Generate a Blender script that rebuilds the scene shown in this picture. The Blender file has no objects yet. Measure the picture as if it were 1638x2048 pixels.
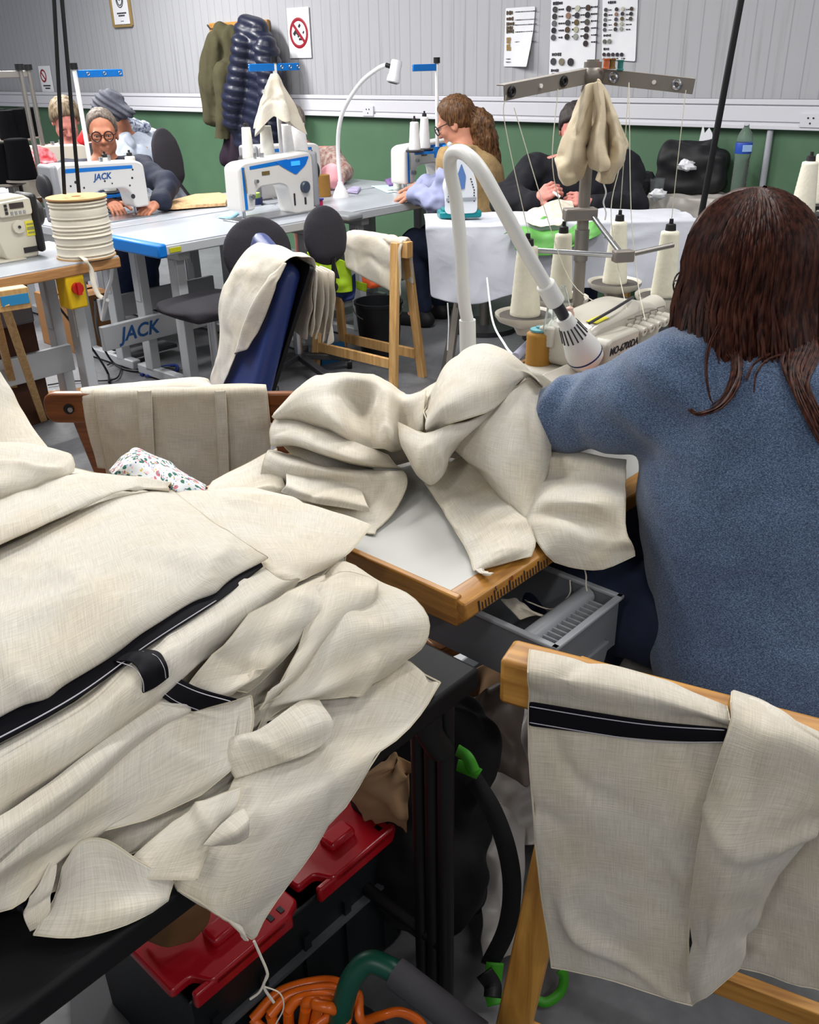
import bpy, bmesh, math, random
import numpy as np
from mathutils import Vector, Matrix, Quaternion, noise
random.seed(7); rng = np.random.default_rng(7)
SC = bpy.context.scene
COL = SC.collection
PI = math.pi
V = Vector

# ------------------------------------------------------------------ camera
FPX, CAMH = 1800.0, 1.47
TH = math.atan(904/1800.0)
_s = 80/3584.0; _c = 1/math.sqrt(1+_s*_s); _s *= _c
CF = V((0, math.cos(TH), -math.sin(TH)))
CU0 = V((0, math.sin(TH), math.cos(TH)))
CR = V((1, 0, 0))*_c - CU0*_s
CU = V((1, 0, 0))*_s + CU0*_c
EYE = V((0, 0, CAMH))
def ray(px, py): return CF + CR*((px-819)/FPX) - CU*((py-1024)/FPX)
def UZ(px, py, z):                    # point seen at a pixel, at height z
    d = ray(px, py); return EYE + d*((z-CAMH)/d.z)
def UY(px, py, y):                    # ... at depth y
    d = ray(px, py); return EYE + d*(y/d.y)
def UPL(px, py, P, n):                # ... on a plane
    d = ray(px, py); n = V(n); return EYE + d*((V(P)-EYE).dot(n)/d.dot(n))
# room axes: W runs along the back wall, N points at it
W = V((.737, -.676, 0)).normalized(); N = V((.676, .737, 0)).normalized()
RZW = math.atan2(W.y, W.x); RZN = math.atan2(N.y, N.x)
def RM(a, b, z=0.): return W*a + N*b + V((0, 0, z))
def UA(px, py, a): return UPL(px, py, W*a, W)
def UB(px, py, b): return UPL(px, py, N*b, N)
def ab(p): return p.dot(W), p.dot(N)

cam = bpy.data.cameras.new('camera'); camo = bpy.data.objects.new('camera', cam); COL.objects.link(camo)
cam.sensor_fit = 'VERTICAL'; cam.sensor_height = 36.; cam.lens = 36.*FPX/2048.
cam.clip_start = .02; cam.clip_end = 60
M3 = Matrix((CR, CU, -CF)).transposed()
camo.matrix_world = Matrix.Translation(EYE) @ M3.to_4x4()
SC.camera = camo

# ------------------------------------------------------------------ materials
def lin(c):
    if isinstance(c, str): c = tuple(int(c[i:i+2], 16)/255 for i in (0, 2, 4))
    return tuple((x/12.92 if x <= .04045 else ((x+.055)/1.055)**2.4) for x in c) + (1.,)
MATS = {}
def nd(nt, t, **kw):
    n = nt.nodes.new(t)
    for k, v in kw.items():
        if k in n.inputs.keys(): n.inputs[k].default_value = v
        else: setattr(n, k, v)
    return n
def mat(name, col, rough=.5, metal=0., var=0., vscale=20., bump=0., bscale=200., coat=0., trans=0., ior=1.45, emit=0., spec=.5, col2=None, sheen=0.):
    if name in MATS: return MATS[name]
    m = bpy.data.materials.new(name); m.use_nodes = True; nt = m.node_tree; L = nt.links
    b = nt.nodes['Principled BSDF']; base = lin(col)
    b.inputs['Base Color'].default_value = base; b.inputs['Roughness'].default_value = rough; b.inputs['Metallic'].default_value = metal
    b.inputs['Coat Weight'].default_value = coat; b.inputs['Transmission Weight'].default_value = trans; b.inputs['IOR'].default_value = ior
    b.inputs['Specular IOR Level'].default_value = spec; b.inputs['Sheen Weight'].default_value = sheen
    if emit: b.inputs['Emission Color'].default_value = base; b.inputs['Emission Strength'].default_value = emit
    tc = nd(nt, 'ShaderNodeTexCoord')
    if var or col2:
        nz = nd(nt, 'ShaderNodeTexNoise', Scale=vscale, Detail=5.)
        L.new(tc.outputs['Object'], nz.inputs['Vector'])
        mx = nd(nt, 'ShaderNodeMix', data_type='RGBA')
        c2 = lin(col2) if col2 else tuple(x*(1-var) for x in base[:3])+(1,)
        mx.inputs[6].default_value = base; mx.inputs[7].default_value = c2
        rp = nd(nt, 'ShaderNodeMapRange'); rp.inputs[1].default_value = .35; rp.inputs[2].default_value = .65
        L.new(nz.outputs['Fac'], rp.inputs[0]); L.new(rp.outputs[0], mx.inputs[0]); L.new(mx.outputs[2], b.inputs['Base Color'])
    if bump:
        nb = nd(nt, 'ShaderNodeTexNoise', Scale=bscale, Detail=3.)
        L.new(tc.outputs['Object'], nb.inputs['Vector'])
        bp = nd(nt, 'ShaderNodeBump', Strength=bump, Distance=.002)
        L.new(nb.outputs['Fac'], bp.inputs['Height']); L.new(bp.outputs[0], b.inputs['Normal'])
    MATS[name] = m; return m
def linen(name, col, warm=None, weave=1., crease=1.):
    """woven cloth: slubby warp and weft in uv metres, soft crumple bump"""
    if name in MATS: return MATS[name]
    m = bpy.data.materials.new(name); m.use_nodes = True; nt = m.node_tree; L = nt.links
    b = nt.nodes['Principled BSDF']; b.inputs['Roughness'].default_value = .85; b.inputs['Sheen Weight'].default_value = .15
    b.inputs['Specular IOR Level'].default_value = .2
    tc = nd(nt, 'ShaderNodeTexCoord')
    def stretched(sx, sy, det):
        mp = nd(nt, 'ShaderNodeMapping'); mp.inputs['Scale'].default_value = (sx, sy, 1)
        L.new(tc.outputs['UV'], mp.inputs['Vector'])
        nz = nd(nt, 'ShaderNodeTexNoise', Scale=1., Detail=det); L.new(mp.outputs[0], nz.inputs['Vector']); return nz
    n1 = stretched(640, 26, 3.); n2 = stretched(26, 640, 3.)
    ad = nd(nt, 'ShaderNodeMath', operation='ADD'); L.new(n1.outputs['Fac'], ad.inputs[0]); L.new(n2.outputs['Fac'], ad.inputs[1])
    mr = nd(nt, 'ShaderNodeMapRange'); mr.inputs[1].default_value = .75; mr.inputs[2].default_value = 1.25
    L.new(ad.outputs[0], mr.inputs[0])
    mx = nd(nt, 'ShaderNodeMix', data_type='RGBA'); a = lin(col); mx.inputs[6].default_value = tuple(x*(1-.17*weave) for x in a[:3])+(1,); mx.inputs[7].default_value = tuple(min(1, x*(1+.05*weave)) for x in a[:3])+(1,)
    L.new(mr.outputs[0], mx.inputs[0])
    nl = nd(nt, 'ShaderNodeTexNoise', Scale=9., Detail=3.); L.new(tc.outputs['Object'], nl.inputs['Vector'])
    mr2 = nd(nt, 'ShaderNodeMapRange'); mr2.inputs[1].default_value = .4; mr2.inputs[2].default_value = .62
    L.new(nl.outputs['Fac'], mr2.inputs[0])
    mx2 = nd(nt, 'ShaderNodeMix', data_type='RGBA'); w_ = lin(warm) if warm else a
    mx2.inputs[7].default_value = tuple(.6*w_[i]/max(a[i], .01)+.4 for i in range(3))+(1,); mx2.inputs[6].default_value = (1, 1, 1, 1)
    L.new(mr2.outputs[0], mx2.inputs[0])
    mm = nd(nt, 'ShaderNodeMix', data_type='RGBA', blend_type='MULTIPLY'); mm.inputs[0].default_value = 1.
    L.new(mx.outputs[2], mm.inputs[6]); L.new(mx2.outputs[2], mm.inputs[7]); L.new(mm.outputs[2], b.inputs['Base Color'])
    vr = nd(nt, 'ShaderNodeTexNoise', Scale=9., Detail=1.5, Distortion=.6); L.new(tc.outputs['Object'], vr.inputs['Vector'])
    sb = nd(nt, 'ShaderNodeMath', operation='SUBTRACT'); L.new(vr.outputs['Fac'], sb.inputs[0]); sb.inputs[1].default_value = .5
    ab_ = nd(nt, 'ShaderNodeMath', operation='ABSOLUTE'); L.new(sb.outputs[0], ab_.inputs[0])
    bp1 = nd(nt, 'ShaderNodeBump', Strength=.22*crease, Distance=.03); bp1.invert = True; L.new(ab_.outputs[0], bp1.inputs['Height'])
    bp2 = nd(nt, 'ShaderNodeBump', Strength=.4*weave, Distance=.0012); L.new(ad.outputs[0], bp2.inputs['Height']); L.new(bp1.outputs[0], bp2.inputs['Normal'])
    L.new(bp2.outputs[0], b.inputs['Normal'])
    MATS[name] = m; return m
def wood(name, c1, c2, scale=1., rough=.45, axis='X'):
    if name in MATS: return MATS[name]
    m = bpy.data.materials.new(name); m.use_nodes = True; nt = m.node_tree; L = nt.links
    b = nt.nodes['Principled BSDF']; b.inputs['Roughness'].default_value = rough
    tc = nd(nt, 'ShaderNodeTexCoord'); mp = nd(nt, 'ShaderNodeMapping')
    sc = {'X': (3, 40, 40), 'Y': (40, 3, 40), 'Z': (40, 40, 3)}[axis]
    mp.inputs['Scale'].default_value = tuple(x*scale for x in sc); L.new(tc.outputs['Object'], mp.inputs['Vector'])
    nz = nd(nt, 'ShaderNodeTexNoise', Scale=1., Detail=6., Distortion=1.2); L.new(mp.outputs[0], nz.inputs['Vector'])
    cr = nd(nt, 'ShaderNodeValToRGB'); cr.color_ramp.elements[0].color = lin(c2); cr.color_ramp.elements[1].color = lin(c1)
    cr.color_ramp.elements[0].position = .3; cr.color_ramp.elements[1].position = .65
    L.new(nz.outputs['Fac'], cr.inputs[0]); L.new(cr.outputs[0], b.inputs['Base Color'])
    bp = nd(nt, 'ShaderNodeBump', Strength=.15, Distance=.001); L.new(nz.outputs['Fac'], bp.inputs['Height']); L.new(bp.outputs[0], b.inputs['Normal'])
    MATS[name] = m; return m

# ------------------------------------------------------------------ things
def tag(o, label=None, cat=None, group=None, kind=None):
    if label: o['label'] = label
    if cat: o['category'] = cat
    if group: o['group'] = group
    if kind: o['kind'] = kind
    return o
def thing(name, label, cat, loc=(0, 0, 0), rz=0., group=None, rot=None):
    o = bpy.data.objects.new(name, None); COL.objects.link(o); o.empty_display_size = .05
    o.location = loc; o.rotation_euler = rot if rot else (0, 0, rz)
    tag(o, label, cat, group); return o
def xf(o):                                    # matrix of a thing's root
    while o.parent: o = o.parent
    return Matrix.LocRotScale(o.location, o.rotation_euler, o.scale)
def dup(root, loc=None, rz=None, label=None, group=None):
    r = root.copy(); COL.objects.link(r)
    if loc is not None: r.location = loc
    if rz is not None: r.rotation_euler = (0, 0, rz)
    if label: r['label'] = label
    if group: r['group'] = group
    for ch in list(root.children):
        c = ch.copy(); COL.objects.link(c); c.parent = r
        for g in ch.children:
            d = g.copy(); COL.objects.link(d); d.parent = c
    return r

def frame_from(t, up=V((0, 0, 1))):
    t = V(t).normalized()
    if abs(t.dot(up)) > .98: up = V((0, 1, 0))
    a = t.cross(up).normalized(); return a, a.cross(t).normalized()
class MB:
    """collects shapes into one mesh"""
    def __init__(s): s.v = []; s.f = []; s.uv = None
    def add(s, vs, fs):
        n = len(s.v); s.v += [V(v) for v in vs]; s.f += [tuple(i+n for i in f) for f in fs]; return s
    def box(s, c, sz, rz=0., rot=None):
        R = rot if rot is not None else Matrix.Rotation(rz, 3, 'Z'); c = V(c); h = V(sz)/2
        vs = [c + R @ V((x*h.x, y*h.y, z*h.z)) for z in (-1, 1) for y in (-1, 1) for x in (-1, 1)]
        return s.add(vs, [(0, 2, 3, 1), (4, 5, 7, 6), (0, 1, 5, 4), (2, 6, 7, 3), (0, 4, 6, 2), (1, 3, 7, 5)])
    def bar(s, p0, p1, w, h, up=V((0, 0, 1))):   # w sideways, h along up
        p0, p1 = V(p0), V(p1); a, u = frame_from(p1-p0, V(up))
        vs = [p + a*(x*w/2) + u*(y*h/2) for p in (p0, p1) for x, y in ((-1, -1), (1, -1), (1, 1), (-1, 1))]
        return s.add(vs, [(3, 2, 1, 0), (4, 5, 6, 7), (0, 1, 5, 4), (1, 2, 6, 5), (2, 3, 7, 6), (3, 0, 4, 7)])
    def tube(s, pts, r, seg=10, cap=True, flat=1.):
        pts = [V(p) for p in pts]; n = len(pts); rr = r if isinstance(r, (list, tuple)) else [r]*n
        vs = []; t0 = (pts[1]-pts[0]).normalized(); a, b = frame_from(t0)
        for i, p in enumerate(pts):
            t = (pts[min(i+1, n-1)]-pts[max(i-1, 0)]).normalized()
            q = t0.rotation_difference(t); a = (q @ a).normalized(); a = (a - t*a.dot(t)).normalized(); b = t.cross(a); t0 = t
            for k in range(seg):
                th = 2*PI*k/seg; vs.append(p + (a*math.cos(th) + b*math.sin(th)*flat)*rr[i])
        fs = [(i*seg+k, i*seg+(k+1) % seg, (i+1)*seg+(k+1) % seg, (i+1)*seg+k) for i in range(n-1) for k in range(seg)]
        if cap: fs += [tuple(range(seg-1, -1, -1)), tuple((n-1)*seg+k for k in range(seg))]
        return s.add(vs, fs)
    def lathe(s, prof, base=(0, 0, 0), axis=(0, 0, 1), seg=24):
        base, ax = V(base), V(axis).normalized(); a, b = frame_from(ax); vs = []
        for r, z in prof:
            for k in range(seg):
                th = 2*PI*k/seg; vs.append(base + ax*z + (a*math.cos(th)+b*math.sin(th))*max(r, 1e-5))
        n = len(prof)
        fs = [(i*seg+k, i*seg+(k+1) % seg, (i+1)*seg+(k+1) % seg, (i+1)*seg+k) for i in range(n-1) for k in range(seg)]
        return s.add(vs, fs)
    def cyl(s, p0, p1, r, seg=16, r1=None):
        p0, p1 = V(p0), V(p1); r1 = r if r1 is None else r1; h = (p1-p0).length
        return s.lathe([(0, 0), (r, 0), (r1, h), (0, h)], p0, p1-p0, seg)
    def ball(s, c, r, seg=16, R=None):
        c = V(c); r = V(r) if not isinstance(r, (int, float)) else V((r, r, r)); R = R or Matrix.Identity(3)
        vs = []; n = seg//2
        for i in range(n+1):
            ph = PI*i/n
            for k in range(seg):
                th = 2*PI*k/seg; vs.append(c + R @ V((r.x*math.sin(ph)*math.cos(th), r.y*math.sin(ph)*math.sin(th), r.z*math.cos(ph))))
        fs = [(i*seg+k, (i+1)*seg+k, (i+1)*seg+(k+1) % seg, i*seg+(k+1) % seg) for i in range(n) for k in range(seg)]
        return s.add(vs, fs)
    def prism(s, poly, o, ex, ey, ez, t):        # 2d outline in ex,ey extruded along ez by t
        o, ex, ey, ez = V(o), V(ex), V(ey), V(ez); n = len(poly)
        vs = [o + ex*x + ey*y for x, y in poly] + [o + ex*x + ey*y + ez*t for x, y in poly]
        fs = [tuple(range(n-1, -1, -1)), tuple(range(n, 2*n))] + [(i, (i+1) % n, n+(i+1) % n, n+i) for i in range(n)]
        return s.add(vs, fs)
    def build(s, name, m, parent=None, local=False, smooth=True, angle=40, bevel=0., solid=0., subsurf=0):
        me = bpy.data.meshes.new(name)
        vs = s.v; org = None
        if parent is not None and not local:
            inv = xf(parent).inverted(); vs = [inv @ v for v in vs]
        elif parent is None and not local:
            lo = V((min(v.x for v in vs), min(v.y for v in vs), min(v.z for v in vs))); hi = V((max(v.x for v in vs), max(v.y for v in vs), max(v.z for v in vs)))
            org = V(((lo.x+hi.x)/2, (lo.y+hi.y)/2, lo.z)); vs = [v-org for v in vs]
        me.from_pydata([tuple(v) for v in vs], [], s.f); me.update()
        if s.uv is not None:
            ul = me.uv_layers.new(name='UVMap'); idx = np.empty(len(me.loops), dtype=np.int32); me.loops.foreach_get('vertex_index', idx)
            ul.data.foreach_set('uv', np.asarray(s.uv, dtype=np.float32)[idx].ravel())
        bm = bmesh.new(); bm.from_mesh(me); bmesh.ops.recalc_face_normals(bm, faces=bm.faces); bm.to_mesh(me); bm.free()
        if smooth: me.shade_smooth(); me.set_sharp_from_angle(angle=math.radians(angle))
        if m is not None: me.materials.append(m)
        o = bpy.data.objects.new(name, me); COL.objects.link(o)
        if parent is not None: o.parent = parent
        elif org is not None: o.location = org
        if solid: md = o.modifiers.new('s', 'SOLIDIFY'); md.thickness = solid; md.offset = 0
        if bevel: md = o.modifiers.new('b', 'BEVEL'); md.width = bevel; md.segments = 2; md.limit_method = 'ANGLE'; md.angle_limit = math.radians(35)
        if subsurf: md = o.modifiers.new('ss', 'SUBSURF'); md.levels = subsurf; md.render_levels = subsurf
        return o
def curve(pts, n=8):                               # catmull-rom through points
    P = [V(p) for p in pts]; P = [P[0]*2-P[1]] + P + [P[-1]*2-P[-2]]; out = []
    for i in range(1, len(P)-2):
        for k in range(n):
            t = k/n; out.append(.5*((2*P[i])+(P[i+1]-P[i-1])*t+(2*P[i-1]-5*P[i]+4*P[i+1]-P[i+2])*t*t+(3*P[i]-P[i-1]-3*P[i+1]+P[i+2])*t**3))
    out.append(P[-2]); return out
def _cr(A, n):                                     # catmull-rom resample along axis 0, n per span
    A = np.concatenate([2*A[:1]-A[1:2], A, 2*A[-1:]-A[-2:-1]]); out = []
    for i in range(1, len(A)-2):
        t = np.linspace(0, 1, n, endpoint=False).reshape(-1, *([1]*(A.ndim-1)))
        out.append(.5*(2*A[i]+(A[i+1]-A[i-1])*t+(2*A[i-1]-5*A[i]+4*A[i+1]-A[i+2])*t**2+(3*A[i]-A[i-1]-3*A[i+1]+A[i+2])*t**3))
    out.append(A[-2:-1]); return np.concatenate(out)
def cloth(name, rows, f, m, parent=None, nu=8, nv=8, thick=.002, wr=.004, ws=9., seed=0, fray=0., cols=None, bands=None):
    """a sheet lofted through rows of control points; f turns a control tuple into a world point"""
    A = np.array([[list(f(*c)) for c in r] for r in rows], dtype=float)
    G = _cr(A, nv); G = np.swapaxes(_cr(np.swapaxes(G, 0, 1), nu), 0, 1); nr, nc = G.shape[:2]
    du = np.gradient(G, axis=1); dv = np.gradient(G, axis=0); nn = np.cross(du, dv); nn /= np.linalg.norm(nn, axis=2, keepdims=True)+1e-9
    ul = np.concatenate([np.zeros((nr, 1)), np.cumsum(np.linalg.norm(np.diff(G, axis=1), axis=2), axis=1)], 1)
    vl = np.concatenate([np.zeros((1, nc)), np.cumsum(np.linalg.norm(np.diff(G, axis=0), axis=2), axis=0)], 0)
    ul = np.broadcast_to(ul.mean(0), (nr, nc)); vl = np.broadcast_to(vl.mean(1)[:, None], (nr, nc))
    if wr:
        for i in range(nr):
            for j in range(nc):
                p = V(G[i, j])*ws + V((seed*7.3, seed*3.1, 0)); h = noise.noise(p) + .45*noise.noise(p*2.3); q = V((p.x*.75+5, p.y*.75, p.z*.75)); q += V((noise.noise(q*1.3), noise.noise(q*1.3+V((9, 0, 0))), 0))*.5; h += 2.6*max(0., 1-abs(noise.noise(q))*4.5)**2*noise.noise(p*.5+V((3, 3, 3)))*2
                G[i, j] += nn[i, j]*wr*h
    if fray:
        for i in range(nr):
            for j in (0, nc-1): G[i, j] += du[i, j]*random.uniform(-1, 1)*fray
        for j in range(nc):
            for i in (0, nr-1): G[i, j] += dv[i, j]*random.uniform(-1, 1)*fray
    mb = MB(); mb.v = [V(p) for p in G.reshape(-1, 3)]
    mb.f = [(i*nc+j, i*nc+j+1, (i+1)*nc+j+1, (i+1)*nc+j) for i in range(nr-1) for j in range(nc-1)]
    mb.uv = np.stack([ul, vl], -1).reshape(-1, 2)
    o = mb.build(name, m, parent, angle=180); 
    if thick: md = o.modifiers.new('s', 'SOLIDIFY'); md.thickness = thick; md.offset = 0
    if thick: md = o.modifiers.new('ss', 'SUBSURF'); md.levels = 1; md.render_levels = 1
    o_grid[o.name] = (G, nn); return o
o_grid = {}
def strip(name, pts, nrm, w, m, parent, off=.002, n=6, thick=.001):
    """a flat tape following a line on a surface; nrm = normal(s)"""
    P = curve(pts, n); mb = MB()
    for i, p in enumerate(P):
        t = (P[min(i+1, len(P)-1)]-P[max(i-1, 0)]).normalized(); k = V(nrm); s_ = t.cross(k).normalized()
        mb.v += [p + k*off - s_*w/2, p + k*off + s_*w/2]
    mb.f = [(2*i, 2*i+1, 2*i+3, 2*i+2) for i in range(len(P)-1)]
    return mb.build(name, m, parent, solid=thick)
def text(name, s, size, o, ex, ey, m, parent, ext=.0006, align='CENTER', shear=0., bold=0.):
    cu = bpy.data.curves.new(name, 'FONT'); cu.body = s; cu.size = size; cu.extrude = ext; cu.align_x = align; cu.align_y = 'CENTER'; cu.shear = shear; cu.offset = bold; cu.resolution_u = 3
    t = bpy.data.objects.new(name, cu); COL.objects.link(t)
    dg = bpy.context.evaluated_depsgraph_get(); dg.update()
    me = bpy.data.meshes.new_from_object(t.evaluated_get(dg)); COL.objects.unlink(t); bpy.data.objects.remove(t)
    ex, ey = V(ex).normalized(), V(ey).normalized(); ez = ex.cross(ey).normalized(); o = V(o)
    Mx = Matrix((ex, ey, ez)).transposed().to_4x4(); Mx.translation = o
    if parent is not None: Mx = xf(parent).inverted() @ Mx
    me.transform(Mx); me.materials.clear(); me.materials.append(m)
    ob = bpy.data.objects.new(name, me); COL.objects.link(ob)
    if parent is not None: ob.parent = parent
    return ob

# ------------------------------------------------------------------ smooth solids from distance fields
class SDF:
    def __init__(s, lo, hi, vox):
        s.lo = np.array(lo, float)-3*vox; s.vox = vox
        s.n = np.ceil((np.array(hi)-s.lo)/vox).astype(int)+4; s.F = np.full(s.n, .2, np.float32)
    def _sub(s, lo, hi):
        i0 = np.maximum(((np.array(lo)-s.lo)/s.vox).astype(int)-1, 0); i1 = np.minimum(((np.array(hi)-s.lo)/s.vox).astype(int)+2, s.n)
        if (i1 <= i0).any(): return None, None
        sl = tuple(slice(a, b) for a, b in zip(i0, i1))
        ax = [s.lo[k]+s.vox*np.arange(i0[k], i1[k], dtype=np.float32) for k in range(3)]
        return sl, np.stack(np.meshgrid(*ax, indexing='ij'), -1)
    def _mix(s, sl, d, k, sub):
        A = s.F[sl]
        if sub: B = -d; h = np.clip(.5-.5*(A-B)/k, 0, 1); s.F[sl] = A*(1-h)+B*h + k*h*(1-h)
        else: h = np.clip(.5+.5*(A-d)/k, 0, 1); s.F[sl] = A*(1-h)+d*h - k*h*(1-h)
    def cone(s, a, b, ra, rb=None, k=.02, sub=False):
        rb = ra if rb is None else rb; a = np.array(a, float); b = np.array(b, float); R = max(ra, rb)+2.5*k+2*s.vox
        sl, P = s._sub(np.minimum(a, b)-R, np.maximum(a, b)+R)
        if sl is None: return s
        ba = b-a; L2 = max((ba*ba).sum(), 1e-9); t = np.clip(((P-a)@ba)/L2, 0, 1)
        d = np.linalg.norm(P-a-t[..., None]*ba, axis=-1)-(ra+(rb-ra)*t)
        s._mix(sl, d.astype(np.float32), k, sub); return s
    def path(s, pts, rs, k=.02):
        for i in range(len(pts)-1): s.cone(pts[i], pts[i+1], rs[i], rs[i+1], k)
        return s
    def ell(s, c, r, k=.02, R=None, sub=False):
        c = np.array(c, float); r = np.array(r, float); m = r.max()+2.5*k+2*s.vox
        sl, P = s._sub(c-m, c+m)
        if sl is None: return s
        q = P-c
        if R is not None: q = q @ np.array(R)
        k0 = np.linalg.norm(q/r, axis=-1); k1 = np.linalg.norm(q/(r*r), axis=-1)
        d = k0*(k0-1)/np.maximum(k1, 1e-6)
        s._mix(sl, d.astype(np.float32), k, sub); return s
    def box(s, c, h, rd=.01, k=.01, R=None, sub=False):
        c = np.array(c, float); h = np.array(h, float); m = np.linalg.norm(h)+2.5*k+2*s.vox
        sl, P = s._sub(c-m, c+m)
        if sl is None: return s
        q = P-c
        if R is not None: q = q @ np.array(R)
        q = np.abs(q)-(h-rd); d = np.linalg.norm(np.maximum(q, 0), axis=-1)+np.minimum(q.max(-1), 0)-rd
        s._mix(sl, d.astype(np.float32), k, sub); return s
    def half(s, p, n, k=.004):                     # keep the side n points to
        ax = [s.lo[i]+s.vox*np.arange(s.n[i], dtype=np.float32) for i in range(3)]
        n = -np.array(n, float); n /= np.linalg.norm(n); p = np.array(p, float)
        d = (ax[0][:, None, None]-p[0])*n[0]+(ax[1][None, :, None]-p[1])*n[1]+(ax[2][None, None, :]-p[2])*n[2]
        h = np.clip(.5-.5*(s.F-d)/k, 0, 1); s.F = s.F*(1-h)+d*h+k*h*(1-h); return s
    def mesh(s):
        F = s.F; n = F.shape; S = F < 0; C = [(i, j, k) for i in (0, 1) for j in (0, 1) for k in (0, 1)]
        cnt = sum(S[i:n[0]-1+i, j:n[1]-1+j, k:n[2]-1+k].astype(np.int8) for i, j, k in C)
        cell = (cnt > 0) & (cnt < 8); idx = np.argwhere(cell); num = np.full(cell.shape, -1, np.int64); num[cell] = np.arange(len(idx))
        pos = np.zeros((len(idx), 3)); w = np.zeros(len(idx))
        for i, a in enumerate(C):
            for b in C[i+1:]:
                if sum(abs(x-y) for x, y in zip(a, b)) != 1: continue
                fa = F[idx[:, 0]+a[0], idx[:, 1]+a[1], idx[:, 2]+a[2]]; fb = F[idx[:, 0]+b[0], idx[:, 1]+b[1], idx[:, 2]+b[2]]
                m = (fa < 0) != (fb < 0); t = np.where(m, fa/np.where(m, fa-fb, 1), 0)
                pos += np.where(m[:, None], np.array(a)+(np.array(b)-np.array(a))*t[:, None], 0); w += m
        P = s.lo + s.vox*(idx + pos/w[:, None]); Q = []
        for ax in range(3):
            o1, o2 = [k for k in range(3) if k != ax]
            sa = [slice(None)]*3; sb = [slice(None)]*3; sa[ax] = slice(0, -1); sb[ax] = slice(1, None)
            ch = S[tuple(sa)] != S[tuple(sb)]; e = np.argwhere(ch)
            e = e[(e[:, o1] > 0) & (e[:, o2] > 0) & (e[:, o1] < n[o1]-1) & (e[:, o2] < n[o2]-1)]
            d1 = np.zeros(3, int); d1[o1] = 1; d2 = np.zeros(3, int); d2[o2] = 1
            q = np.stack([num[tuple((e-x).T)] for x in (d1*0, d1, d1+d2, d2)], 1)
            Q.append(q[(q >= 0).all(1)])
        return P, np.concatenate(Q)
    def build(s, name, m, parent=None, disp=None, smooth_it=1, local=False):
        P, Q = s.mesh(); mb = MB(); 
        for _ in range(smooth_it):
            acc = np.zeros_like(P); c = np.zeros(len(P))
            for a, b in ((0, 1), (1, 2), (2, 3), (3, 0)):
                np.add.at(acc, Q[:, a], P[Q[:, b]]); np.add.at(acc, Q[:, b], P[Q[:, a]]); np.add.at(c, Q[:, a], 1); np.add.at(c, Q[:, b], 1)
            P = P*.5+.5*acc/np.maximum(c, 1)[:, None]
        if disp is not None:
            nn = np.zeros_like(P); fn = np.cross(P[Q[:, 2]]-P[Q[:, 0]], P[Q[:, 3]]-P[Q[:, 1]])
            ctr = P[Q].mean(1); i = ((ctr-s.lo)/s.vox); g = i.astype(int); g = np.clip(g, 1, s.n-2)
            gr = np.stack([s.F[g[:, 0]+1, g[:, 1], g[:, 2]]-s.F[g[:, 0]-1, g[:, 1], g[:, 2]], s.F[g[:, 0], g[:, 1]+1, g[:, 2]]-s.F[g[:, 0], g[:, 1]-1, g[:, 2]], s.F[g[:, 0], g[:, 1], g[:, 2]+1]-s.F[g[:, 0], g[:, 1], g[:, 2]-1]], -1)
            fn *= np.sign((fn*gr).sum(-1))[:, None]
            for k in range(4): np.add.at(nn, Q[:, k], fn)
            nn /= np.linalg.norm(nn, axis=1, keepdims=True)+1e-12
            P = P + nn*np.array([disp(V(p)) for p in P])[:, None]
        mb.v = [V(p) for p in P]; mb.f = [tuple(int(x) for x in q) for q in Q]
        return mb.build(name, m, parent, angle=180, local=local)
def fold(sc=8., amp=.006, axis=(0, 0, 1), st=3., seed=0):
    ax = V(axis).normalized()
    def d(p):
        q = p - ax*(p.dot(ax)*(1-1/st)); q = q*sc + V((seed, seed*1.7, 0))
        return amp*(noise.noise(q) + .5*noise.noise(q*2.1))
    return d
# ------------------------------------------------------------------ room
BW = 5.35
M_cream = linen('cream_linen', 'dad4c8', 'd6cab2')
M_cream2 = linen('ecru_linen', 'd2cbbe', 'c9bda6')
M_white = mat('white_enamel', 'e9e9ea', .35)
M_putty = mat('putty_enamel', 'c6c1b2', .38, coat=.2)
M_black = mat('black_plastic', '0d0d0f', .45)
M_dark = mat('dark_grey_plastic', '2a2a2e', .5)
M_grey = mat('grey_plastic', '8d8f94', .45)
M_steel = mat('steel', 'b9bbbf', .28, 1.)
M_dsteel = mat('dull_steel', '8f8b86', .4, .8)
M_gunm = mat('taupe_metal', '8a837c', .42, .35)
M_blue = mat('machine_blue', '0a6fc4', .35)
M_pine = wood('pine', 'd8ae73', 'b98a50', 1., .5, 'Z')
M_oak = wood('varnished_wood', 'b9762e', '8a4f1c', 1.2, .35, 'X')
M_paper = mat('paper', 'e8e9ee', .8, var=.06, vscale=6)
M_ink = mat('ink', '24242a', .8)
def struct(o, name=None): o['kind'] = 'structure'; return o

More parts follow.
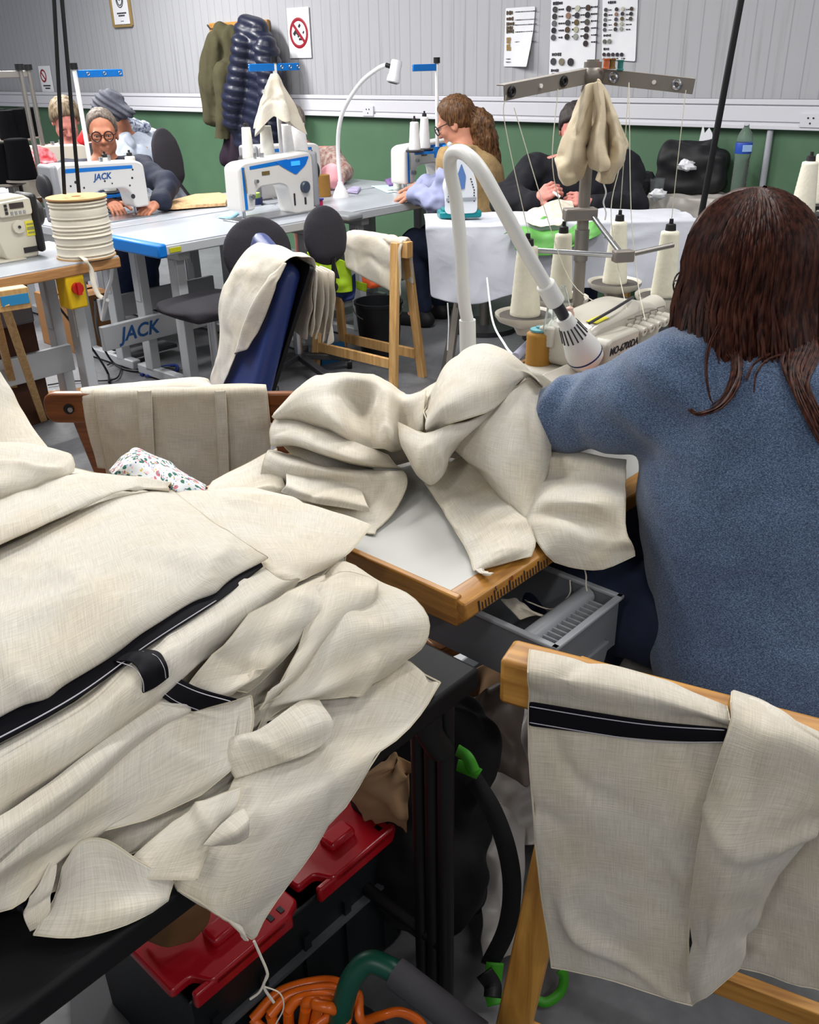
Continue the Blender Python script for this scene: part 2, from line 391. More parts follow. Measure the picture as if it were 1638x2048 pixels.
def floor_mat():
    m = bpy.data.materials.new('painted_concrete'); m.use_nodes = True; nt = m.node_tree; L = nt.links; b = nt.nodes['Principled BSDF']
    b.inputs['Roughness'].default_value = .5
    tc = nd(nt, 'ShaderNodeTexCoord'); n1 = nd(nt, 'ShaderNodeTexNoise', Scale=1.6, Detail=6.); n2 = nd(nt, 'ShaderNodeTexNoise', Scale=38., Detail=4.)
    L.new(tc.outputs['Object'], n1.inputs['Vector']); L.new(tc.outputs['Object'], n2.inputs['Vector'])
    cr = nd(nt, 'ShaderNodeValToRGB'); cr.color_ramp.elements[0].color = lin('58595d'); cr.color_ramp.elements[1].color = lin('7b7c80'); cr.color_ramp.elements[0].position = .3; cr.color_ramp.elements[1].position = .7
    mx = nd(nt, 'ShaderNodeMath', operation='MULTIPLY_ADD'); mx.inputs[1].default_value = .35; L.new(n2.outputs['Fac'], mx.inputs[0])
    mm = nd(nt, 'ShaderNodeMath', operation='MULTIPLY'); mm.inputs[1].default_value = .65; L.new(n1.outputs['Fac'], mm.inputs[0]); L.new(mm.outputs[0], mx.inputs[2])
    L.new(mx.outputs[0], cr.inputs[0]); L.new(cr.outputs[0], b.inputs['Base Color']); return m
def wall_mat():
    """ribbed light grey cladding, every rib 10 cm, faint dirt streaks"""
    m = bpy.data.materials.new('ribbed_cladding'); m.use_nodes = True; nt = m.node_tree; L = nt.links; b = nt.nodes['Principled BSDF']
    b.inputs['Roughness'].default_value = .45
    tc = nd(nt, 'ShaderNodeTexCoord'); sp = nd(nt, 'ShaderNodeSeparateXYZ'); L.new(tc.outputs['Object'], sp.inputs[0])
    md = nd(nt, 'ShaderNodeMath', operation='PINGPONG'); md.inputs[1].default_value = .05; L.new(sp.outputs['X'], md.inputs[0])
    rg = nd(nt, 'ShaderNodeMapRange'); rg.inputs[1].default_value = .0; rg.inputs[2].default_value = .006; rg.interpolation_type = 'SMOOTHSTEP'; L.new(md.outputs[0], rg.inputs[0])
    bp = nd(nt, 'ShaderNodeBump', Strength=.4, Distance=.003); L.new(rg.outputs[0], bp.inputs['Height']); L.new(bp.outputs[0], b.inputs['Normal'])
    mp = nd(nt, 'ShaderNodeMapping'); mp.inputs['Scale'].default_value = (30, 30, .9); L.new(tc.outputs['Object'], mp.inputs['Vector'])
    nz = nd(nt, 'ShaderNodeTexNoise', Scale=1., Detail=4.); L.new(mp.outputs[0], nz.inputs['Vector'])
    zr = nd(nt, 'ShaderNodeMapRange'); zr.inputs[1].default_value = 2.0; zr.inputs[2].default_value = 1.2; zr.inputs[3].default_value = .02; zr.inputs[4].default_value = .75; L.new(sp.outputs['Z'], zr.inputs[0])
    nr = nd(nt, 'ShaderNodeMapRange'); nr.inputs[1].default_value = .55; nr.inputs[2].default_value = .75; L.new(nz.outputs['Fac'], nr.inputs[0])
    ml = nd(nt, 'ShaderNodeMath', operation='MULTIPLY'); L.new(zr.outputs[0], ml.inputs[0]); L.new(nr.outputs[0], ml.inputs[1])
    mx = nd(nt, 'ShaderNodeMix', data_type='RGBA'); mx.inputs[6].default_value = lin('a9aaaf'); mx.inputs[7].default_value = lin('7c7a76'); L.new(ml.outputs[0], mx.inputs[0])
    gm = nd(nt, 'ShaderNodeMix', data_type='RGBA'); gm.inputs[6].default_value = lin('94959b'); L.new(rg.outputs[0], gm.inputs[0]); L.new(mx.outputs[2], gm.inputs[7])
    L.new(gm.outputs[2], b.inputs['Base Color']); return m
M_green = mat('green_wall_paint', '4f7055', .6, var=.12, vscale=3)
o = MB().box((0, 0, -.05), (16, 16, .1)).build('floor', floor_mat(), local=True, smooth=False); o.location = (-2, 3, 0); struct(o)
o = MB().box((0, 0, .05), (16, 16, .1)).build('ceiling', mat('ceiling_white', 'c9cacd', .9), local=True, smooth=False); o.location = (-2, 3, 3.0); struct(o)
w = MB().box((-4.5, .08, 2.09), (17, .16, 1.82)).box((-4.5, .08, .59), (17, .16, 1.18))
o = w.build('wall_back', wall_mat(), local=True, smooth=False); o.data.materials.append(M_green)
for k in range(6, 12): o.data.polygons[k].material_index = 1
for p in o.data.polygons: p.material_index = 1 if p.center.z < 1.18 else 0
o.location = RM(0, BW); o.rotation_euler = (0, 0, RZW); struct(o)
M_trunk = mat('white_trunking', 'cfcfd6', .4)
t = MB()
t.box((-4.5, -.02, 1.165), (17, .04, .15)).box((-4.5, -.026, 1.226), (17, .05, .028)).box((-4.5, -.026, 1.100), (17, .052, .022)).box((-4.5, -.024, 1.166), (17, .046, .078))
o = t.build('trim_1', M_trunk, local=True, bevel=.003); o.location = RM(0, BW-.001); o.rotation_euler = (0, 0, RZW); struct(o)

def on_wall(px, py, off=0.): return UB(px, py, BW-off)
Z = V((0, 0, 1))
def socket(px, py, label, g=None):
    c = on_wall(px, py, .052); t = thing('power_socket', label, 'socket', c, RZW)
    MB().box((0, -.002, 0), (.11, .012, .07)).build('face_plate', M_trunk, t, local=True, bevel=.002)
    for dx, dz in ((-.014, .012), (.014, .012), (0, -.014)): MB().cyl((dx, -.006, dz), (dx, -.0105, dz), .0045).build('pin_hole', M_black, t, local=True)
socket(1622, 241, 'white three-pin socket on the wall trunking at the far right'); socket(737, 222, 'white socket on the wall trunking behind the lamp')
p0, p1 = on_wall(1541, 262, .025), on_wall(1527, 400, .025)
t = MB().tube([V((p0.x, p0.y, 1.085)), V((p0.x, p0.y, .72))], .017, 12).build('conduit_pipe', mat('grey_conduit', 'a9abb3', .5))
tag(t, 'grey vertical conduit pipe on the green wall beside the water bottle', 'pipe')

# framed certificate
c = on_wall(243, 24, .012); t = thing('framed_certificate', 'small gold-framed certificate on the ribbed wall, top left', 'certificate', c - Z*.0, RZW)
w_, h0, h1 = .30, -.115, .32
M_gold = mat('gold_frame', 'a58a58', .4, .3)
MB().box((0, 0, (h0+h1)/2), (w_-.03, .008, h1-h0-.03)).build('sheet', M_paper, t, local=True)
f = MB(); f.box((0, -.004, h0), (w_, .022, .02)).box((0, -.004, h1), (w_, .022, .02)).box((-w_/2, -.004, (h0+h1)/2), (.02, .022, h1-h0)).box((w_/2, -.004, (h0+h1)/2), (.02, .022, h1-h0)); f.build('frame', M_gold, t, local=True, bevel=.002)
e = MB()
for r in (.055, .04): e.tube([V((r*math.cos(a), -.006, .10+r*1.15*math.sin(a))) for a in np.linspace(0, 2*PI, 28)], .004, 6)
e.tube([V((.02*math.cos(a)*s, -.006, .10+.012*s+.014*math.sin(a))) for s in (1,) for a in np.linspace(.6, 5.2, 14)], .005, 6); e.build('emblem', M_ink, t, local=True)
e = MB()
for z, ww in ((-.01, .14), (-.03, .10)):
    x = -ww/2
    while x < ww/2: d = random.uniform(.012, .03); e.box((x+d/2, -.005, z), (d, .003, .012)); x += d+.005
e.box((0, -.005, -.075), (.05, .003, .004)); e.build('lettering', M_ink, t, local=True)

# no smoking sign
A, B, Cc, D = [on_wall(*q, .01) for q in ((574, 16), (618, 14), (622, 115), (580, 117))]
c = (A+B+Cc+D)/4; hw = ((B-A).dot(W)+(Cc-D).dot(W))/4; hh = (A.z+B.z-Cc.z-D.z)/4
t = thing('no_smoking_sign', 'white no smoking sign with red ring on the wall right of the jackets', 'sign', c, RZW)
MB().box((0, 0, 0), (2*hw, .006, 2*hh)).build('board', mat('sign_white', 'eeeef2', .5), t, local=True)
M_red = mat('sign_red', '8e1226', .5); r = hw*.76
MB().tube([V((r*math.cos(a), -.004, .0+r*math.sin(a))) for a in np.linspace(0, 2*PI, 40)], hw*.1, 6, flat=.2).bar((-r*.7, -.005, r*.7), (r*.7, -.005, -r*.7), hw*.17, .004, (0, 1, 0)).build('red_ring', M_red, t, local=True)
g = MB(); k = hw*.12
g.bar((-r*.62, -.0045, -.12*r), (-r*.28, -.0045, .2*r), k*1.6, .003, (0, 1, 0)).bar((.02*r, -.0045, .42*r), (.22*r, -.0045, .62*r), k*1.2, .003, (0, 1, 0))
for i, (x, z) in enumerate(((-.25, -.1), (-.12, -.3), (0, -.5), (.18, -.52), (.1, -.28))): g.bar((x*r, -.0045, z*r), ((x+.14)*r, -.0045, (z+.1+.08*(i % 2))*r), k, .003, (0, 1, 0))
g.bar((.5*r, -.0045, -.05*r), (.62*r, -.0045, .12*r), k*.8, .003, (0, 1, 0)); g.build('cigarette_pictogram', M_ink, t, local=True)
# the small one, far left behind the thread stands
c = on_wall(93, 163, .01); t = thing('no_smoking_sign', 'small no smoking notice low on the wall at far left behind the blue thread stand', 'sign', c, RZW)
MB().box((0, 0, 0), (.24, .004, .30)).build('sheet', M_paper, t, local=True)
MB().tube([V((-.04+.055*math.cos(a), -.004, .055+.055*math.sin(a))) for a in np.linspace(0, 2*PI, 24)], .009, 6, flat=.2).bar((-.08, -.005, .095), (0, -.005, .015), .014, .003, (0, 1, 0)).build('red_ring', M_red, t, local=True)
e = MB(); e.box((0, -.004, -.04), (.15, .003, .012)).box((.01, -.004, -.065), (.1, .003, .012)); e.build('lettering', M_ink, t, local=True)

# sheets of samples
def sheet_on_wall(corn, name, label, cat, curl=0.):
    P = [on_wall(*q, .008) for q in corn]; c = sum(P, V())/4; t = thing(name, label, cat, c, RZW)
    rows = []
    for i in range(5):
        s = i/4; l = P[0].lerp(P[3], s); r = P[1].lerp(P[2], s); row = []
        for j in range(5): q = l.lerp(r, j/4) - N*(curl*max(0, (s-.4))*max(0, j/4-.3)); row.append((q.x, q.y, q.z))
        rows.append(row)
    cloth('sheet', rows, lambda x, y, z: V((x, y, z)), M_paper, t, 4, 4, .001, .002, 6, seed=3); return t
def dots(t, lst, off=.014):
    for px, py, r, col in lst:
        c = on_wall(px, py, off); MB().cyl(c, c - N*.006, r, 14).build('button', mat('button_'+col, col, .35), t)
def caps(t, lst, name='lettering', off=.0125, h=.008, m=None):
    e = MB()
    for px, py, w in lst:
        x = 0.; c = on_wall(px, py, off)
        while x < w: d = random.uniform(.005, .014); e.box(c + W*(x+d/2), (d, .002, h*random.uniform(.7, 1.2)), rz=RZW); x += d+.004
    return e.build(name, m or M_ink, t)
t = sheet_on_wall(((1011, 16), (1071, 12), (1062, 134), (1007, 134)), 'fabric_sample_sheet', 'narrow paper sheet of cloth samples and handwriting on the wall, leftmost sheet', 'sample sheet', .12)
M_tan = mat('tan_swatch', '9a7f4f', .9)
caps(t, [(1013, y, .05) for y in (26, 38, 48, 56, 63)], 'swatch_pattern', h=.02, m=mat('swatch_brown', '4a3c2a', .9))
caps(t, [(1013, y, .03) for y in (78, 84, 92, 98)] + [(1056, y, .02) for y in (76, 86, 104)], 'swatch_pattern', h=.018, m=M_tan)
caps(t, [(1030, y, .16) for y in (24, 40, 50, 64, 84)] + [(1012, 118, .03), (1012, 124, .03)], h=.004)
t = sheet_on_wall(((1103, -25), (1198, -25), (1188, 166), (1097, 166)), 'button_chart', 'large white chart of round buttons on the wall, partly behind the thread stand', 'chart')
cd = ['3a3538', '2c2526', '5d5f60', '14141a', '4d4c52']; ce = ['2b2022', '8b6a55', '3d3a40', '4b3a22', '2c2824']; cf = ['b9b8a6', '28262e', '5a4a1e', 'a8a78f', '93948f']; cg = ['3a2418', '17151c', '47413a', '2a2020', '2d201d', '2a1d1b']
L_ = [(1110.5-.9*i, 19+14*i, .0165, cd[i]) for i in range(5)] + [(1137.5-.8*i, 17.5+14*i, .0165, ce[i]) for i in range(5)] + [(1155.5-1*i, 16.5+14.2*i, .0165, cf[i]) for i in range(5)] + [(1176.5-1*i, 15.5+14.3*i, .0165, cg[i]) for i in range(6)]
L_ += [(1107, 123, .020, '3e3f44'), (1123.5, 123.5, .020, '7a7361'), (1141.5, 124, .022, '302c31')] + [(1107+16.5*i, 153, .020, c_) for i, c_ in enumerate(('351f1c', '4e3317', '33292a', '24222a', '222226'))]
dots(t, L_)
for q_ in ((1106, 7, .07), (1104, 109, .07), (1102, 141, .05)): caps(t, [q_], 'heading_lettering', h=.016)
caps(t, [(1117, 19+14*i, .03+.02*(i == 2)) for i in range(5)] + [(1144, 17+14*i, .02) for i in range(5)] + [(1161, 16+14*i, .03) for i in range(5)] + [(1182, 14+14*i, .04) for i in range(6)])
t = sheet_on_wall(((1205, -25), (1277, -25), (1271, 124), (1203, 119)), 'button_chart', 'smaller white chart of round buttons, rightmost sheet on the wall', 'chart')
L_ = [(1212-.6*i, 19.5+10*i, .0105, cd[i]) for i in range(5)] + [(1233.5-.6*i, 18.5+10*i, .0105, ce[i]) for i in range(5)] + [(1246-.8*i, 17.5+10*i, .0105, cf[i]) for i in range(5)] + [(1263.5-1*i, 17.5+10*i, .0105, cg[i]) for i in range(3)]
L_ += [(1209.5, 83, .012, '5b5a55'), (1219, 82.5, .012, '7d7a70')] + [(1208.5+8.8*i, 109, .0105, c_) for i, c_ in enumerate(('351f1c', '2e2a2a', '33292a', '24222a', '222226'))]
dots(t, L_); [caps(t, [q_], 'heading_lettering', h=.012) for q_ in ((1216, 5, .05), (1207, 71, .05), (1207, 98, .03))]
caps(t, [(1217, 20+10*i, .02) for i in range(5)] + [(1252, 19+10*i, .03) for i in range(5)] + [(1206+9*i, 117, .014) for i in range(5)], h=.005)

# coat rack and jackets
A, B = on_wall(421, 60, .02), on_wall(537, 50, .02); zc = (A.z+B.z)/2
t = thing('coat_rack', 'wooden coat rack board on the wall carrying the jackets', 'coat rack', RM((ab(A)[0]+ab(B)[0])/2, BW-.02, zc), RZW); hw = (ab(B)[0]-ab(A)[0])/2
MB().box((0, 0, 0), (2*hw, .03, .09)).build('board', wood('rack_wood', 'c4924f', '99682c', 1, .5, 'X'), t, local=True, bevel=.006)
for x in (-.8, -.35, .25, .75): MB().tube([V((x*hw, -.015, 0)), V((x*hw, -.06, .0)), V((x*hw, -.085, .03))], .008, 8).build('hook', M_dsteel, t, local=True)
def hanging(name, label, cat, px_prof, m, a_off=.0, depth=.07, fl=None, sleeves=(), vox=.016, zlo=None):
    """coat hung by its collar: outline of (left px, right px, py) pairs"""
    pr = [(on_wall(l, y, depth+a_off), on_wall(r, y, depth+a_off)) for l, r, y in px_prof]
    lo = V((min(min(p.x, q.x) for p, q in pr)-.15, min(min(p.y, q.y) for p, q in pr)-.15, min(p.z for p, q in pr)-.1)); hi = V((max(max(p.x, q.x) for p, q in pr)+.15, max(max(p.y, q.y) for p, q in pr)+.15, max(p.z for p, q in pr)+.1))
    S = SDF(lo, hi, vox)
    for (p, q), (p2, q2) in zip(pr, pr[1:]):
        for k in range(4):
            s = k/4; a, b = p.lerp(p2, s), q.lerp(q2, s); r = depth*.75; h = max((b-a).length/2-r, .005); c = (a+b)/2; e = (b-a).normalized()
            S.cone(c-e*h, c+e*h, r, r, .05)
    for pts, rs in sleeves: S.path([on_wall(x, y, depth+a_off+.07) for x, y in pts], rs, .03)
    o = S.build(name, m, None, fl or fold(9, .035, (0, 0, 1), 4, 3)); return tag(o, label, cat)
M_olive = mat('olive_fleece', '4a4630', .95, var=.2, vscale=12, bump=.4, bscale=120)
hanging('olive_jacket', 'olive green fleece jacket hanging on the left end of the coat rack', 'jacket', [(440, 470, 62), (436, 474, 80), (430, 476, 110), (424, 474, 150), (421, 474, 190), (418, 470, 225), (440, 468, 240)], M_olive, a_off=.035, sleeves=[([(432, 90), (424, 160), (424, 235)], [.09, .1, .08]), ([(455, 150), (450, 240), (448, 300)], [.1, .09, .08])])
M_puff = mat('navy_quilted_nylon', '1d2136', .38, bump=.3, bscale=60)
def puff(p): return .018*abs(math.sin((p.z*1.0 + .25*p.dot(W))*PI/.075)) + .02*noise.noise(p*6)
hanging('quilted_jacket', 'navy quilted puffer jacket hanging on the coat rack', 'jacket', [(490, 512, 48), (484, 528, 62), (480, 538, 90), (476, 546, 130), (470, 552, 170), (464, 548, 210), (460, 540, 245), (480, 540, 290), (500, 540, 310)], M_puff, a_off=.085, fl=puff, sleeves=[([(486, 90), (474, 180), (466, 240)], [.08, .1, .08]), ([(532, 100), (545, 200), (540, 290)], [.09, .1, .08])])
hanging('plum_coat', 'long plum-black coat hanging lowest under the navy quilted jacket', 'coat', [(470, 490, 120), (464, 490, 200), (456, 486, 250), (452, 484, 300), (450, 482, 330)], mat('plum_wool', '241626', .9), a_off=.05)
# ------------------------------------------------------------------ work tables
M_lam = mat('white_laminate', 'a6abb3', .3, coat=.1, var=.04, vscale=4)
M_leg = mat('light_grey_metal', 'b9bcc0', .4, .1)
M_ply = wood('plywood_edge', 'b98a58', '8d6238', 1.5, .5, 'Y')
def work_table(label, a0, a1, b0, b1, z=.75, edge=None, leg_b=None, beam_a=None, th=.045, top=None, bevel=.006, lettering=False, cols=None, ends=False):
    t = thing('sewing_table', label, 'table', RM((a0+a1)/2, (b0+b1)/2, 0), RZW); A, B = (a1-a0), (b1-b0)
    MB().box((0, 0, z-.012), (A-.006, B-.006, .024)).build('table_top', top or M_lam, t, local=True, bevel=.003)
    MB().box((0, 0, z-.005-th/2), (A, B, th)).build('edge_band', edge or M_leg, t, local=True, bevel=bevel)
    lb = leg_b or (-B/2+.18, B/2-.18)
    for y in lb:
        for x in (cols or (-A*.28, A*.28)):
            MB().box((x, y, (z-.05)/2+.02), (.07, .05, z-.09)).box((x, y-.004, z-.22), (.05, .05, .25)).build('leg', M_leg, t, local=True, bevel=.004)
        MB().box((0, y, .035), (A*.95, .05, .05)).build('foot', M_leg, t, local=True, bevel=.006)
        MB().box((0, y, z-.075), (A*.8, .06, .04)).build('bracket', M_leg, t, local=True, bevel=.004)
    x = 0 if beam_a is None else beam_a-(a0+a1)/2
    ex_ = .30 if lettering else 0; bm_ = MB().box((x, (lb[0]-ex_+lb[1])/2, .285), (.03, lb[1]-lb[0]+ex_, .12)).build('stretcher', M_leg, t, local=True, bevel=.004)
    if ends:
        MB().box((0, -B/2-.006, z-.027), (A*1.01, .05, .062)).build('end_cap', M_blue, t, local=True, bevel=.01)
        MB().box((A/2-.02, -B/2+.06, z-.028), (.05, .06, .02)).build('size_sticker', mat('yellow_green_sticker', 'b5b51e', .5), t, local=True)
    if lettering:
        p = RM((a0+a1)/2+x+.017, (b0+b1)/2+(lb[0]-.10), .285)
        text('lettering', 'JACK', .095, p, N, Z, mat('logo_navy', '1f4f8a', .5), bm_, shear=.25, bold=.002)
    return t
T1 = work_table('white-topped sewing table with a blue end cap and the blue and white machine on it', -4.2, -3.6, 2.33, 3.46, lettering=True, ends=True, beam_a=-4.0, leg_b=(-.42, .4))
work_table('white-topped sewing table carrying the machine of the woman in the tan vest', -4.2, -3.6, 3.50, 4.78)
work_table('white sewing table in front of the woman with round glasses', -4.84, -4.22, 2.30, 3.42)
work_table('white sewing table behind the brown thread spools', -4.84, -4.22, 3.46, 4.60)
work_table('wood-edged sewing table with the beige machine and roll of cord, at left', -4.15, -3.55, .80, 2.08, edge=M_ply, leg_b=(-.45, .49), cols=(-.1, .12))
work_table('wood-edged sewing table under the black thread cones at far left', -6.4, -5.8, 1.7, 2.95, edge=M_ply)
# power switch and motor box on the left table
t = thing('power_switch', 'yellow switch box with red button under the left sewing table edge', 'switch', RM(-3.60, 1.86, .60), RZW)
MB().box((0, 0, .045), (.09, .085, .16)).build('box', mat('safety_yellow', 'd9b416', .45), t, local=True, bevel=.008)
MB().cyl((.045, 0, .05), (.062, 0, .05), .024, 16).box((.064, 0, .05), (.014, .018, .05)).build('button', mat('switch_red', 'b5201c', .4), t, local=True)
tag(MB().box(RM(-3.82, 1.52, .60), (.22, .42, .18), RZW).build('control_box', mat('charcoal_metal', '4c494d', .5), bevel=.01), 'charcoal control box fixed under the left wood-edged table', 'control box')

# ------------------------------------------------------------------ sewing machines (x: needle end -> wheel, -y: operator)
M_mwhite = mat('machine_white', 'd4d2cf', .3, coat=.2)
def rounded(pts, r=.02, n=4):
    out = []; m = len(pts)
    for i in range(m):
        p = V((*pts[i], 0)); a = V((*pts[i-1], 0)); b = V((*pts[(i+1) % m], 0)); d1 = (a-p); d2 = (b-p); k = min(r, d1.length*.45, d2.length*.45)
        q1 = p+d1.normalized()*k; q2 = p+d2.normalized()*k
        for j in range(n+1): s = j/n; w = q1*(1-s)**2+p*2*s*(1-s)+q2*s*s; out.append((w.x, w.y))
    return out
def machine(name, label, loc, rz, style='blue', h=.30):
    t = thing(name, label, 'sewing machine', loc, rz)
    body = M_mwhite if style == 'blue' else M_putty; s = h/.30
    pts = [(.49, 0), (.50, .27), (.47, .30), (.30, .292), (.04, .282), (.0, .262), (-.004, .07), (.0, .052), (.085, .052), (.098, .135), (.13, .158), (.27, .160), (.315, .14), (.345, .0)]
    poly = rounded([(x, z*s) for x, z in pts], .022)
    MB().prism(poly, (0, -.06, 0), (1, 0, 0), (0, 0, 1), (0, 1, 0), .12).build('body', body, t, local=True, bevel=.012, angle=50)
    MB().box((.2, 0, .004), (.44, .17, .008)).build('bed_plate', M_steel if style == 'blue' else M_putty, t, local=True, bevel=.003)
    MB().box((.505, 0, .16*s), (.035, .15, .28*s)).build('motor_cover', M_grey if style == 'blue' else M_black, t, local=True, bevel=.015)
    MB().lathe([(0, 0), (.05, 0), (.055, .006), (.055, .026), (.045, .034), (0, .034)], (.522, 0, .2*s), (1, 0, 0), 22).build('hand_wheel', M_dark, t, local=True)
    MB().cyl((.045, -.02, .06), (.045, -.02, .012), .004, 8).build('needle_bar', M_steel, t, local=True)
    MB().box((.045, -.02, .012), (.02, .035, .008)).cyl((.045, -.005, .06), (.045, -.005, .01), .005, 8).build('presser_foot', M_steel, t, local=True)
    MB().cyl((.06, -.06, .12*s), (.06, -.085, .12*s), .013, 14).build('tension_dial', M_steel, t, local=True); MB().cyl((.1, -.06, .19*s), (.1, -.08, .19*s), .009, 12).build('tension_knob', M_steel, t, local=True)
    MB().tube([V((.03, -.064, .25*s)), V((.03, -.07, .2*s)), V((.034, -.066, .14*s))], .004, 6).build('take_up_lever', M_dsteel, t, local=True)
    MB().cyl((.16, .0, .285*s), (.16, .0, .315*s), .008, 12).build('thread_guide', M_steel, t, local=True); MB().cyl((.22, .02, .29*s), (.22, .02, .31*s), .012, 12).build('oil_cap', M_steel, t, local=True)
    if style == 'blue':
        b = MB(); b.box((.028, -.060, .16*s), (.016, .006, .2*s)); b.build('head_stripe', M_blue, t, local=True)
        for y in (-1, 1): MB().prism(rounded([(.07, .246*s), (.32 if y < 0 else .46, .256*s), (.32 if y < 0 else .46, .276*s), (.07, .262*s)], .004), (0, .0615*y, 0), (1, 0, 0), (0, 0, 1), (0, -y, 0), .003).build('arm_stripe', M_blue, t, local=True)
        pn = MB().prism(rounded([(.235, .270*s), (.468, .280*s), (.44, .238*s), (.37, .196*s), (.285, .240*s)], .012), (0, -.064, 0), (1, 0, 0), (0, 0, 1), (0, 1, 0), .006).build('control_panel', mat('panel_blue', '0f6fd0', .25, coat=.5), t, local=True)
        MB().box((.37, -.0655, .252*s), (.06, .003, .022)).build('screen', mat('lcd_blue', '3aa0ff', .2, emit=.5), pn, local=True)
        MB().lathe([(0, 0), (.03, 0), (.03, .014), (.024, .02), (0, .02)], (.425, -.06, .13*s), (0, -1, 0), 20).build('stitch_dial', mat('dial_slate', '3d4756', .35), t, local=True)
        MB().box((.35, -.061, .075*s), (.010, .004, .06)).box((.425, -.061, .06*s), (.012, .004, .035)).build('slot_marking', M_dark, t, local=True)
        MB().box((.17, -.061, .222*s), (.05, .004, .018)).build('plate_marking', mat('bronze_mark', '6b5a35', .5), t, local=True)
        for x, z, r in ((.40, .21, .007), (.43, .195, .005), (.36, .18, .005), (.24, .2, .005), (.08, .2, .006), (.07, .24, .005), (.1, .165, .005), (.2, .185, .004), (.09, .11, .012)): MB().cyl((x, .058, z*s), (x, .0615, z*s), r, 12).build('rivet', M_dark, t, local=True)
        me = MB(); R3 = Matrix.Rotation(rz, 3, 'Z')
        p = V(loc) + R3 @ V((.25, .0612, .222*s))
        text('lettering', 'JACK', .042, p, R3 @ V((-1, 0, 0)), Z, mat('logo_navy', '1f4f8a', .5), t, shear=.25, bold=.001)
    else:
        pn = MB().prism(rounded([(.345, .205*s), (.49, .205*s), (.49, .285*s), (.345, .275*s)], .015), (0, -.074, 0), (1, 0, 0), (0, 0, 1), (0, 1, 0), .016).build('control_panel', M_putty, t, local=True, bevel=.004)
        MB().box((.425, -.0755, .255*s), (.06, .003, .022)).build('screen', mat('screen_brown', '3c3434', .3), pn, local=True)
        for i in range(3): MB().box((.378, -.0755, (.225+.017*i)*s), (.012, .003, .011)).build('key', M_dark, pn, local=True)
        for i in range(4): MB().box((.40+.018*i, -.0755, .222*s), (.010, .003, .012)).build('key', M_grey, pn, local=True)
        MB().lathe([(0, 0), (.028, 0), (.026, .012), (0, .014)], (.42, -.06, .155*s), (0, -1, 0), 20).build('stitch_dial', M_putty, t, local=True)
        MB().cyl((.42, -.07, .155*s), (.42, -.078, .155*s), .006, 10).build('dial_hub', M_dark, t, local=True)
        MB().box((.475, -.061, .14*s), (.045, .003, .06)).build('warning_sticker', mat('sticker_yellow', 'd8cf3a', .5), t, local=True)
        MB().box((.475, -.0628, .14*s), (.036, .002, .012)).box((.475, -.0628, .16*s), (.034, .002, .006)).box((.475, -.0628, .12*s), (.034, .002, .006)).build('sticker_lettering', mat('sticker_ink', '8a8a60', .6), t, local=True)
        MB().box((.455, -.061, .04*s), (.06, .004, .022)).build('slot_marking', M_dark, t, local=True)
    return t
RZB = RZN + PI
machine('sewing_machine', 'white and blue sewing machine with a blue control panel facing the camera, mid picture', RM(-3.85, 2.94, .75), RZN)
machine('sewing_machine', 'white and blue sewing machine in front of the woman with round glasses, back turned', RM(-4.46, 2.80, .75), RZB)
machine('sewing_machine', 'white and blue sewing machine behind the grey gooseneck lamp and brown spools', RM(-4.42, 4.02, .75), RZB)
machine('sewing_machine', 'white and blue sewing machine beside the woman in the tan vest', RM(-3.92, 4.24, .75), RZN, h=.28)
machine('sewing_machine', 'beige sewing machine with push-button panel at the left edge', RM(-3.88, 1.37, .75), RZN, 'putty', h=.255)
machine('sewing_machine', 'beige sewing machine behind the black thread cones at far left', RM(-6.1, 2.2, .75), RZN, 'putty')
machine('sewing_machine', 'beige sewing machine in front of the grey-haired woman at far left', RM(-5.72, 3.22, .75), RZB, 'putty')
work_table('sewing table of the grey-haired woman, hidden behind the thread stands at far left', -5.78, -5.2, 2.98, 3.5)

# ------------------------------------------------------------------ thread stands and cones
M_core = mat('cone_core', '1d1a1c', .5)
def cone_mat(col): 
    return mat('thread_'+col, col, .75, bump=.5, bscale=90, var=.06, vscale=60) if col[0] != '0' else mat('thread_'+col, col, .9, spec=.08)
def thread_cone(label, p, h=.15, rb=.038, rt=.024, col='e6e2d2', group=None, core=True):
    t = thing('thread_cone', label, 'thread cone', p, 0, group); pr = [(0, 0), (rb*.98, 0)]; n = 22
    for i in range(n+1):
        s = i/n; r = rb+(rt-rb)*s; pr.append((r*(1+.018*(i % 2)), h*(.01+.97*s)))
    pr += [(rt*.6, h), (0, h)]
    MB().lathe(pr, seg=20).build('thread', cone_mat(col), t, local=True, angle=70)
    if core: MB().lathe([(0, h), (rt*.62, h), (rt*.55, h+.016), (rt*.25, h+.018), (rt*.22, h+.03), (0, h+.03)], seg=14).build('core_tip', M_core, t, local=True)
    return t
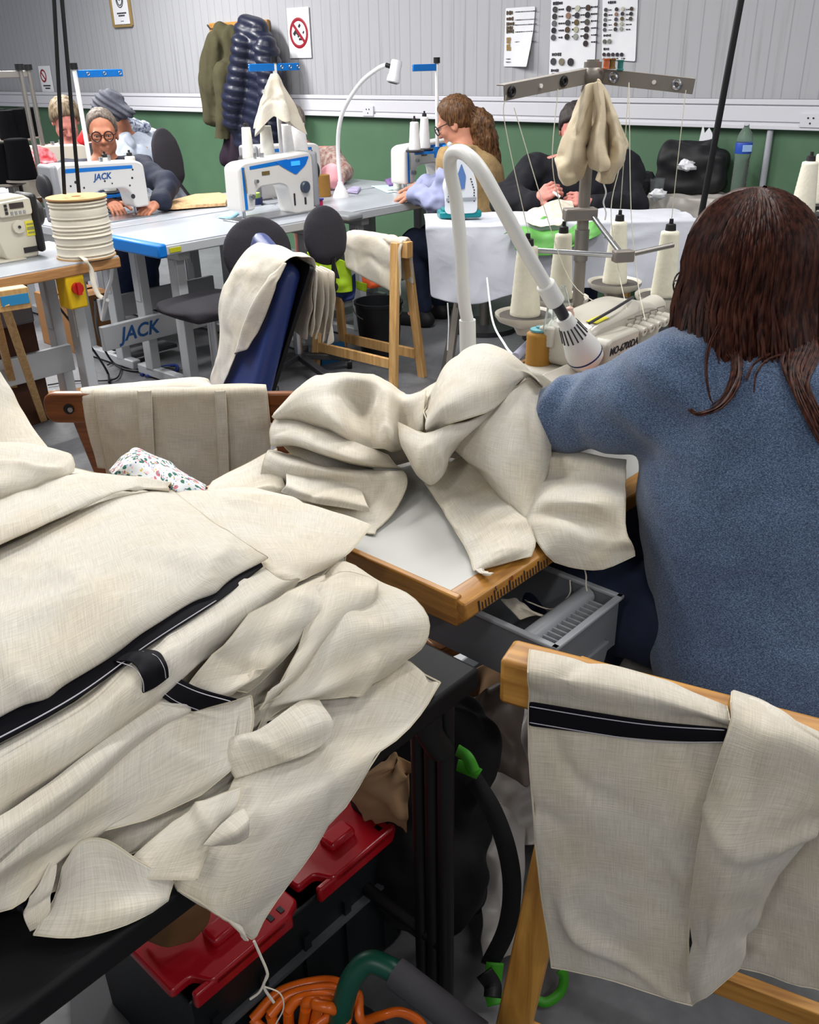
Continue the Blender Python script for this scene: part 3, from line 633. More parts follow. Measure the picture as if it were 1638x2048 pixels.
def thread_stand(label, p, h, arms, tray_z, tray=None, col=M_blue, post=M_white, rz=RZN, r=.011):
    t = thing('thread_stand', label, 'thread stand', p, rz)
    MB().tube([V((0, 0, 0)), V((0, 0, h))], r, 12).build('post', post, t, local=True)
    MB().cyl((0, 0, h), (0, 0, h+.03), r*1.7, 12).build('cap', M_black, t, local=True)
    for (x0, y0), (x1, y1) in arms:
        f = V((x1-x0, y1-y0, 0)).normalized()
        MB().bar((x0, y0, h-.02), (x1, y1, h-.02), .014, .035).build('arm', col, t, local=True, bevel=.003)
        for s in (.25, .6, .93):
            c = V((x0+(x1-x0)*s, y0+(y1-y0)*s, h-.02)); k = f.cross(Z)
            MB().tube([c + k*.009 + Z*0 + (f*math.cos(a)+Z*math.sin(a))*.007 for a in np.linspace(0, 2*PI, 12)], .0025, 6).build('eyelet', M_steel, t, local=True)
    if tray:
        for (x, y) in tray:
            MB().lathe([(0, tray_z-.012), (.05, tray_z-.012), (.055, tray_z-.004), (.05, tray_z-.001), (0, tray_z-.001)], (x, y, 0), seg=20).build('spool_tray', M_dark, t, local=True)
            MB().bar((0, 0, tray_z-.02), (x, y, tray_z-.02), .02, .014).build('tray_arm', col, t, local=True)
        MB().cyl((0, 0, tray_z-.05), (0, 0, tray_z+.01), r*1.8, 12).build('clamp', col, t, local=True)
    return t
# middle blue stand, four cones; (x along N, y away)
pS = RM(-4.02, 3.42, .75)
thread_stand('blue-armed thread stand with a white rag behind the mid-picture sewing machine', pS, .72, (((0, 0), (-.17, .0)), ((.0, .0), (.15, -.02))), .27, [(-.21, .02), (-.07, .03), (.06, .02), (.16, .03)])
def stand_pt(p, rz, x, y, z): return V(p) + Matrix.Rotation(rz, 3, 'Z') @ V((x, y, z))
for (x, y), lb, rb in (((-.21, .02), 'narrow cream cone on the middle thread stand, left end of the four', .032), ((-.07, .03), 'cream cone second from left on the middle thread stand', .04), ((.06, .02), 'white cone third from left on the middle thread stand', .042), ((.16, .03), 'fat white cone at the right end of the middle thread stand', .048)):
    thread_cone(lb, stand_pt(pS, RZN, x, y, .27), .155, rb, rb*.72, 'e9e6da' if rb < .041 else 'ecebea', 'thread cones of the middle stand')
pS = RM(-4.52, 2.86, .75)
thread_stand('tall white-post blue-armed thread stand left of the woman with round glasses', RM(-4.62, 2.62, .75), .71, (((0, 0), (.27, -.0)),), .115, [(.12, .05), (.24, .0)])
thread_cone('cream cone beside the sleeve of the woman with round glasses, left one', stand_pt(RM(-4.62, 2.62, .75), RZN, .12, .05, .116), .17, .034, .026, 'e2dfd2', 'cream cones before the woman with glasses')
thread_cone('cream cone directly in front of the woman with round glasses', stand_pt(RM(-4.62, 2.62, .75), RZN, .24, .0, .116), .17, .036, .026, 'e2dfd2', 'cream cones before the woman with glasses')
pS = RM(-3.66, 4.30, .75)
thread_stand('blue-armed thread stand beside the ponytailed woman', pS, .70, (((0, 0), (-.17, .03)),), .255, [(-.02, .08), (-.13, .06)])
thread_cone('white cone nearest the ponytailed woman on her thread stand', stand_pt(pS, RZN, -.02, .08, .255), .17, .034, .022, 'e8e8ea', 'white cones by the ponytailed woman')
thread_cone('white cone farther left of the ponytailed woman on her thread stand', stand_pt(pS, RZN, -.13, .06, .255), .15, .034, .024, 'e8e8ea', 'white cones by the ponytailed woman')
thread_cone('small cream cone standing on the table by the machine of the ponytailed woman', UZ(795, 378, .75), .17, .026, .02, 'e9e6da')
# far left: grey frames and black cones
for k, (px, y, lb) in enumerate(((40, 5.55, 'grey metal thread stand with a long arm at the far left'), (57, 6.0, 'second grey metal thread stand just right of the long-armed one'))):
    p = UY(px, 140, y); thread_stand(lb, V((p.x, p.y, .75)), p.z-.75, (((0, 0), (-.3, .1)),) if k == 0 else (((0, 0), (-.05, .02)),), .1, None, M_dsteel, M_dsteel, r=.014)
blk = [(12, 366, 5.7, 'black cone at the left edge, front row'), (47, 358, 5.7, 'fat black cone standing in front of the grey thread stand posts'), (6, 275, 6.3, 'black cone cut by the left edge, rear row'), (22, 279, 6.15, 'short black cone second in the rear row'), (42, 276, 6.2, 'black cone third in the rear row, behind the fat one'), (62, 272, 6.3, 'black cone rightmost in the rear row beside the grey posts')]
tp = []
for px, py, y, lb in blk:
    p = UY(px, py, y); thread_cone(lb, p, .225 if py > 300 else .17, .085 if px == 47 else .06, .066 if px == 47 else .05, '09090c', 'black thread cones at far left', core=False); tp.append(p)
for nm, pp in (('front', tp[:2]), ('rear', tp[2:])):
    c = sum(pp, V())/len(pp); t = thing('spool_tray', 'metal spool tray under the %s row of black cones' % nm, 'spool tray', c - Z*(c.z-.75), RZN)
    mb = MB()
    for p in pp: mb.cyl((p.x, p.y, p.z-.012), (p.x, p.y, p.z-.001), .1 if nm == 'front' else .075, 20)
    zz = sum(p.z for p in pp)/len(pp)
    mb.bar(pp[0]-Z*.02, pp[-1]-Z*.02, .05, .02).build('tray', M_gunm, t)
    MB().cyl((c.x, c.y, .75), (c.x, c.y, zz-.03), .015).build('column', M_dsteel, t)
# brown spools, webbing roll
thread_cone('brown thread spool on the white table beside the lamp foot', UZ(648, 393, .75), .125, .042, .040, '8a6327', core=False)
thread_cone('ochre thread spool half hidden behind the sewing machine end', UZ(634, 391, .75), .12, .036, .034, 'a67a2e', core=False)
t = thing('cord_roll', 'large reel of cream webbing on the wood-edged table, left', 'reel', RM(-3.655, 1.985, .75), .4)
pr = [(0, .006), (.118, .006)]
for i in range(15): pr += [(.112+random.uniform(-.003, .005), .012+i*.0148), (.119+random.uniform(-.003, .004), .018+i*.0148)]
pr += [(.1, .236), (0, .236)]
MB().lathe(pr, seg=36).build('wound_cord', linen('webbing', 'ddd6c6', None, .6, .4), t, local=True, angle=60)
MB().lathe([(0, .237), (.122, .237), (.122, .243), (.02, .243), (.02, .237)], seg=36).build('flange', mat('cardboard', 'b8905f', .8), t, local=True)
MB().lathe([(0, 0), (.122, 0), (.122, .006), (0, .006)], seg=36).build('flange', mat('cardboard', 'b8905f', .8), t, local=True)
q = [UZ(150, 512, .755), UZ(170, 520, .765), UA(182, 540, -3.53), UA(188, 570, -3.52), UA(196, 590, -3.51), UA(205, 598, -3.5)]
mb = MB(); P = curve(q, 6)
strip('cord_tail', [p + V((0, 0, .004)) for p in q], (.5, -.6, .6), .022, MATS['webbing'], t, 0)
tag(MB().tube(curve([UZ(215, 600, .55), UZ(205, 640, .3), UZ(212, 590, .5), UZ(222, 560, .6), UZ(224, 525, .72)], 6), .008, 8).build('webbing_tie', M_white), 'white cord hanging below the reel of webbing', 'cord')

# ------------------------------------------------------------------ gooseneck lamp on the rear table
b = UZ(682, 394, .75)
t = thing('gooseneck_lamp', 'white gooseneck lamp with spotlight head standing on the rear white table', 'lamp', b, 0)
MB().lathe([(0, 0), (.05, 0), (.048, .01), (.03, .05), (.018, .07), (.016, .085), (0, .085)], b, seg=18).build('base', M_white, t)
yy = b.y
MB().tube(curve([b+Z*.08, UY(676, 300, yy), UY(679, 250, yy-.05), UY(692, 210, yy-.1), UY(722, 165, yy-.18), UY(755, 138, yy-.25), UY(772, 130, yy-.28)], 8), .0115, 12).build('neck', M_white, t)
h0, h1 = UY(794, 121, yy-.3), UY(787, 158, yy-.31); ax = (h1-h0)
MB().tube([UY(772, 130, yy-.28), UY(781, 133, yy-.29)], .012, 10).build('neck_joint', M_black, t)
MB().lathe([(0, 0), (.027, 0), (.030, .01), (.030, .07), (.034, .075), (.036, .105), (.03, .110), (0, .108)], h0, ax, 18).build('lamp_head', mat('lamp_grey_white', 'd4d4d8', .35), t)
MB().lathe([(0, .1085), (.026, .1085), (.024, .112), (0, .112)], h0, ax, 18).build('lens', M_dark, t)

# small stuff on the rear tables
M_pink = mat('pink_fluff', 'e6a3ab', .95, bump=.8, bscale=60)
def heap(name, label, cat, c, r, m, sc=14., am=.02, vox=.008):
    c = V(c); S = SDF(c-V(r)*1.3, c+V(r)*1.3, vox); S.ell(c, r, .01)
    for k in range(5): S.ell(c+V((random.uniform(-.6, .6)*r[0], random.uniform(-.6, .6)*r[1], random.uniform(-.2, .5)*r[2])), V(r)*.45, .02)
    S.half((c.x, c.y, c.z-r[2]*.55), (0, 0, 1)); o = S.build(name, m, None, lambda p: am*noise.noise(p*sc)); return tag(o, label, cat)
c = UZ(664, 380, .75); heap('pink_cloth', 'crumpled pink fabric on the rear table behind the brown spools', 'fabric', c+Z*.06, (.07, .06, .1), M_pink)
def flat_scrap(name, label, cat, pix, z, m, th=.008, n=6):
    P = [UZ(x, y, z) for x, y in pix]; c = sum(P, V())/len(P); mb = MB(); k = len(P); rings = []
    for s, dz in ((1, 0), (.98, th*.8), (.7, th*1.4), (.35, th*1.2)): rings.append([c+(p-c)*s + Z*(dz+random.uniform(0, th*.3)) for p in P])
    for r_ in rings: mb.v += r_
    mb.v.append(c+Z*th); 
    for i in range(3): mb.f += [(i*k+j, i*k+(j+1) % k, (i+1)*k+(j+1) % k, (i+1)*k+j) for j in range(k)]
    mb.f += [(3*k+j, 3*k+(j+1) % k, 4*k) for j in range(k)]; mb.f.append(tuple(range(k-1, -1, -1)))
    return tag(mb.build(name, m, angle=60), label, cat)
flat_scrap('peach_lace', 'peach patterned fabric lying on the white table left of the machine', 'fabric', [(322, 419), (350, 405), (390, 394), (440, 391), (458, 396), (452, 412), (400, 416), (350, 421)], .755, mat('peach_lace', 'd8b083', .95, var=.35, vscale=60, bump=.6, bscale=90), .018)
flat_scrap('lilac_scrap', 'small lilac scrap on the rear table right of the lamp foot', 'fabric', [(690, 385), (705, 376), (722, 378), (715, 388)], .752, mat('lilac', 'b7aed0', .9), .01)
flat_scrap('blue_pattern_paper', 'pale blue papers lying on the table before the tan-vest woman', 'paper', [(742, 372), (790, 370), (815, 380), (775, 386)], .752, mat('pale_blue_paper', 'b8dfe8', .8), .002)
flat_scrap('purple_scrap', 'small purple scrap near the machine of the ponytailed woman', 'fabric', [(770, 362), (790, 356), (796, 372), (778, 374)], .752, mat('purple', '7c5f96', .9), .012)
flat_scrap('light_blue_scrap', 'light blue folded cloth at the near machine head', 'fabric', [(436, 436), (460, 424), (478, 428), (462, 440)], .752, mat('pale_blue_cloth', '9cd0e6', .9), .008)
c = UZ(505, 408, .75); t = thing('tape_roll', 'green and navy roll lying under the machine arm', 'roll', c, .3)
MB().lathe([(.02, 0), (.06, 0), (.06, .035), (.02, .035), (.02, 0)], c, (0, 0, 1), 20).build('tape', mat('navy_roll', '2c3a6a', .6), t); MB().lathe([(.02, .035), (.05, .035), (.048, .06), (.02, .06)], c, (0, 0, 1), 20).build('green_tape', mat('lime_roll', 'a9c766', .6), t)
t = thing('bobbin', 'magenta bobbin reel beside the mid-picture machine base', 'bobbin', UZ(640, 415, .75), 0); c = UZ(640, 415, .75)
MB().lathe([(0, 0), (.024, 0), (.024, .008), (.01, .008), (.01, .04), (.024, .04), (.024, .048), (0, .048)], c, (0, 0, 1), 16).build('reel', mat('bobbin_blue', '2a3590', .4), t); MB().cyl(c+Z*.008, c+Z*.04, .018, 16).build('thread', mat('magenta', 'b81e55', .7), t)
for (px, py, lb) in ((690, 432, 'grey pedal-shaped tray clipped at the near table edge'),):
    c = UZ(px, py, .76); tag(MB().box(c, (.16, .11, .03), RZW).build('tray', mat('tray_grey', '7d8083', .5), bevel=.01), lb, 'tray')

# hanging cables and pole
def hang(px0, py0, px1, py1, y0, y1, r, label, name='hanging_cable', top=None):
    a, b = UY(px0, py0, y0), UY(px1, py1, y1); d = (a-b)/(a.z-b.z); a = b+d*(3.0-b.z)
    mb = MB().tube([a, b.lerp(a, .35), b], r, 10); return tag(mb.build(name, M_black), label, 'cable')
hang(108, 0, 129, 388, 3.9, 3.9, .008, 'black cable hanging from the ceiling at left, left of the pair')
hang(124, 0, 158, 385, 3.9, 3.9, .008, 'black cable hanging from the ceiling at left, right of the pair')
c = UY(125, 172, 3.9)
hang(1482, 0, 1402, 432, 2.9, 2.9, .010, 'black pole hanging from the ceiling above the woman in blue', 'hanging_pole')

# white rag on the middle stand
c = UY(548, 150, 5.1)
def rag(label, top, pts, m, name='cotton_rag', seed=0, k=7, spread=.09, drop=.3, vox=.009):
    """cloth hung by one point: folds fanning out below"""
    top = V(top); rows = []; nr = 9; nc = 4*k+1
    for i in range(nr):
        s = i/(nr-1); row = []
        for j in range(nc):
            th = 2*PI*j/(nc-1); fo = 1+.42*math.sin(k*th+seed)*min(1, s*2)
            r = (.018 + spread*s**.8)*fo; z = -drop*s*(1+.16*math.sin(2*th+seed)+.10*math.sin(5*th+1.3*seed)) if i else 0.
            row.append((top.x+r*math.cos(th)+pts[0]*s, top.y+r*math.sin(th)*.7+pts[1]*s, top.z+z))
        rows.append(row)
    o = cloth(name, rows, lambda x, y, z: V((x, y, z)), m, None, 3, 4, .0025, .006, 12, seed); return tag(o, label, 'cloth')
rag('cream rag tied to the middle blue thread stand', UY(548, 147, 5.12), (0, 0), M_cream2, seed=1, k=5, spread=.095, drop=.24)
# ------------------------------------------------------------------ ironing table, iron, back shelf table
M_wcloth = linen('white_cotton', 'c2c4cd', None, .25, .8)
t = thing('ironing_table', 'white-draped ironing table in front of the man in the black jumper', 'table', (.72, 4.42, 0), 0)
MB().box((.72, 4.42, .765), (1.22, .34, .03)).build('table_top', M_pine, t, bevel=.01)
for x in (.2, 1.2):
    MB().bar((x, 4.3, 0.01), (x+.12, 4.54, .76), .03, .03).build('leg', M_gunm, t); MB().bar((x, 4.54, 0.01), (x+.12, 4.3, .76), .03, .03).build('leg', M_gunm, t)
def w(x, y, z): return V((x, y, z))
zt = .795
xs = [.10, .3, .5, .72, .95, 1.15, 1.34]
fr = [.55, .50, .49, .47, .47, .45, .43]                      # hem heights along the front
rows = [[(x, 4.60, zt) for x in xs], [(x, 4.42, zt+.004) for x in xs], [(x, 4.25, zt+.002) for x in xs], [(x, 4.222, zt-.03) for x in xs],
        [(x+.01, 4.205+.014*math.sin(9*x), (zt+f)/2) for x, f in zip(xs, fr)], [(x+.02, 4.20+.025*math.sin(9*x+.6), f) for x, f in zip(xs, [.47, .44, .49, .50, .50, .48, .46])]]
tag(cloth('white_cover', rows, w, M_wcloth, None, 6, 6, .002, .008, 6, 2), 'white sheet draped over the ironing table down its front', 'cloth')
mb = MB().tube(curve([V((.2, 4.2, .45)), V((.205, 4.2, .35)), V((.20, 4.21, .22))], 5), .003, 6).build('loose_tie', M_white); tag(mb, 'white loose tie hanging under the draped ironing table', 'tie')
# iron standing on its heel
c = V((.265, 4.42, .803)); t = thing('steam_iron', 'white and teal steam iron standing upright on the ironing table', 'iron', c, .12)
M_iron = mat('iron_white', 'e9ecf2', .25, coat=.4)
S = SDF((-.08, -.08, 0), (.08, .08, .30), .004); S.cone((0, 0, .05), (0, 0, .13), .052, .056, .02); S.cone((0, 0, .13), (0, .0, .24), .056, .026, .02); S.half((0, -.035, 0), (0, 1, 0), .02); S.half((0, .05, 0), (0, -1, 0), .02)
S.box((0, .045, .15), (.02, .018, .075), .01, .01)
S.build('body', M_iron, t, local=True); t.scale = (1.28, 1.2, 1.1)
MB().box((0, 0, .015), (.155, .085, .03)).build('heel', mat('iron_teal', '0a7f86', .3), t, local=True, bevel=.008)
MB().box((0, 0, .034), (.13, .07, .012)).build('skirt', mat('iron_teal', '0a7f86', .3), t, local=True, bevel=.004)
MB().prism(rounded([(-.06, .02), (.06, .02), (.058, .14), (.03, .22), (0, .262), (-.03, .22), (-.058, .14)], .02), (0, -.046, 0), (1, 0, 0), (0, 0, 1), (0, 1, 0), .008).build('soleplate', mat('soleplate', 'dfe3ea', .2, coat=.5), t, local=True, bevel=.002)
for s in (-1, 1):
    for k in range(9): MB().cyl((s*(.047-.0016*max(0, k-4)*2), -.0465, .07+k*.011), (s*(.047-.0016*max(0, k-4)*2), -.048, .07+k*.011), .0028, 8).build('steam_hole', M_dark, t, local=True)
MB().prism(rounded([(-.012, .12), (.012, .12), (.016, .17), (0, .22), (-.016, .17)], .006), (0, -.047, 0), (1, 0, 0), (0, 0, 1), (0, -1, 0), .002).build('steam_marking', mat('iron_blue', '5a7db5', .3), t, local=True)
MB().prism(rounded([(-.056, .085), (.056, .085), (.052, .072), (-.052, .072)], .004), (0, -.047, 0), (1, 0, 0), (0, 0, 1), (0, -1, 0), .002).build('band_marking', mat('iron_grey', '9aa0a8', .3), t, local=True)

# green and cream piece on the ironing table
M_lime = mat('lime_nylon', '63a552', .55, bump=.3, bscale=25)
rows = [[(1005, 470, 4.17), (1060, 446, 4.3), (1110, 440, 4.34), (1170, 436, 4.34), (1200, 442, 4.3), (1205, 456, 4.2)],
        [(1028, 462, 4.175), (1060, 462, 4.19), (1105, 464, 4.19), (1160, 452, 4.2), (1190, 455, 4.2), (1200, 470, 4.18)],
        [(1026, 480, 4.16), (1058, 484, 4.155), (1085, 494, 4.15), (1130, 492, 4.15), (1168, 478, 4.16), (1180, 478, 4.16)],
        [(1030, 500, 4.155), (1045, 505, 4.15), (1070, 512, 4.145), (1110, 508, 4.15), (1150, 492, 4.155), (1168, 486, 4.16)]]
tag(cloth('lime_pouch', rows, UY, M_lime, None, 6, 6, .004, .012, 16, 5), 'lime green fabric piece being worked on at the ironing table', 'fabric')
rows = [[(1095, 408, 4.62), (1120, 398, 4.64), (1145, 402, 4.62)], [(1062, 424, 4.5), (1105, 415, 4.47), (1150, 418, 4.5)], [(1040, 440, 4.35), (1095, 440, 4.30), (1148, 430, 4.35)], [(1058, 446, 4.2), (1088, 455, 4.19), (1130, 442, 4.2)]]
tag(cloth('cream_pouch_lining', rows, UY, M_cream, None, 8, 8, .004, .008, 18, 6), 'cream fabric held by the man in the black jumper over the lime piece', 'fabric')
rows = [[(1205, 462, 4.3), (1260, 448, 4.42), (1320, 440, 4.5), (1345, 437, 4.5)], [(1208, 475, 4.2), (1262, 457, 4.3), (1318, 447, 4.38), (1348, 441, 4.45)]]
tag(cloth('lime_strip', rows, lambda x, y, d: UY(x, y, d), M_lime, None, 6, 6, .003, .003, 12, 7), 'flat lime strip lying on the white cover at right', 'fabric')

t = thing('side_table', 'low grey-covered side table along the back wall under the black bag', 'table', RM(-2.2, 5.18, 0), RZW)
MB().box((0, 0, .71), (1.5, .30, .03)).build('table_top', M_pine, t, local=True, bevel=.004)
for x in (-.7, .7):
    for y in (-.12, .12): MB().box((x, y, .35), (.04, .04, .70)).build('leg', M_pine, t, local=True)
M_sheet = mat('grey_plastic_sheet', 'b5b0aa', .35, bump=.5, bscale=14)
rows = []
for i, (off, z) in enumerate(((.14, .742), (0, .744), (-.13, .744), (-.162, .725), (-.17, .64), (-.165, .54), (-.17, .42))):
    row = []
    for j in range(22):
        x = -.78+1.56*j/21; p = RM(-2.2+x, 5.18+off-(.012*math.sin(j*2.2)+.012*math.sin(j*1.3+.4)+.04*0)*(i > 3), z+.01*(i > 3)*math.sin(j)); row.append(tuple(p))
    rows.append(row)
tag(cloth('grey_table_cover', rows, w, M_sheet, None, 3, 5, .002, .010, 12, 3), 'wrinkled grey plastic cover on the side table by the back wall', 'cover')
# black bag
c = UZ(1380, 384, .75); c.z = .745
S = SDF(c+V((-.26, -.2, 0)), c+V((.28, .24, .36)), .009); M_bag = mat('black_nylon', '101015', .6, bump=.3, bscale=50)
R = Matrix.Rotation(RZW+.25, 3, 'Z')
def bp(x, y, z): return c + R @ V((x, y, z))
S.box(bp(0, .0, .12), (.19, .10, .12), .05, .04, R).box(bp(-.06, .01, .22), (.12, .08, .05), .04, .05, R).cone(bp(-.13, 0, .24), bp(.08, 0, .27), .035, .03, .05)
S.ell(bp(.02, -.02, .30), (.10, .05, .045), .01, R, True)
bag = S.build('black_bag', M_bag, None, fold(9, .016, (1, 0, 0), 1.5, 4)); tag(bag, 'black soft bag with papers on the side table', 'bag')
def crumple(name, label, cat, c, r, m, seed=1, par=None, am=.5, sc=9.):
    mb = MB(); mb.ball((0, 0, 0), 1., 18); vs = []
    for v in mb.v:
        n_ = noise.noise(v*1.6+V((seed*5.1, seed, 0))) + .6*noise.noise(v*4+V((seed, 0, 0))); q = v*(1+am*n_); vs.append(V((q.x*r[0], q.y*r[1], q.z*r[2]))+V(c))
    mb.v = vs; o = mb.build(name, m, par, angle=25)
    if par is None: tag(o, label, cat)
    return o
tag(MB().prism([(-.05, 0), (.05, 0), (.03, .10), (.01, .13), (-.02, .09)], bp(.05, .03, .22), R @ V((1, 0, 0)), Z, R @ V((0, 1, 0)), .004).prism([(-.02, 0), (.04, 0), (.0, .15)], bp(.02, .05, .22), R @ V((1, 0, 0)), Z, R @ V((0, 1, 0)), .004).build('folded_paper', M_paper), 'folded white paper sticking out of the black bag', 'paper')
crumple('crumpled_tissue', 'crumpled tissue in the front pocket of the black bag', 'tissue', bp(-.01, -.115, .16), (.05, .03, .03), M_paper, 2)
# bottle
M_pet = mat('clear_plastic', 'f2f7f8', .06, trans=.95, ior=1.22)
c = UZ(1475, 390, .75); c.z = .742; c = V((1.86, 5.24, .744)); t = thing('water_bottle', 'clear plastic water bottle with blue label on the side table', 'bottle', c, 0)
pr = [(0, .0), (.036, 0), (.042, .01)]
for i in range(10): pr += [(.042, .02+i*.019), (.0385, .029+i*.019)]
pr += [(.041, .215), (.043, .23), (.043, .29), (.041, .31), (.034, .335), (.018, .36), (.014, .368), (.014, .385), (0, .385)]
MB().lathe(pr, seg=28).build('bottle_body', M_pet, t, local=True, angle=60)
MB().lathe([(.0435, .235), (.0445, .238), (.0445, .287), (.0435, .29)], seg=28).build('label_band', mat('label_blue', '2a4fb0', .4), t, local=True)
MB().box((.004, -.044, .263), (.05, .004, .034)).build('label_marking', mat('label_light', '9fc2ee', .4), t, local=True, bevel=.001)
# small things left of the bag
c = UZ(1290, 362, .75); c = V((1.36, 5.42, .745)); crumple('black_pouch', 'small black pouch on the side table left of the bag', 'pouch', c+V((0, 0, .07)), (.09, .05, .07), M_bag, 5)
c = V((1.44, 5.36, .745)); tag(MB().lathe([(0, 0), (.035, 0), (.042, .1), (.040, .1), (.033, .004), (0, .004)], c, seg=18).build('plastic_cup', M_pet, angle=60), 'clear plastic cup beside the black bag', 'cup')
crumple('crumpled_tissue', 'crumpled white tissue between the pouch and the black bag', 'tissue', V((1.43, 5.28, .768)), (.045, .035, .028), M_paper, 8)
# two cream cones at the right edge on their stand
p1, p2 = UY(1604, 425, 3.3), UY(1632, 405, 3.5)
thread_cone('cream cone at the right edge behind the dark-haired woman, left of two', p1, .17, .042, .026, 'e4dfcd', 'cream cones at the right edge')
thread_cone('cream cone at the right edge behind the dark-haired woman, partly cut off', p2, .17, .042, .026, 'e4dfcd', 'cream cones at the right edge')
t = thing('thread_stand', 'dark thread stand carrying the two cream cones at the right edge', 'thread stand', V((1.6, 3.5, 0)), 0)
for p in (p1, p2): MB().lathe([(0, -.014), (.07, -.014), (.075, -.004), (.07, -.001), (0, -.001)], p, seg=22).build('spool_tray', M_dark, t)
MB().bar(p1-Z*.02, p2-Z*.02, .02, .012).bar(p2-Z*.02, V((1.6, 3.5, p2.z-.02)), .02, .012).build('tray_arm', M_dsteel, t)
MB().cyl((1.6, 3.5, 0), (1.6, 3.5, 1.45), .012).build('post', M_dsteel, t)

# ------------------------------------------------------------------ middle trestle with cloth, bucket, chairs
def trestle(label, e0, e1, ht, fl, bw=.045, bh=.075, lw=.045, ld=.025, over=.06, spread_z=.12, m=None, nm='trestle'):
    """e0/e1 beam ends (xy), fl: half foot spread across the beam"""
    m = m or M_pine; e0, e1 = V((*e0, 0)), V((*e1, 0)); d = (e1-e0).normalized(); k = d.cross(Z); c = (e0+e1)/2
    t = thing(nm, label, 'trestle', c, math.atan2(d.y, d.x))
    MB().bar(e0-d*over+Z*(ht-bh/2), e1+d*over+Z*(ht-bh/2), bw, bh).build('beam', m, t, bevel=.003)
    for e in (e0, e1):
        s_ = 1 if e is e1 else -1
        for q in (-1, 1):
            a = e + k*(q*(bw/2+ld/2+.002)) + Z*(ht-.005); b = e + k*(q*fl) + d*(s_*.03)
            MB().bar(b, a, lw, ld, k).build('leg', m, t, bevel=.002)
        f = spread_z/ht; a0 = e + k*(-(fl*(1-f))) + Z*spread_z + d*s_*.05; a1 = e + k*(fl*(1-f)) + Z*spread_z + d*s_*.05
    for q in (-1, 1):
        f = spread_z/ht; r = (fl*(1-f)+bw*f)*q
        MB().bar(e0+k*r+Z*spread_z, e1+k*r+Z*spread_z, .02, .05).build('spreader', m, t, bevel=.002)
    return t
tr = trestle('pine trestle with folded cream cloth on it, middle of the room', (-.015, 4.42), (-.39, 4.74), .70, .115)
d = (V((-.39, 4.74, 0))-V((-.015, 4.42, 0))).normalized(); k = d.cross(Z)
e0 = V((-.015, 4.42, 0))
def tw(s, o, z): return e0 + d*s + k*o + Z*z
def drape(label, s0, s1, z0, dr1, dr2, m, name='draped_cloth', th=.006, seed=1, skew=0., wr=.006, layers=1, wide=.03):
    for L_ in range(layers):
        g = L_*.007; rows = []
        prof = [(-wide-.016-g, z0-dr1*(1-.05*L_)), (-wide-.014-g, z0-dr1*.55), (-wide-.010-g, z0-.03), (-wide*.8, z0+.004+g), (0, z0+.006+g), (wide*.8, z0+.004+g), (wide+.010+g, z0-.03), (wide+.016+g, z0-dr2*.5), (wide+.02+g, z0-dr2*(1-.05*L_))]
        for i, (o, z) in enumerate(prof):
            rows.append([(s0+(s1-s0)*j/4+.003*L_, o-.004*math.sin(j*2+seed)*(1 if abs(i-4) > 2 else 0), z+skew*(j/4-.5)*(1 if abs(i-4) > 2 else 0)) for j in range(5)])
        o = cloth(name, rows, tw, m, None, 6, 5, th, wr, 9, seed+L_)
        tag(o, label if L_ == 0 else label+', upper layer', 'cloth')
drape('folded cream cloth hanging over the middle trestle beam', -.035, .33, .705, .21, .17, M_cream2, seed=3, skew=.10, th=.016)
# hi-vis clothes hanging beside it
def hung(name, label, pix, m, cat, seed=2, wr=.012, th=.006, nu=5):
    o = cloth(name, pix, UY, m, None, nu, nu, th, wr, 14, seed); return tag(o, label, cat)
M_hiv = mat('hi_vis_yellow', 'a9cf1c', .6, bump=.3, bscale=30)
hv = hung('hi_vis_vest', 'hi-vis yellow-green garment hanging below the dark chair back', [[(612, 502, 4.62), (650, 512, 4.6), (688, 520, 4.6)], [(628, 540, 4.6), (662, 548, 4.58), (702, 540, 4.6)], [(645, 566, 4.6), (675, 574, 4.58), (705, 572, 4.6)], [(650, 575, 4.6), (680, 585, 4.58), (705, 582, 4.6)]], M_hiv, 'garment')
M_navy = mat('navy_cloth', '1f3166', .8)
for px, rows in (('strap', [[(662, 520, 4.565), (670, 522, 4.565)], [(670, 556, 4.555), (680, 558, 4.555)]]),):
    cloth('dark_stripe', rows, UY, M_dark, hv, 4, 6, .003, 0)
hung('navy_garment', 'navy garment with a white edge hanging below the hi-vis one', [[(645, 575, 4.64), (680, 570, 4.63), (710, 545, 4.63)], [(660, 590, 4.63), (690, 592, 4.62), (712, 575, 4.62)], [(676, 596, 4.63), (692, 602, 4.62), (708, 597, 4.62)]], M_navy, 'garment')
hung('orange_vest', 'orange garment hanging behind the middle trestle', [[(722, 530, 4.72), (745, 535, 4.72), (768, 545, 4.72)], [(724, 560, 4.71), (745, 565, 4.7), (770, 566, 4.71)], [(728, 574, 4.71), (745, 577, 4.7), (768, 572, 4.71)]], mat('hi_vis_orange', 'd4541b', .6), 'garment')
hung('yellow_scrap', 'small hi-vis yellow scrap under the orange garment', [[(710, 560, 4.68), (735, 568, 4.68)], [(712, 578, 4.68), (733, 584, 4.68)]], M_hiv, 'fabric')
c = V((-.145, 4.93, 0)); t = thing('bucket', 'black plastic bucket on the floor behind the middle trestle', 'bucket', c, 0)
MB().lathe([(0, 0), (.105, 0), (.130, .28), (.136, .28), (.136, .295), (.126, .295), (.100, .008), (0, .008)], c, seg=30).build('pail', mat('bucket_black', '17191d', .45), t)
MB().tube([c+V((.133*math.cos(a), .133*math.sin(a)*.3-.12, .285-.09*math.sin(a))) for a in np.linspace(0, PI, 14)], .003, 6).build('handle', M_dsteel, t)

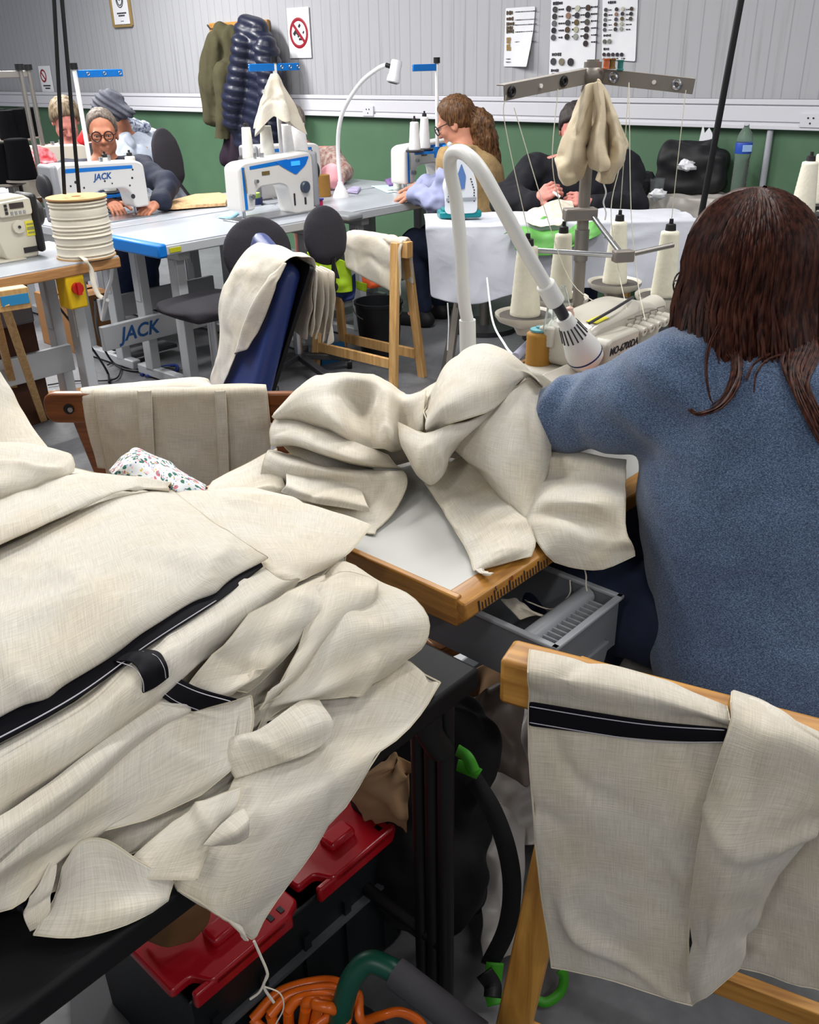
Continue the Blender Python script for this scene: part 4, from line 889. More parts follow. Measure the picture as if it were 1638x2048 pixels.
M_tweed = mat('charcoal_tweed', '2f2c33', .95, var=.35, vscale=260, bump=.8, bscale=300)
def office_chair(label, seat, back, face, back_w, back_h, sz=.48, zb=.72, tilt=.15, seat_r=(.23, .22, .035)):
    """seat/back: xy centres"""
    t = thing('office_chair', label, 'chair', V((*seat, 0)), 0); f = V((*face, 0)).normalized(); sd = f.cross(Z)
    R = Matrix((sd, f, Z)).transposed(); s0 = V((*seat, sz))
    S = SDF(s0-V((.3, .3, .08)), s0+V((.3, .3, .08)), .008); S.ell(s0, seat_r, .01, R); S.box(s0-Z*.012, (seat_r[0]*.8, seat_r[1]*.8, .025), .025, .03, R); S.half(s0+Z*.03, (0, 0, -1), .02); S.build('seat', M_tweed, t)
    b0 = V((*back, zb)); Rb = R @ Matrix.Rotation(-tilt, 3, 'X')
    S = SDF(b0-V((.28, .28, .3)), b0+V((.28, .28, .3)), .008); S.box(b0, (back_w*.36, .028, back_h*.36), .028, .02, Rb); S.ell(b0+Z*.01, (back_w*.53, .04, back_h*.55), .03, Rb); S.build('backrest', M_tweed, t)
    MB().tube(curve([s0-f*.05-Z*.04, s0-f*(seat_r[1]+.03)-Z*.03, b0-f*.045-Z*(back_h*.35)], 6), .014, 8, flat=.5).build('back_bar', M_black, t)
    MB().cyl(V((*seat, .09)), V((*seat, sz-.03)), .022, 14).build('column', M_steel, t)
    for i in range(5):
        a = 2*PI*i/5+.3; e = V((*seat, .06))+V((math.cos(a)*.27, math.sin(a)*.27, 0)); MB().bar(V((*seat, .10)), e, .04, .03).build('foot', M_dark, t, bevel=.004); MB().cyl(e+V((-.012, 0, -.032)), e+V((.012, 0, -.032)), .027, 12).build('caster', M_black, t)
    return t
office_chair('charcoal tweed office chair left of the cloth-hung blue chair, seat showing', (-.90, 4.14), (-.635, 4.02), (-.70, .71), .34, .27, .485, .725)
office_chair('charcoal tweed office chair whose backrest stands above the hi-vis garment', (-.56, 4.58), (-.37, 4.42), (-.78, .62), .27, .25, .46, .722)
# blue padded chair
TLc, TRc = UY(525, 482, 2.95), UY(603, 532, 2.62); wv = (TRc-TLc); wv.z = 0; wl = wv.length; wv.normalize(); dn = V((-.145/.37, .0, -1)); dn.normalize()
nv = wv.cross(dn).normalized(); hgt = .52; cc = (TLc+TRc)/2; cc.z = (TLc.z+TRc.z)/2
t = thing('padded_chair', 'blue padded chair with a cream cloth hung over its backrest', 'chair', V((cc.x-.22, cc.y-.05, 0)), 0)
R = Matrix((wv, nv, -dn)).transposed(); bc = cc + dn*hgt/2
S = SDF(bc-V((.4, .4, .45)), bc+V((.4, .4, .45)), .009); S.box(bc, (wl/2, .032, hgt/2), .028, .01, R); M_bluev = mat('blue_vinyl', '24366e', .4, coat=.1)
S.build('backrest', M_bluev, t)
MB().prism(rounded([(-wl/2+.01, 0), (wl/2-.01, 0), (wl/2-.01, -hgt+.01), (-wl/2+.01, -hgt+.01)], .02), cc+nv*.034, wv, -dn, nv, .012).prism([(-.0, 0), (.001, 0), (0, .001)], cc, wv, -dn, nv, .001).build('back_shell', M_black, t)
sc_ = bc + dn*.22 - nv*0 + V((-.24, -.1, 0)); sc_.z = .47
MB().box(sc_, (.42, .42, .07), math.atan2(wv.y, wv.x)).build('seat', M_bluev, t, bevel=.03)
MB().cyl((sc_.x, sc_.y, .08), (sc_.x, sc_.y, .44), .025).build('column', M_steel, t)
for i in range(5): a = 2*PI*i/5; MB().bar((sc_.x, sc_.y, .09), (sc_.x+.27*math.cos(a), sc_.y+.27*math.sin(a), .04), .05, .03).build('foot', M_dark, t)
MB().bar(sc_+Z*-.03, bc+dn*.24, .06, .02, V((0, 1, 0))).build('back_bar', M_black, t)
# its cloth: over the top edge, long tail on the left face, folded layers on the right
def bw(u, o, h): return cc + wv*u + nv*o - dn*h      # u along top edge, o out of face (+ = far side), h up
rows = [[(-.17, -.045, -.50), (-.10, -.05, -.50), (-.03, -.05, -.47)], [(-.18, -.05, -.36), (-.08, -.06, -.36), (.02, -.05, -.36)], [(-.19, -.08, -.24), (-.08, -.085, -.24), (.06, -.06, -.25)], [(-.18, -.08, -.12), (-.05, -.075, -.12), (.12, -.055, -.12)],
        [(-.15, -.05, -.02), (0, -.05, -.01), (.17, -.045, -.01)], [(-.14, 0, .012), (0, 0, .014), (.17, 0, .014)], [(-.10, .05, -.02), (.03, .055, -.02), (.165, .055, -.02)], [(-.07, .07, -.12), (.06, .085, -.13), (.17, .08, -.14)], [(-.05, .09, -.22), (.08, .11, -.23), (.18, .09, -.22)]]
tag(cloth('draped_cloth', rows, bw, M_cream, None, 6, 6, .003, .008, 9, 4), 'cream cloth draped over the blue chair backrest with a long tail', 'cloth')
rows = [[(.03, -.052, -.34), (.07, -.075, -.33), (.12, -.06, -.30)], [(.06, -.052, -.22), (.10, -.085, -.20), (.16, -.05, -.18)], [(.10, -.052, -.1), (.14, -.07, -.09), (.18, -.05, -.07)], [(.15, -.046, -.012), (.17, -.046, -.01), (.18, -.043, -.01)]]
tag(cloth('folded_layer', rows, bw, M_cream, None, 6, 6, .003, .004, 9, 5), 'inner folded cream layer on the seat side of the blue chair backrest', 'cloth')
for q in range(4):
    o = .062+.018*q; rows = [[(.0+.02*q, o-.01, -.01+.003*q), (.1, o-.012, -.008+.003*q), (.19, o-.012, -.008+.003*q)], [(.04, o+.02, -.10), (.12, o+.03, -.11), (.20, o+.02, -.11)], [(.06, o+.035, -.19), (.13, o+.05+.01*q, -.21), (.205, o+.03, -.205-.006*q)]]
    tag(cloth('folded_layer', rows, bw, M_cream, None, 5, 6, .004, .004, 9, q), 'folded cream layer hanging on the far side of the blue chair, %s of four' % ('innermost', 'second', 'third', 'outermost')[q], 'cloth')

# ------------------------------------------------------------------ left trestle, boxes, cables under the tables
t = thing('trestle', 'pine trestle with a blue sticker on its beam end at the left edge', 'trestle', UZ(30, 600, .74)*V((1, 1, 0)) if False else V((-1.39, 3.2, 0)), 0)
b1, b0 = UZ(55, 592, .735), UZ(-160, 625, .735)
MB().bar(b0, b1, .06, .075).build('beam', M_pine, t, bevel=.003)
MB().box((0, 0, 0), (.001, .001, .001)) 
dd = (b1-b0).normalized(); kk = dd.cross(Z)
MB().bar(b1+kk*.032-dd*.10, b1+kk*.032-dd*.005, .004, .035).build('size_sticker', mat('sticker_blue', '2c86b8', .5), t)
f1, f2 = UZ(85, 835, .02), UZ(36, 812, .02)
MB().bar(f1, b1-dd*.09+kk*.02, .045, .03, dd).build('leg', M_pine, t, bevel=.002); MB().bar(f2, b1-dd*.12-kk*.02, .045, .03, dd).build('leg', M_pine, t, bevel=.002)
for q, f in ((1, f1), (-1, f2)): MB().bar(f-dd*1.0, b1-dd*.9+kk*(.02*q), .045, .03, dd).build('leg', M_pine, t, bevel=.002)
M_card = mat('brown_cardboard', '9b6f45', .85, var=.1, vscale=8)
def carton(label, c, sz, rz, m=M_card, name='cardboard_box'):
    t = thing(name, label, 'box', V((c[0], c[1], 0)), rz)
    x, y, z = sz; z0 = c[2] if len(c) > 2 else 0
    mb = MB()
    for s in (-1, 1): mb.box((s*(x/2-.002), 0, z0+z/2), (.004, y, z)).box((0, s*(y/2-.002), z0+z/2), (x, .004, z))
    mb.box((0, 0, z0+.002), (x, y, .004)).build('box_wall', m, t, local=True)
    for s in (-1, 1): MB().box((s*x*.28, 0, z0+z+.002), (x*.44, y, .004)).build('flap', m, t, local=True)
    return t
p = UZ(280, 590, .05); carton('brown cardboard box on the floor behind the rolled-up jeans', (-1.93, 5.28), (.36, .30, .30), RZW)
carton('dark brown cardboard box standing behind the left trestle', (-1.83, 3.98), (.26, .22, .46), RZW+.1, mat('dark_cardboard', '4a2d1e', .9))
carton('flat cardboard carton on the floor under the left trestle cloth', (-1.62, 4.12, 0.0), (.30, .16, .07), .3, M_card)
def cable(label, pts, r=.006, m=None, name='cable'): return tag(MB().tube(curve(pts, 8), r, 8).build(name, m or M_black), label, 'cable')
cable('black cable falling from the control box to the floor, left', [UZ(105, 598, .5), UZ(150, 655, .34), UZ(190, 705, .18), UZ(215, 745, .03), UZ(218, 765, .01)])
cable('black cable looping on the floor beside the left table leg', [UZ(190, 600, .55), UZ(195, 660, .28), UZ(215, 710, .08), UZ(240, 735, .012), UZ(280, 742, .012), UZ(330, 735, .012), UZ(352, 738, .012)])
cable('thin black cable curled on the floor by the left table foot', [UZ(215, 730, .012), UZ(238, 720, .012), UZ(240, 745, .012), UZ(222, 760, .012), UZ(150, 762, .012), UZ(95, 770, .012)], .004)
cable('blue cable loop on the floor below the lettered stretcher', [UZ(282, 750, .01), UZ(310, 738, .01), UZ(350, 730, .01), UZ(352, 742, .01), UZ(318, 750, .01), UZ(290, 752, .012)], .008, mat('cable_blue', '243a86', .4))
# treadle lying behind
tag(MB().box(UZ(290, 700, .05), (.34, .14, .02), RZN).build('foot_pedal', mat('pedal_grey', '55565a', .5), bevel=.006), 'grey foot pedal on the floor under the blue-capped table', 'pedal')
tag(MB().bar(UZ(690, 700, .05), UZ(640, 712, .05), .03, .10).build('floor_clamp', mat('clamp_blue', '1f5f8f', .5)), 'blue block on the floor between the middle trestle legs', 'block')
# ------------------------------------------------------------------ people
M_skin = mat('skin', 'c98d74', .5, var=.1, vscale=30, spec=.35)
M_skin2 = mat('skin_tanned', 'b5775c', .5, var=.12, vscale=30, spec=.35)
M_skin3 = mat('skin_pink', 'd68f83', .5, var=.12, vscale=40, spec=.35)
M_eyew = mat('eye_white', 'b9afa8', .3); M_iris = mat('iris', '33271f', .2)
def headR(fwd, up=(0, 0, 1)):
    f = V(fwd).normalized(); u = V(up); x = f.cross(u).normalized(); u = x.cross(f); return Matrix((x, f, u)).transposed()
def add_head(S, c, R, s=1.):
    c = V(c); T = lambda x, y, z: c + R @ V((x, y, z))*s
    S.ell(T(0, -.012, .030), V((.074, .094, .086))*s, .01, R); S.ell(T(0, .022, -.035), V((.060, .070, .082))*s, .03, R)
    S.ell(T(0, .068, -.092), V((.026, .022, .020))*s, .025, R); S.cone(T(-.034, .014, -.068), T(.034, .014, -.068), .027*s, None, .03)
    S.cone(T(-.036, .078, .018), T(.036, .078, .018), .012*s, None, .02)
    for q in (-1, 1):
        S.ell(T(q*.036, .066, -.026), V((.020, .017, .018))*s, .02, R); S.ell(T(q*.031, .094, .001), V((.017, .014, .011))*s, .012, R, True)
        S.ell(T(q*.076, -.008, -.012), V((.010, .021, .032))*s, .008, R); S.ell(T(q*.084, -.002, -.010), V((.006, .010, .016))*s, .006, R, True)
        S.ell(T(q*.010, .100, -.034), V((.009, .009, .008))*s, .008, R)
    [S.cone(T(q*.031-.013, .0855, .0105), T(q*.031+.013, .0855, .0095), .0062*s, None, .005) for q in (-1, 1)]; [S.cone(T(q*.031-.011, .085, -.0115), T(q*.031+.011, .085, -.0115), .0058*s, None, .005) for q in (-1, 1)]
    S.cone(T(0, .086, .010), T(0, .110, -.028), .0085*s, .012*s, .010)
    S.cone(T(-.018, .088, -.060), T(.018, .088, -.060), .0065*s, None, .006); S.cone(T(-.015, .086, -.071), T(.015, .086, -.071), .0075*s, None, .007)
    S.cone(T(-.022, .099, -.0655), T(.022, .099, -.0655), .0018*s, None, .003, True)
def eyes(parent, c, R, s=1., look=(0, 1, -.1)):
    for q in (-1, 1):
        e = V(c) + R @ V((q*.031, .0775, .0))*s; o = MB().ball(e, .0115*s, 14).build('eye', M_eyew, parent)
        d = (R @ V(look)).normalized(); MB().ball(e+d*.0065*s, .0062*s, 12).build('iris', M_iris, o)
        b = [V(c)+R @ V((q*(.016+.009*k), .0935-.004*k*k*.4, .0225+.004*math.sin(k*.9)))*s for k in range(4)]
def glasses(parent, c, R, s=1., r=.021, m=None, th=.0024):
    m = m or mat('tortoise', '3a1d18', .3); mb = MB(); T = lambda x, y, z: V(c) + R @ V((x, y, z))*s
    for q in (-1, 1):
        mb.tube([T(q*.032+r*math.cos(a), .106-.10*abs(r*math.cos(a))*.3, .001+r*math.sin(a)) for a in np.linspace(0, 2*PI, 24)], th*s, 6)
        mb.tube([T(q*(.032+r), .102, .006), T(q*.072, .085, .010), T(q*.079, .0, .008), T(q*.078, -.02, -.006)], th*s*.8, 6)
    mb.tube([T(-.012, .106, .004), T(0, .110, .008), T(.012, .106, .004)], th*s, 6)
    return mb.build('glasses', m, parent)
def add_hand(S, wr, d, n, side, curl=.5, s=1., thumb=.5, spread=.05):
    """d: along fingers, n: out of the back of the hand, side: +1 thumb on d x n"""
    wr, d, n = V(wr), V(d).normalized(), V(n); n = (n-d*n.dot(d)).normalized(); x = d.cross(n)*side
    S.cone(wr-d*.01*s, wr+d*.03*s, .024*s, .026*s, .012)
    for k in range(4): S.cone(wr+d*.03*s + x*(.012-.008*k)*s, wr+d*.082*s + x*(.030-.020*k)*s, .015*s, .0115*s, .010)
    for k, L in enumerate((.92, 1.0, .95, .75)):
        p = wr + d*.082*s + x*(.030-.020*k)*s; dd = (d + x*(.03-.02*k)*spread*20).normalized(); r = (.0095, .0098, .0093, .0082)[k]*s
        for j, l in enumerate((.042, .027, .022)):
            ax = dd.cross(n); dd = (Quaternion(d.cross(n).normalized(), -(.35 if j == 0 else .75)*curl*1.5) @ dd).normalized()
            q = p + dd*l*L*s; S.cone(p, q, r, r*.92, .004); p = q; r *= .92
    p = wr + d*.022*s + x*.026*s; dd = (d*.75 + x*.75 - n*.2*thumb).normalized(); r = .0125*s
    for j, l in enumerate((.042, .032, .026)):
        q = p + dd*l*s; S.cone(p, q, r, r*.88, .006 if j else .012); p = q; r *= .88; dd = (dd + d*.35*thumb - n*.35*thumb - x*.25*thumb).normalized()
def body(name, J, m, vox=.005, headfwd=(0, 1, 0), headup=(0, 0, 1), hs=1., parent=None, hands=None, legs=True):
    pts = [V(v) for v in J.values()]
    lo = V([min(p[i] for p in pts)-.16 for i in range(3)]); hi = V([max(p[i] for p in pts)+.17 for i in range(3)])
    S = SDF(lo, hi, vox); R = headR(headfwd, headup); g = lambda k: V(J[k])
    add_head(S, g('head'), R, hs)
    ch, pv, nk = g('chest'), g('pelvis'), g('neck'); sx = (g('shR')-g('shL')).normalized()
    S.cone(nk, g('head')+R @ V((0, -.025, -.05))*hs, .055, .05, .03)
    S.cone(nk-Z*.03, g('shL')+(nk-g('shL'))*.25, .05, .045, .04).cone(nk-Z*.03, g('shR')+(nk-g('shR'))*.25, .05, .045, .04)
    S.cone(ch-sx*.06, ch+sx*.06, .11, None, .05).cone(ch-sx*.05, pv-sx*.05, .10, .11, .05).cone(ch+sx*.05, pv+sx*.05, .10, .11, .05)
    S.cone(ch, nk-Z*.04, .10, .06, .05)
    for q in 'LR':
        S.cone(g('sh'+q), g('el'+q), .05, .04, .03).cone(g('el'+q), g('wr'+q), .04, .027, .02)
        if legs and 'kn'+q in J: S.cone(g('hip'+q), g('kn'+q), .085, .06, .04).cone(g('kn'+q), g('an'+q), .055, .037, .02).cone(g('an'+q)-Z*.02, g('toe'+q), .04, .028, .02)
    for h in hands or (): add_hand(S, *h)
    return S.build(name, m, parent)
def garment(name, m, J, parent, vox=.007, tr=(.135, .145, .15), arm=(.068, .058, .046), sleeves='LR', sleeve_end=1., hem=None, neckr=.07, disp=None, depth=.8, extra=None, nohem=False, cut=None):
    g = lambda k: V(J[k]); keys = ['chest', 'pelvis', 'neck', 'shL', 'shR'] + ['el'+q for q in sleeves] + ['wr'+q for q in sleeves]
    pts = [g(k) for k in keys]; lo = V([min(p[i] for p in pts)-.25 for i in range(3)]); hi = V([max(p[i] for p in pts)+.2 for i in range(3)])
    S = SDF(lo, hi, vox); ch, pv, nk = g('chest'), g('pelvis'), g('neck'); sx = (g('shR')-g('shL')).normalized(); md = (ch+pv)/2
    for p, r in ((ch, tr[0]), (md, tr[1]), (pv, tr[2])): pass
    w0, w1, w2 = tr
    S.cone(ch-sx*(w0-.11), ch+sx*(w0-.11), .12, None, .05)
    for q in (-1, 1): S.cone(ch+sx*q*(w0-.12), md+sx*q*(w1-.12), .115, .118, .06).cone(md+sx*q*(w1-.12), pv+sx*q*(w2-.12), .118, .122, .06)
    S.cone(ch, nk-Z*.05, .105, neckr, .05).cone(nk-Z*.06, nk, neckr, neckr*.92, .03)
    for q in 'LR':
        S.cone(nk-Z*.035+(g('sh'+q)-nk)*.2, g('sh'+q), .055, arm[0]*1.05, .05)
        if q in sleeves:
            S.cone(g('sh'+q), g('el'+q), arm[0]*1.08, arm[1], .04)
            e = g('el'+q).lerp(g('wr'+q), sleeve_end); S.cone(g('el'+q), e, arm[1], arm[2], .03); d = (e-g('el'+q)).normalized()
        else: S.cone(g('sh'+q), g('sh'+q).lerp(g('el'+q), .12), arm[0]*1.05, arm[0]*1.0, .04)
    if extra: extra(S)
    S.half(nk+Z*.012+(g('head')-nk)*.0, (0, 0, -1), .01) if 'collar' not in J else None
    if hem is not None: S.half((0, 0, hem), (0, 0, 1), .01)
    for c in cut or (): S.ell(*c)
    return S.build(name, m, parent, disp or fold(7, .012, (0, 0, 1), 1.5, 2))
def shoes(J, parent, m=None, vox=.006):
    for q in 'LR':
        a, t_ = V(J['an'+q]), V(J['toe'+q]); S = SDF([min(a[i], t_[i])-.12 for i in range(3)], [max(a[i], t_[i])+.12 for i in range(3)], vox); z = .045
        f = (t_-a); f.z = 0; f.normalize(); S.cone(V((a.x, a.y, z))-f*.03, V((t_.x, t_.y, z-.008))+f*.015, .044, .040, .02).cone(V((a.x, a.y, z)), a-Z*.005, .046, .044, .02); S.half((0, 0, .002), (0, 0, 1)); S.build('shoe', m or mat('dark_shoe', '1b1a1e', .6), parent)
def hair_cap(name, m, c, R, s, parent, front=.052, low=-.045, pts=(), vox=.006, disp=None, k=.02, th=.012, ears=True):
    c = V(c); S = SDF(c-V((.2, .2, .32)), c+V((.2, .2, .2)), vox); T = lambda x, y, z: c + R @ V((x, y, z))*s
    S.ell(T(0, -.014, .034), V((.076+th, .094+th, .088+th))*s, .01, R)
    S.ell(T(0, .02, -.035), V((.066, .078, .09))*s, .006, R, True) if ears else None
    S.half(T(0, front, .07), R @ V((0, -1, .45)), .012); S.half(T(0, -.03, low), R @ V((0, -.6, 1)), .012)
    for a, b, ra, rb in pts: S.cone(T(*a), T(*b), ra*s, rb*s, k)
    return S.build(name, m, parent, disp or (lambda p: .006*noise.noise(V((p.x*60, p.y*60, p.z*14)))))
def seated(c, f, head, lean=.0, sw=.19, sh_z=1.0, pz=.53):
    """joint set of a seated person; c = seat centre xy, f = facing"""
    f = V((*f, 0)).normalized(); r = f.cross(Z); c = V((*c, 0)); J = {}
    J['pelvis'] = c+Z*pz; J['chest'] = c+f*(lean*.7)+Z*(sh_z-.13); J['neck'] = c+f*lean+Z*(sh_z+.045); J['head'] = V(head)
    for q, s in (('L', -1), ('R', 1)):
        J['sh'+q] = c+f*lean*.95+r*(s*sw)+Z*sh_z; J['hip'+q] = c+r*(s*.09)+Z*pz; J['kn'+q] = c+f*.42+r*(s*.11)+Z*(pz-.01); J['an'+q] = c+f*.36+r*(s*.11)+Z*.09; J['toe'+q] = c+f*.52+r*(s*.12)+Z*.035
    return J

# --- the woman in blue, seen from behind
P = thing('person', 'woman with long dark hair in a blue knitted jumper, back to the camera', 'person', V((.62, 1.30, 0)), 0)
hc = V((.570, 1.535, 1.134)); hf = V((-.38, .90, -.35)); HR = headR(hf)
J = dict(head=hc, neck=(.605, 1.49, 1.055), chest=(.625, 1.43, .915), pelvis=(.635, 1.30, .57), shL=(.475, 1.475, .985), shR=(.79, 1.50, 1.015), elL=(.300, 1.60, .858), wrL=(.40, 1.83, .838),
         elR=(.86, 1.78, .88), wrR=(.66, 1.96, .87), hipL=(.57, 1.32, .555), knL=(.295, 1.45, .575), anL=(.30, 1.36, .10), toeL=(.16, 1.46, .04), hipR=(.72, 1.36, .555), knR=(.48, 1.66, .575), anR=(.47, 1.62, .1), toeR=(.36, 1.74, .04))
body('body', J, M_skin, .005, hf, hs=1.0, parent=P, hands=[((.40, 1.83, .838), (.32, .9, -.12), (-.5, .1, .85), -1, .6), ((.66, 1.96, .87), (-.8, .45, -.15), (.1, .2, .95), 1, .6)])
M_knit = bpy.data.materials.new('blue_heather_knit'); M_knit.use_nodes = True
def knit_nodes(m, c1, c2, c3):
    nt = m.node_tree; L = nt.links; b = nt.nodes['Principled BSDF']; b.inputs['Roughness'].default_value = .95; b.inputs['Sheen Weight'].default_value = .35; b.inputs['Specular IOR Level'].default_value = .15
    tc = nd(nt, 'ShaderNodeTexCoord'); mp = nd(nt, 'ShaderNodeMapping'); mp.inputs['Scale'].default_value = (420, 420, 800); L.new(tc.outputs['Object'], mp.inputs[0])
    nz = nd(nt, 'ShaderNodeTexNoise', Scale=1., Detail=3.); L.new(mp.outputs[0], nz.inputs['Vector'])
    n2 = nd(nt, 'ShaderNodeTexNoise', Scale=14., Detail=2.); L.new(tc.outputs['Object'], n2.inputs['Vector'])
    cr = nd(nt, 'ShaderNodeValToRGB'); cr.color_ramp.elements[0].color = lin(c1); cr.color_ramp.elements[1].color = lin(c3); cr.color_ramp.elements[0].position = .36; cr.color_ramp.elements[1].position = .66
    e = cr.color_ramp.elements.new(.5); e.color = lin(c2); L.new(nz.outputs['Fac'], cr.inputs[0]); L.new(cr.outputs[0], b.inputs['Base Color'])
    ad = nd(nt, 'ShaderNodeMath', operation='MULTIPLY_ADD'); ad.inputs[1].default_value = 1.; L.new(nz.outputs['Fac'], ad.inputs[0])
    bp = nd(nt, 'ShaderNodeBump', Strength=.6, Distance=.0025); L.new(nz.outputs['Fac'], bp.inputs['Height'])
    b2 = nd(nt, 'ShaderNodeBump', Strength=.25, Distance=.012); L.new(n2.outputs['Fac'], b2.inputs['Height']); L.new(bp.outputs[0], b2.inputs['Normal']); L.new(b2.outputs[0], b.inputs['Normal'])
knit_nodes(M_knit, '38455e', '506280', '7289a8')
def p1_extra(S):
    S.cone((.60, 1.44, .78), (.62, 1.34, .60), .19, .17, .06); S.cone((.68, 1.44, .78), (.68, 1.34, .60), .19, .17, .06)
    S.cone((.74, 1.49, .99), (.84, 1.60, .95), .080, .075, .05); S.ell((.63, 1.27, .53), (.20, .15, .10), .05); S.cone((.46, 1.46, .955), (.38, 1.53, .89), .074, .066, .04)
    S.cone((.300, 1.60, .858), (.35, 1.73, .848), .060, .047, .03)
def p1_disp(p):
    e = noise.noise(V((p.x*9, p.y*9, p.z*5))) * .010 + .004*noise.noise(p*22)
    d = (p-V((.43, 1.42, .93))).length                      # gathers at the armpit
    e += .010*math.sin((p.z*1.1+p.x*.7)*60)*math.exp(-(d/.09)**2)
    d = (p-V((.27, 1.60, .90))).length; e += .006*math.sin((p.x-p.y)*75)*math.exp(-(d/.08)**2)
    return e
jm = garment('jumper', M_knit, J, P, .0075, (.170, .20, .21), (.068, .060, .046), 'LR', .93, None, .07, p1_disp, extra=p1_extra)
# trousers
def trousers(m, J, parent, r=(.105, .078, .055), vox=.008, end=.92, disp=None, q_=('L', 'R')):
    g = lambda k: V(J[k]); ks = ['pelvis'] + [a+q for q in q_ for a in ('hip', 'kn', 'an')]; pts = [g(k) for k in ks]
    S = SDF([min(p[i] for p in pts)-.2 for i in range(3)], [max(p[i] for p in pts)+.2 for i in range(3)], vox)
    S.cone(g('pelvis')-(g('hipL')-g('pelvis'))*.3, g('pelvis')+(g('hipL')-g('pelvis'))*.3, .135, None, .04)
    for q in q_: e = g('kn'+q).lerp(g('an'+q), end); S.cone(g('hip'+q), g('kn'+q), r[0]*1.1, r[1]*1.12, .05).cone(g('kn'+q), e, r[1], r[2], .03)
    return S.build('jeans', m, parent, disp or fold(10, .012, (0, 0, 1), 1.2, 5))
M_denim = mat('dark_denim', '17223c', .85, var=.25, vscale=40, bump=.4, bscale=300)
trousers(M_denim, J, P); shoes(J, P)
glasses(P, hc, HR, 1., .026, mat('thin_frame', '2a2624', .3), .0016)
# hair: a shell under several hundred locks
M_hair = bpy.data.materials.new('dark_brown_hair'); M_hair.use_nodes = True
def hair_nodes(m, c1, c2, rough=.42):
    nt = m.node_tree; L = nt.links; b = nt.nodes['Principled BSDF']; b.inputs['Roughness'].default_value = rough; b.inputs['Specular IOR Level'].default_value = .22
    tc = nd(nt, 'ShaderNodeTexCoord'); mp = nd(nt, 'ShaderNodeMapping'); mp.inputs['Scale'].default_value = (130, 130, 26); L.new(tc.outputs['Object'], mp.inputs[0]); nz = nd(nt, 'ShaderNodeTexNoise', Scale=1., Detail=3.); L.new(mp.outputs[0], nz.inputs['Vector'])
    cr = nd(nt, 'ShaderNodeValToRGB'); cr.color_ramp.elements[0].color = lin(c1); cr.color_ramp.elements[1].color = lin(c2); cr.color_ramp.elements[0].position = .35; cr.color_ramp.elements[1].position = .7
    L.new(nz.outputs['Fac'], cr.inputs[0]); L.new(cr.outputs[0], b.inputs['Base Color'])
hair_nodes(M_hair, '24110e', '5c3529')
def lock_strip(mb, pts, r, seg=5): mb.tube(pts, r, seg, cap=False)
S = SDF(hc-V((.25, .25, .45)), hc+V((.25, .25, .2)), .007); T = lambda x, y, z: hc + HR @ V((x, y, z))
S.ell(T(0, -.018, .032), (.092, .112, .104), .01, HR); S.ell(T(0, .055, -.045), (.062, .075, .10), .01, HR, True)
bk = V((.38, -.92, 0)).normalized(); rt = V((.92, .38, 0)).normalized()
for q, z1 in ((-.068, -.115), (-.03, -.12), (.01, -.125), (.05, -.14), (.085, -.20)):
    S.cone(hc+rt*q*.95+bk*.045-Z*.0, hc+rt*(q*1.25)+bk*.072+Z*z1, .036, .022, .02)
S.cone(hc+rt*.085+bk*.085-Z*.16, hc+rt*.125+bk*.10-Z*.30, .034, .012, .02)
hair = S.build('hair', M_hair, P, lambda p: .004*noise.noise(V((p.x*50, p.y*50, p.z*9))))
mb = MB(); rnd = random.Random(11)
for i in range(760):
    ph = rnd.uniform(-1.95, 1.95); st = rnd.uniform(.0, .9); lnk = rnd.random()
    sd = math.sin(ph); L = .125+.05*rnd.random() + (.20*rnd.random() if sd > .3 else 0) + (.10*rnd.random()**2 if sd < -.55 else 0)
    up = Z*.12; pts = []; a0 = .12+st*.5
    for k in range(9):                                  # over the skull
        th = a0 + (1.72-a0)*k/8; rr = .004*math.sin(k+i)
        pts.append(hc + rt*(math.sin(th)*sd*(.104+rr)) + bk*(math.sin(th)*math.cos(ph)*(.122+rr)+.012) + Z*(math.cos(th)*(.113+rr)+.024))
    p = pts[-1]; wv_ = rnd.uniform(.002, .008); f0 = rnd.uniform(0, 6)
    for k in range(1, 8):
        s = k/7; q = p - Z*(L*s) + bk*(.022*s*(1 if math.cos(ph) > 0 else .3)+ .035*max(0, s-.3)) + rt*((.03*sd)*s + wv_*math.sin(f0+s*5))
        pts.append(q)
    mb.tube(pts, [rnd.uniform(.0022, .0042)*(1 if k < 12 else max(.25, 1-(k-11)/5)) for k in range(len(pts))], 4, cap=False)
from mathutils.bvhtree import BVHTree
jv = [P.location + v.co for v in jm.data.vertices]; BV = BVHTree.FromPolygons(jv, [tuple(p.vertices) for p in jm.data.polygons])
hv_ = [P.location + v.co for v in hair.data.vertices]; BH = BVHTree.FromPolygons(hv_, [tuple(p.vertices) for p in hair.data.polygons])
def on_back(px, py, off=.006):
    d = ray(px, py).normalized(); best = None
    for T_ in (BV, BH):
        h = T_.ray_cast(EYE, d, 5.)
        if h[0] is not None and (best is None or h[3] < best): best = h[3]
    return EYE + d*((best if best else 1.62)-off)
def lockline(pix, n, r, jx, off=.006):
    for k in range(n):
        jit = [(rnd.uniform(-jx, jx), rnd.uniform(-jx, jx)*.5) for _ in (0, 1)]
        q = [on_back(x+jit[0][0]*(1-i/len(pix))+jit[1][0]*i/len(pix), y+jit[0][1], off+rnd.uniform(0, .006)) for i, (x, y) in enumerate(pix)]
        c = curve(q, 5); mb.tube(c, [max(.0006, r*(1-.75*i/len(c))) for i in range(len(c))], 5, cap=False)
lockline([(1462, 640), (1470, 680), (1478, 725), (1470, 772), (1440, 812), (1398, 828), (1380, 820)], 14, .0028, 7)
lockline([(1440, 640), (1462, 690), (1468, 740), (1452, 790), (1425, 815)], 10, .0024, 8)
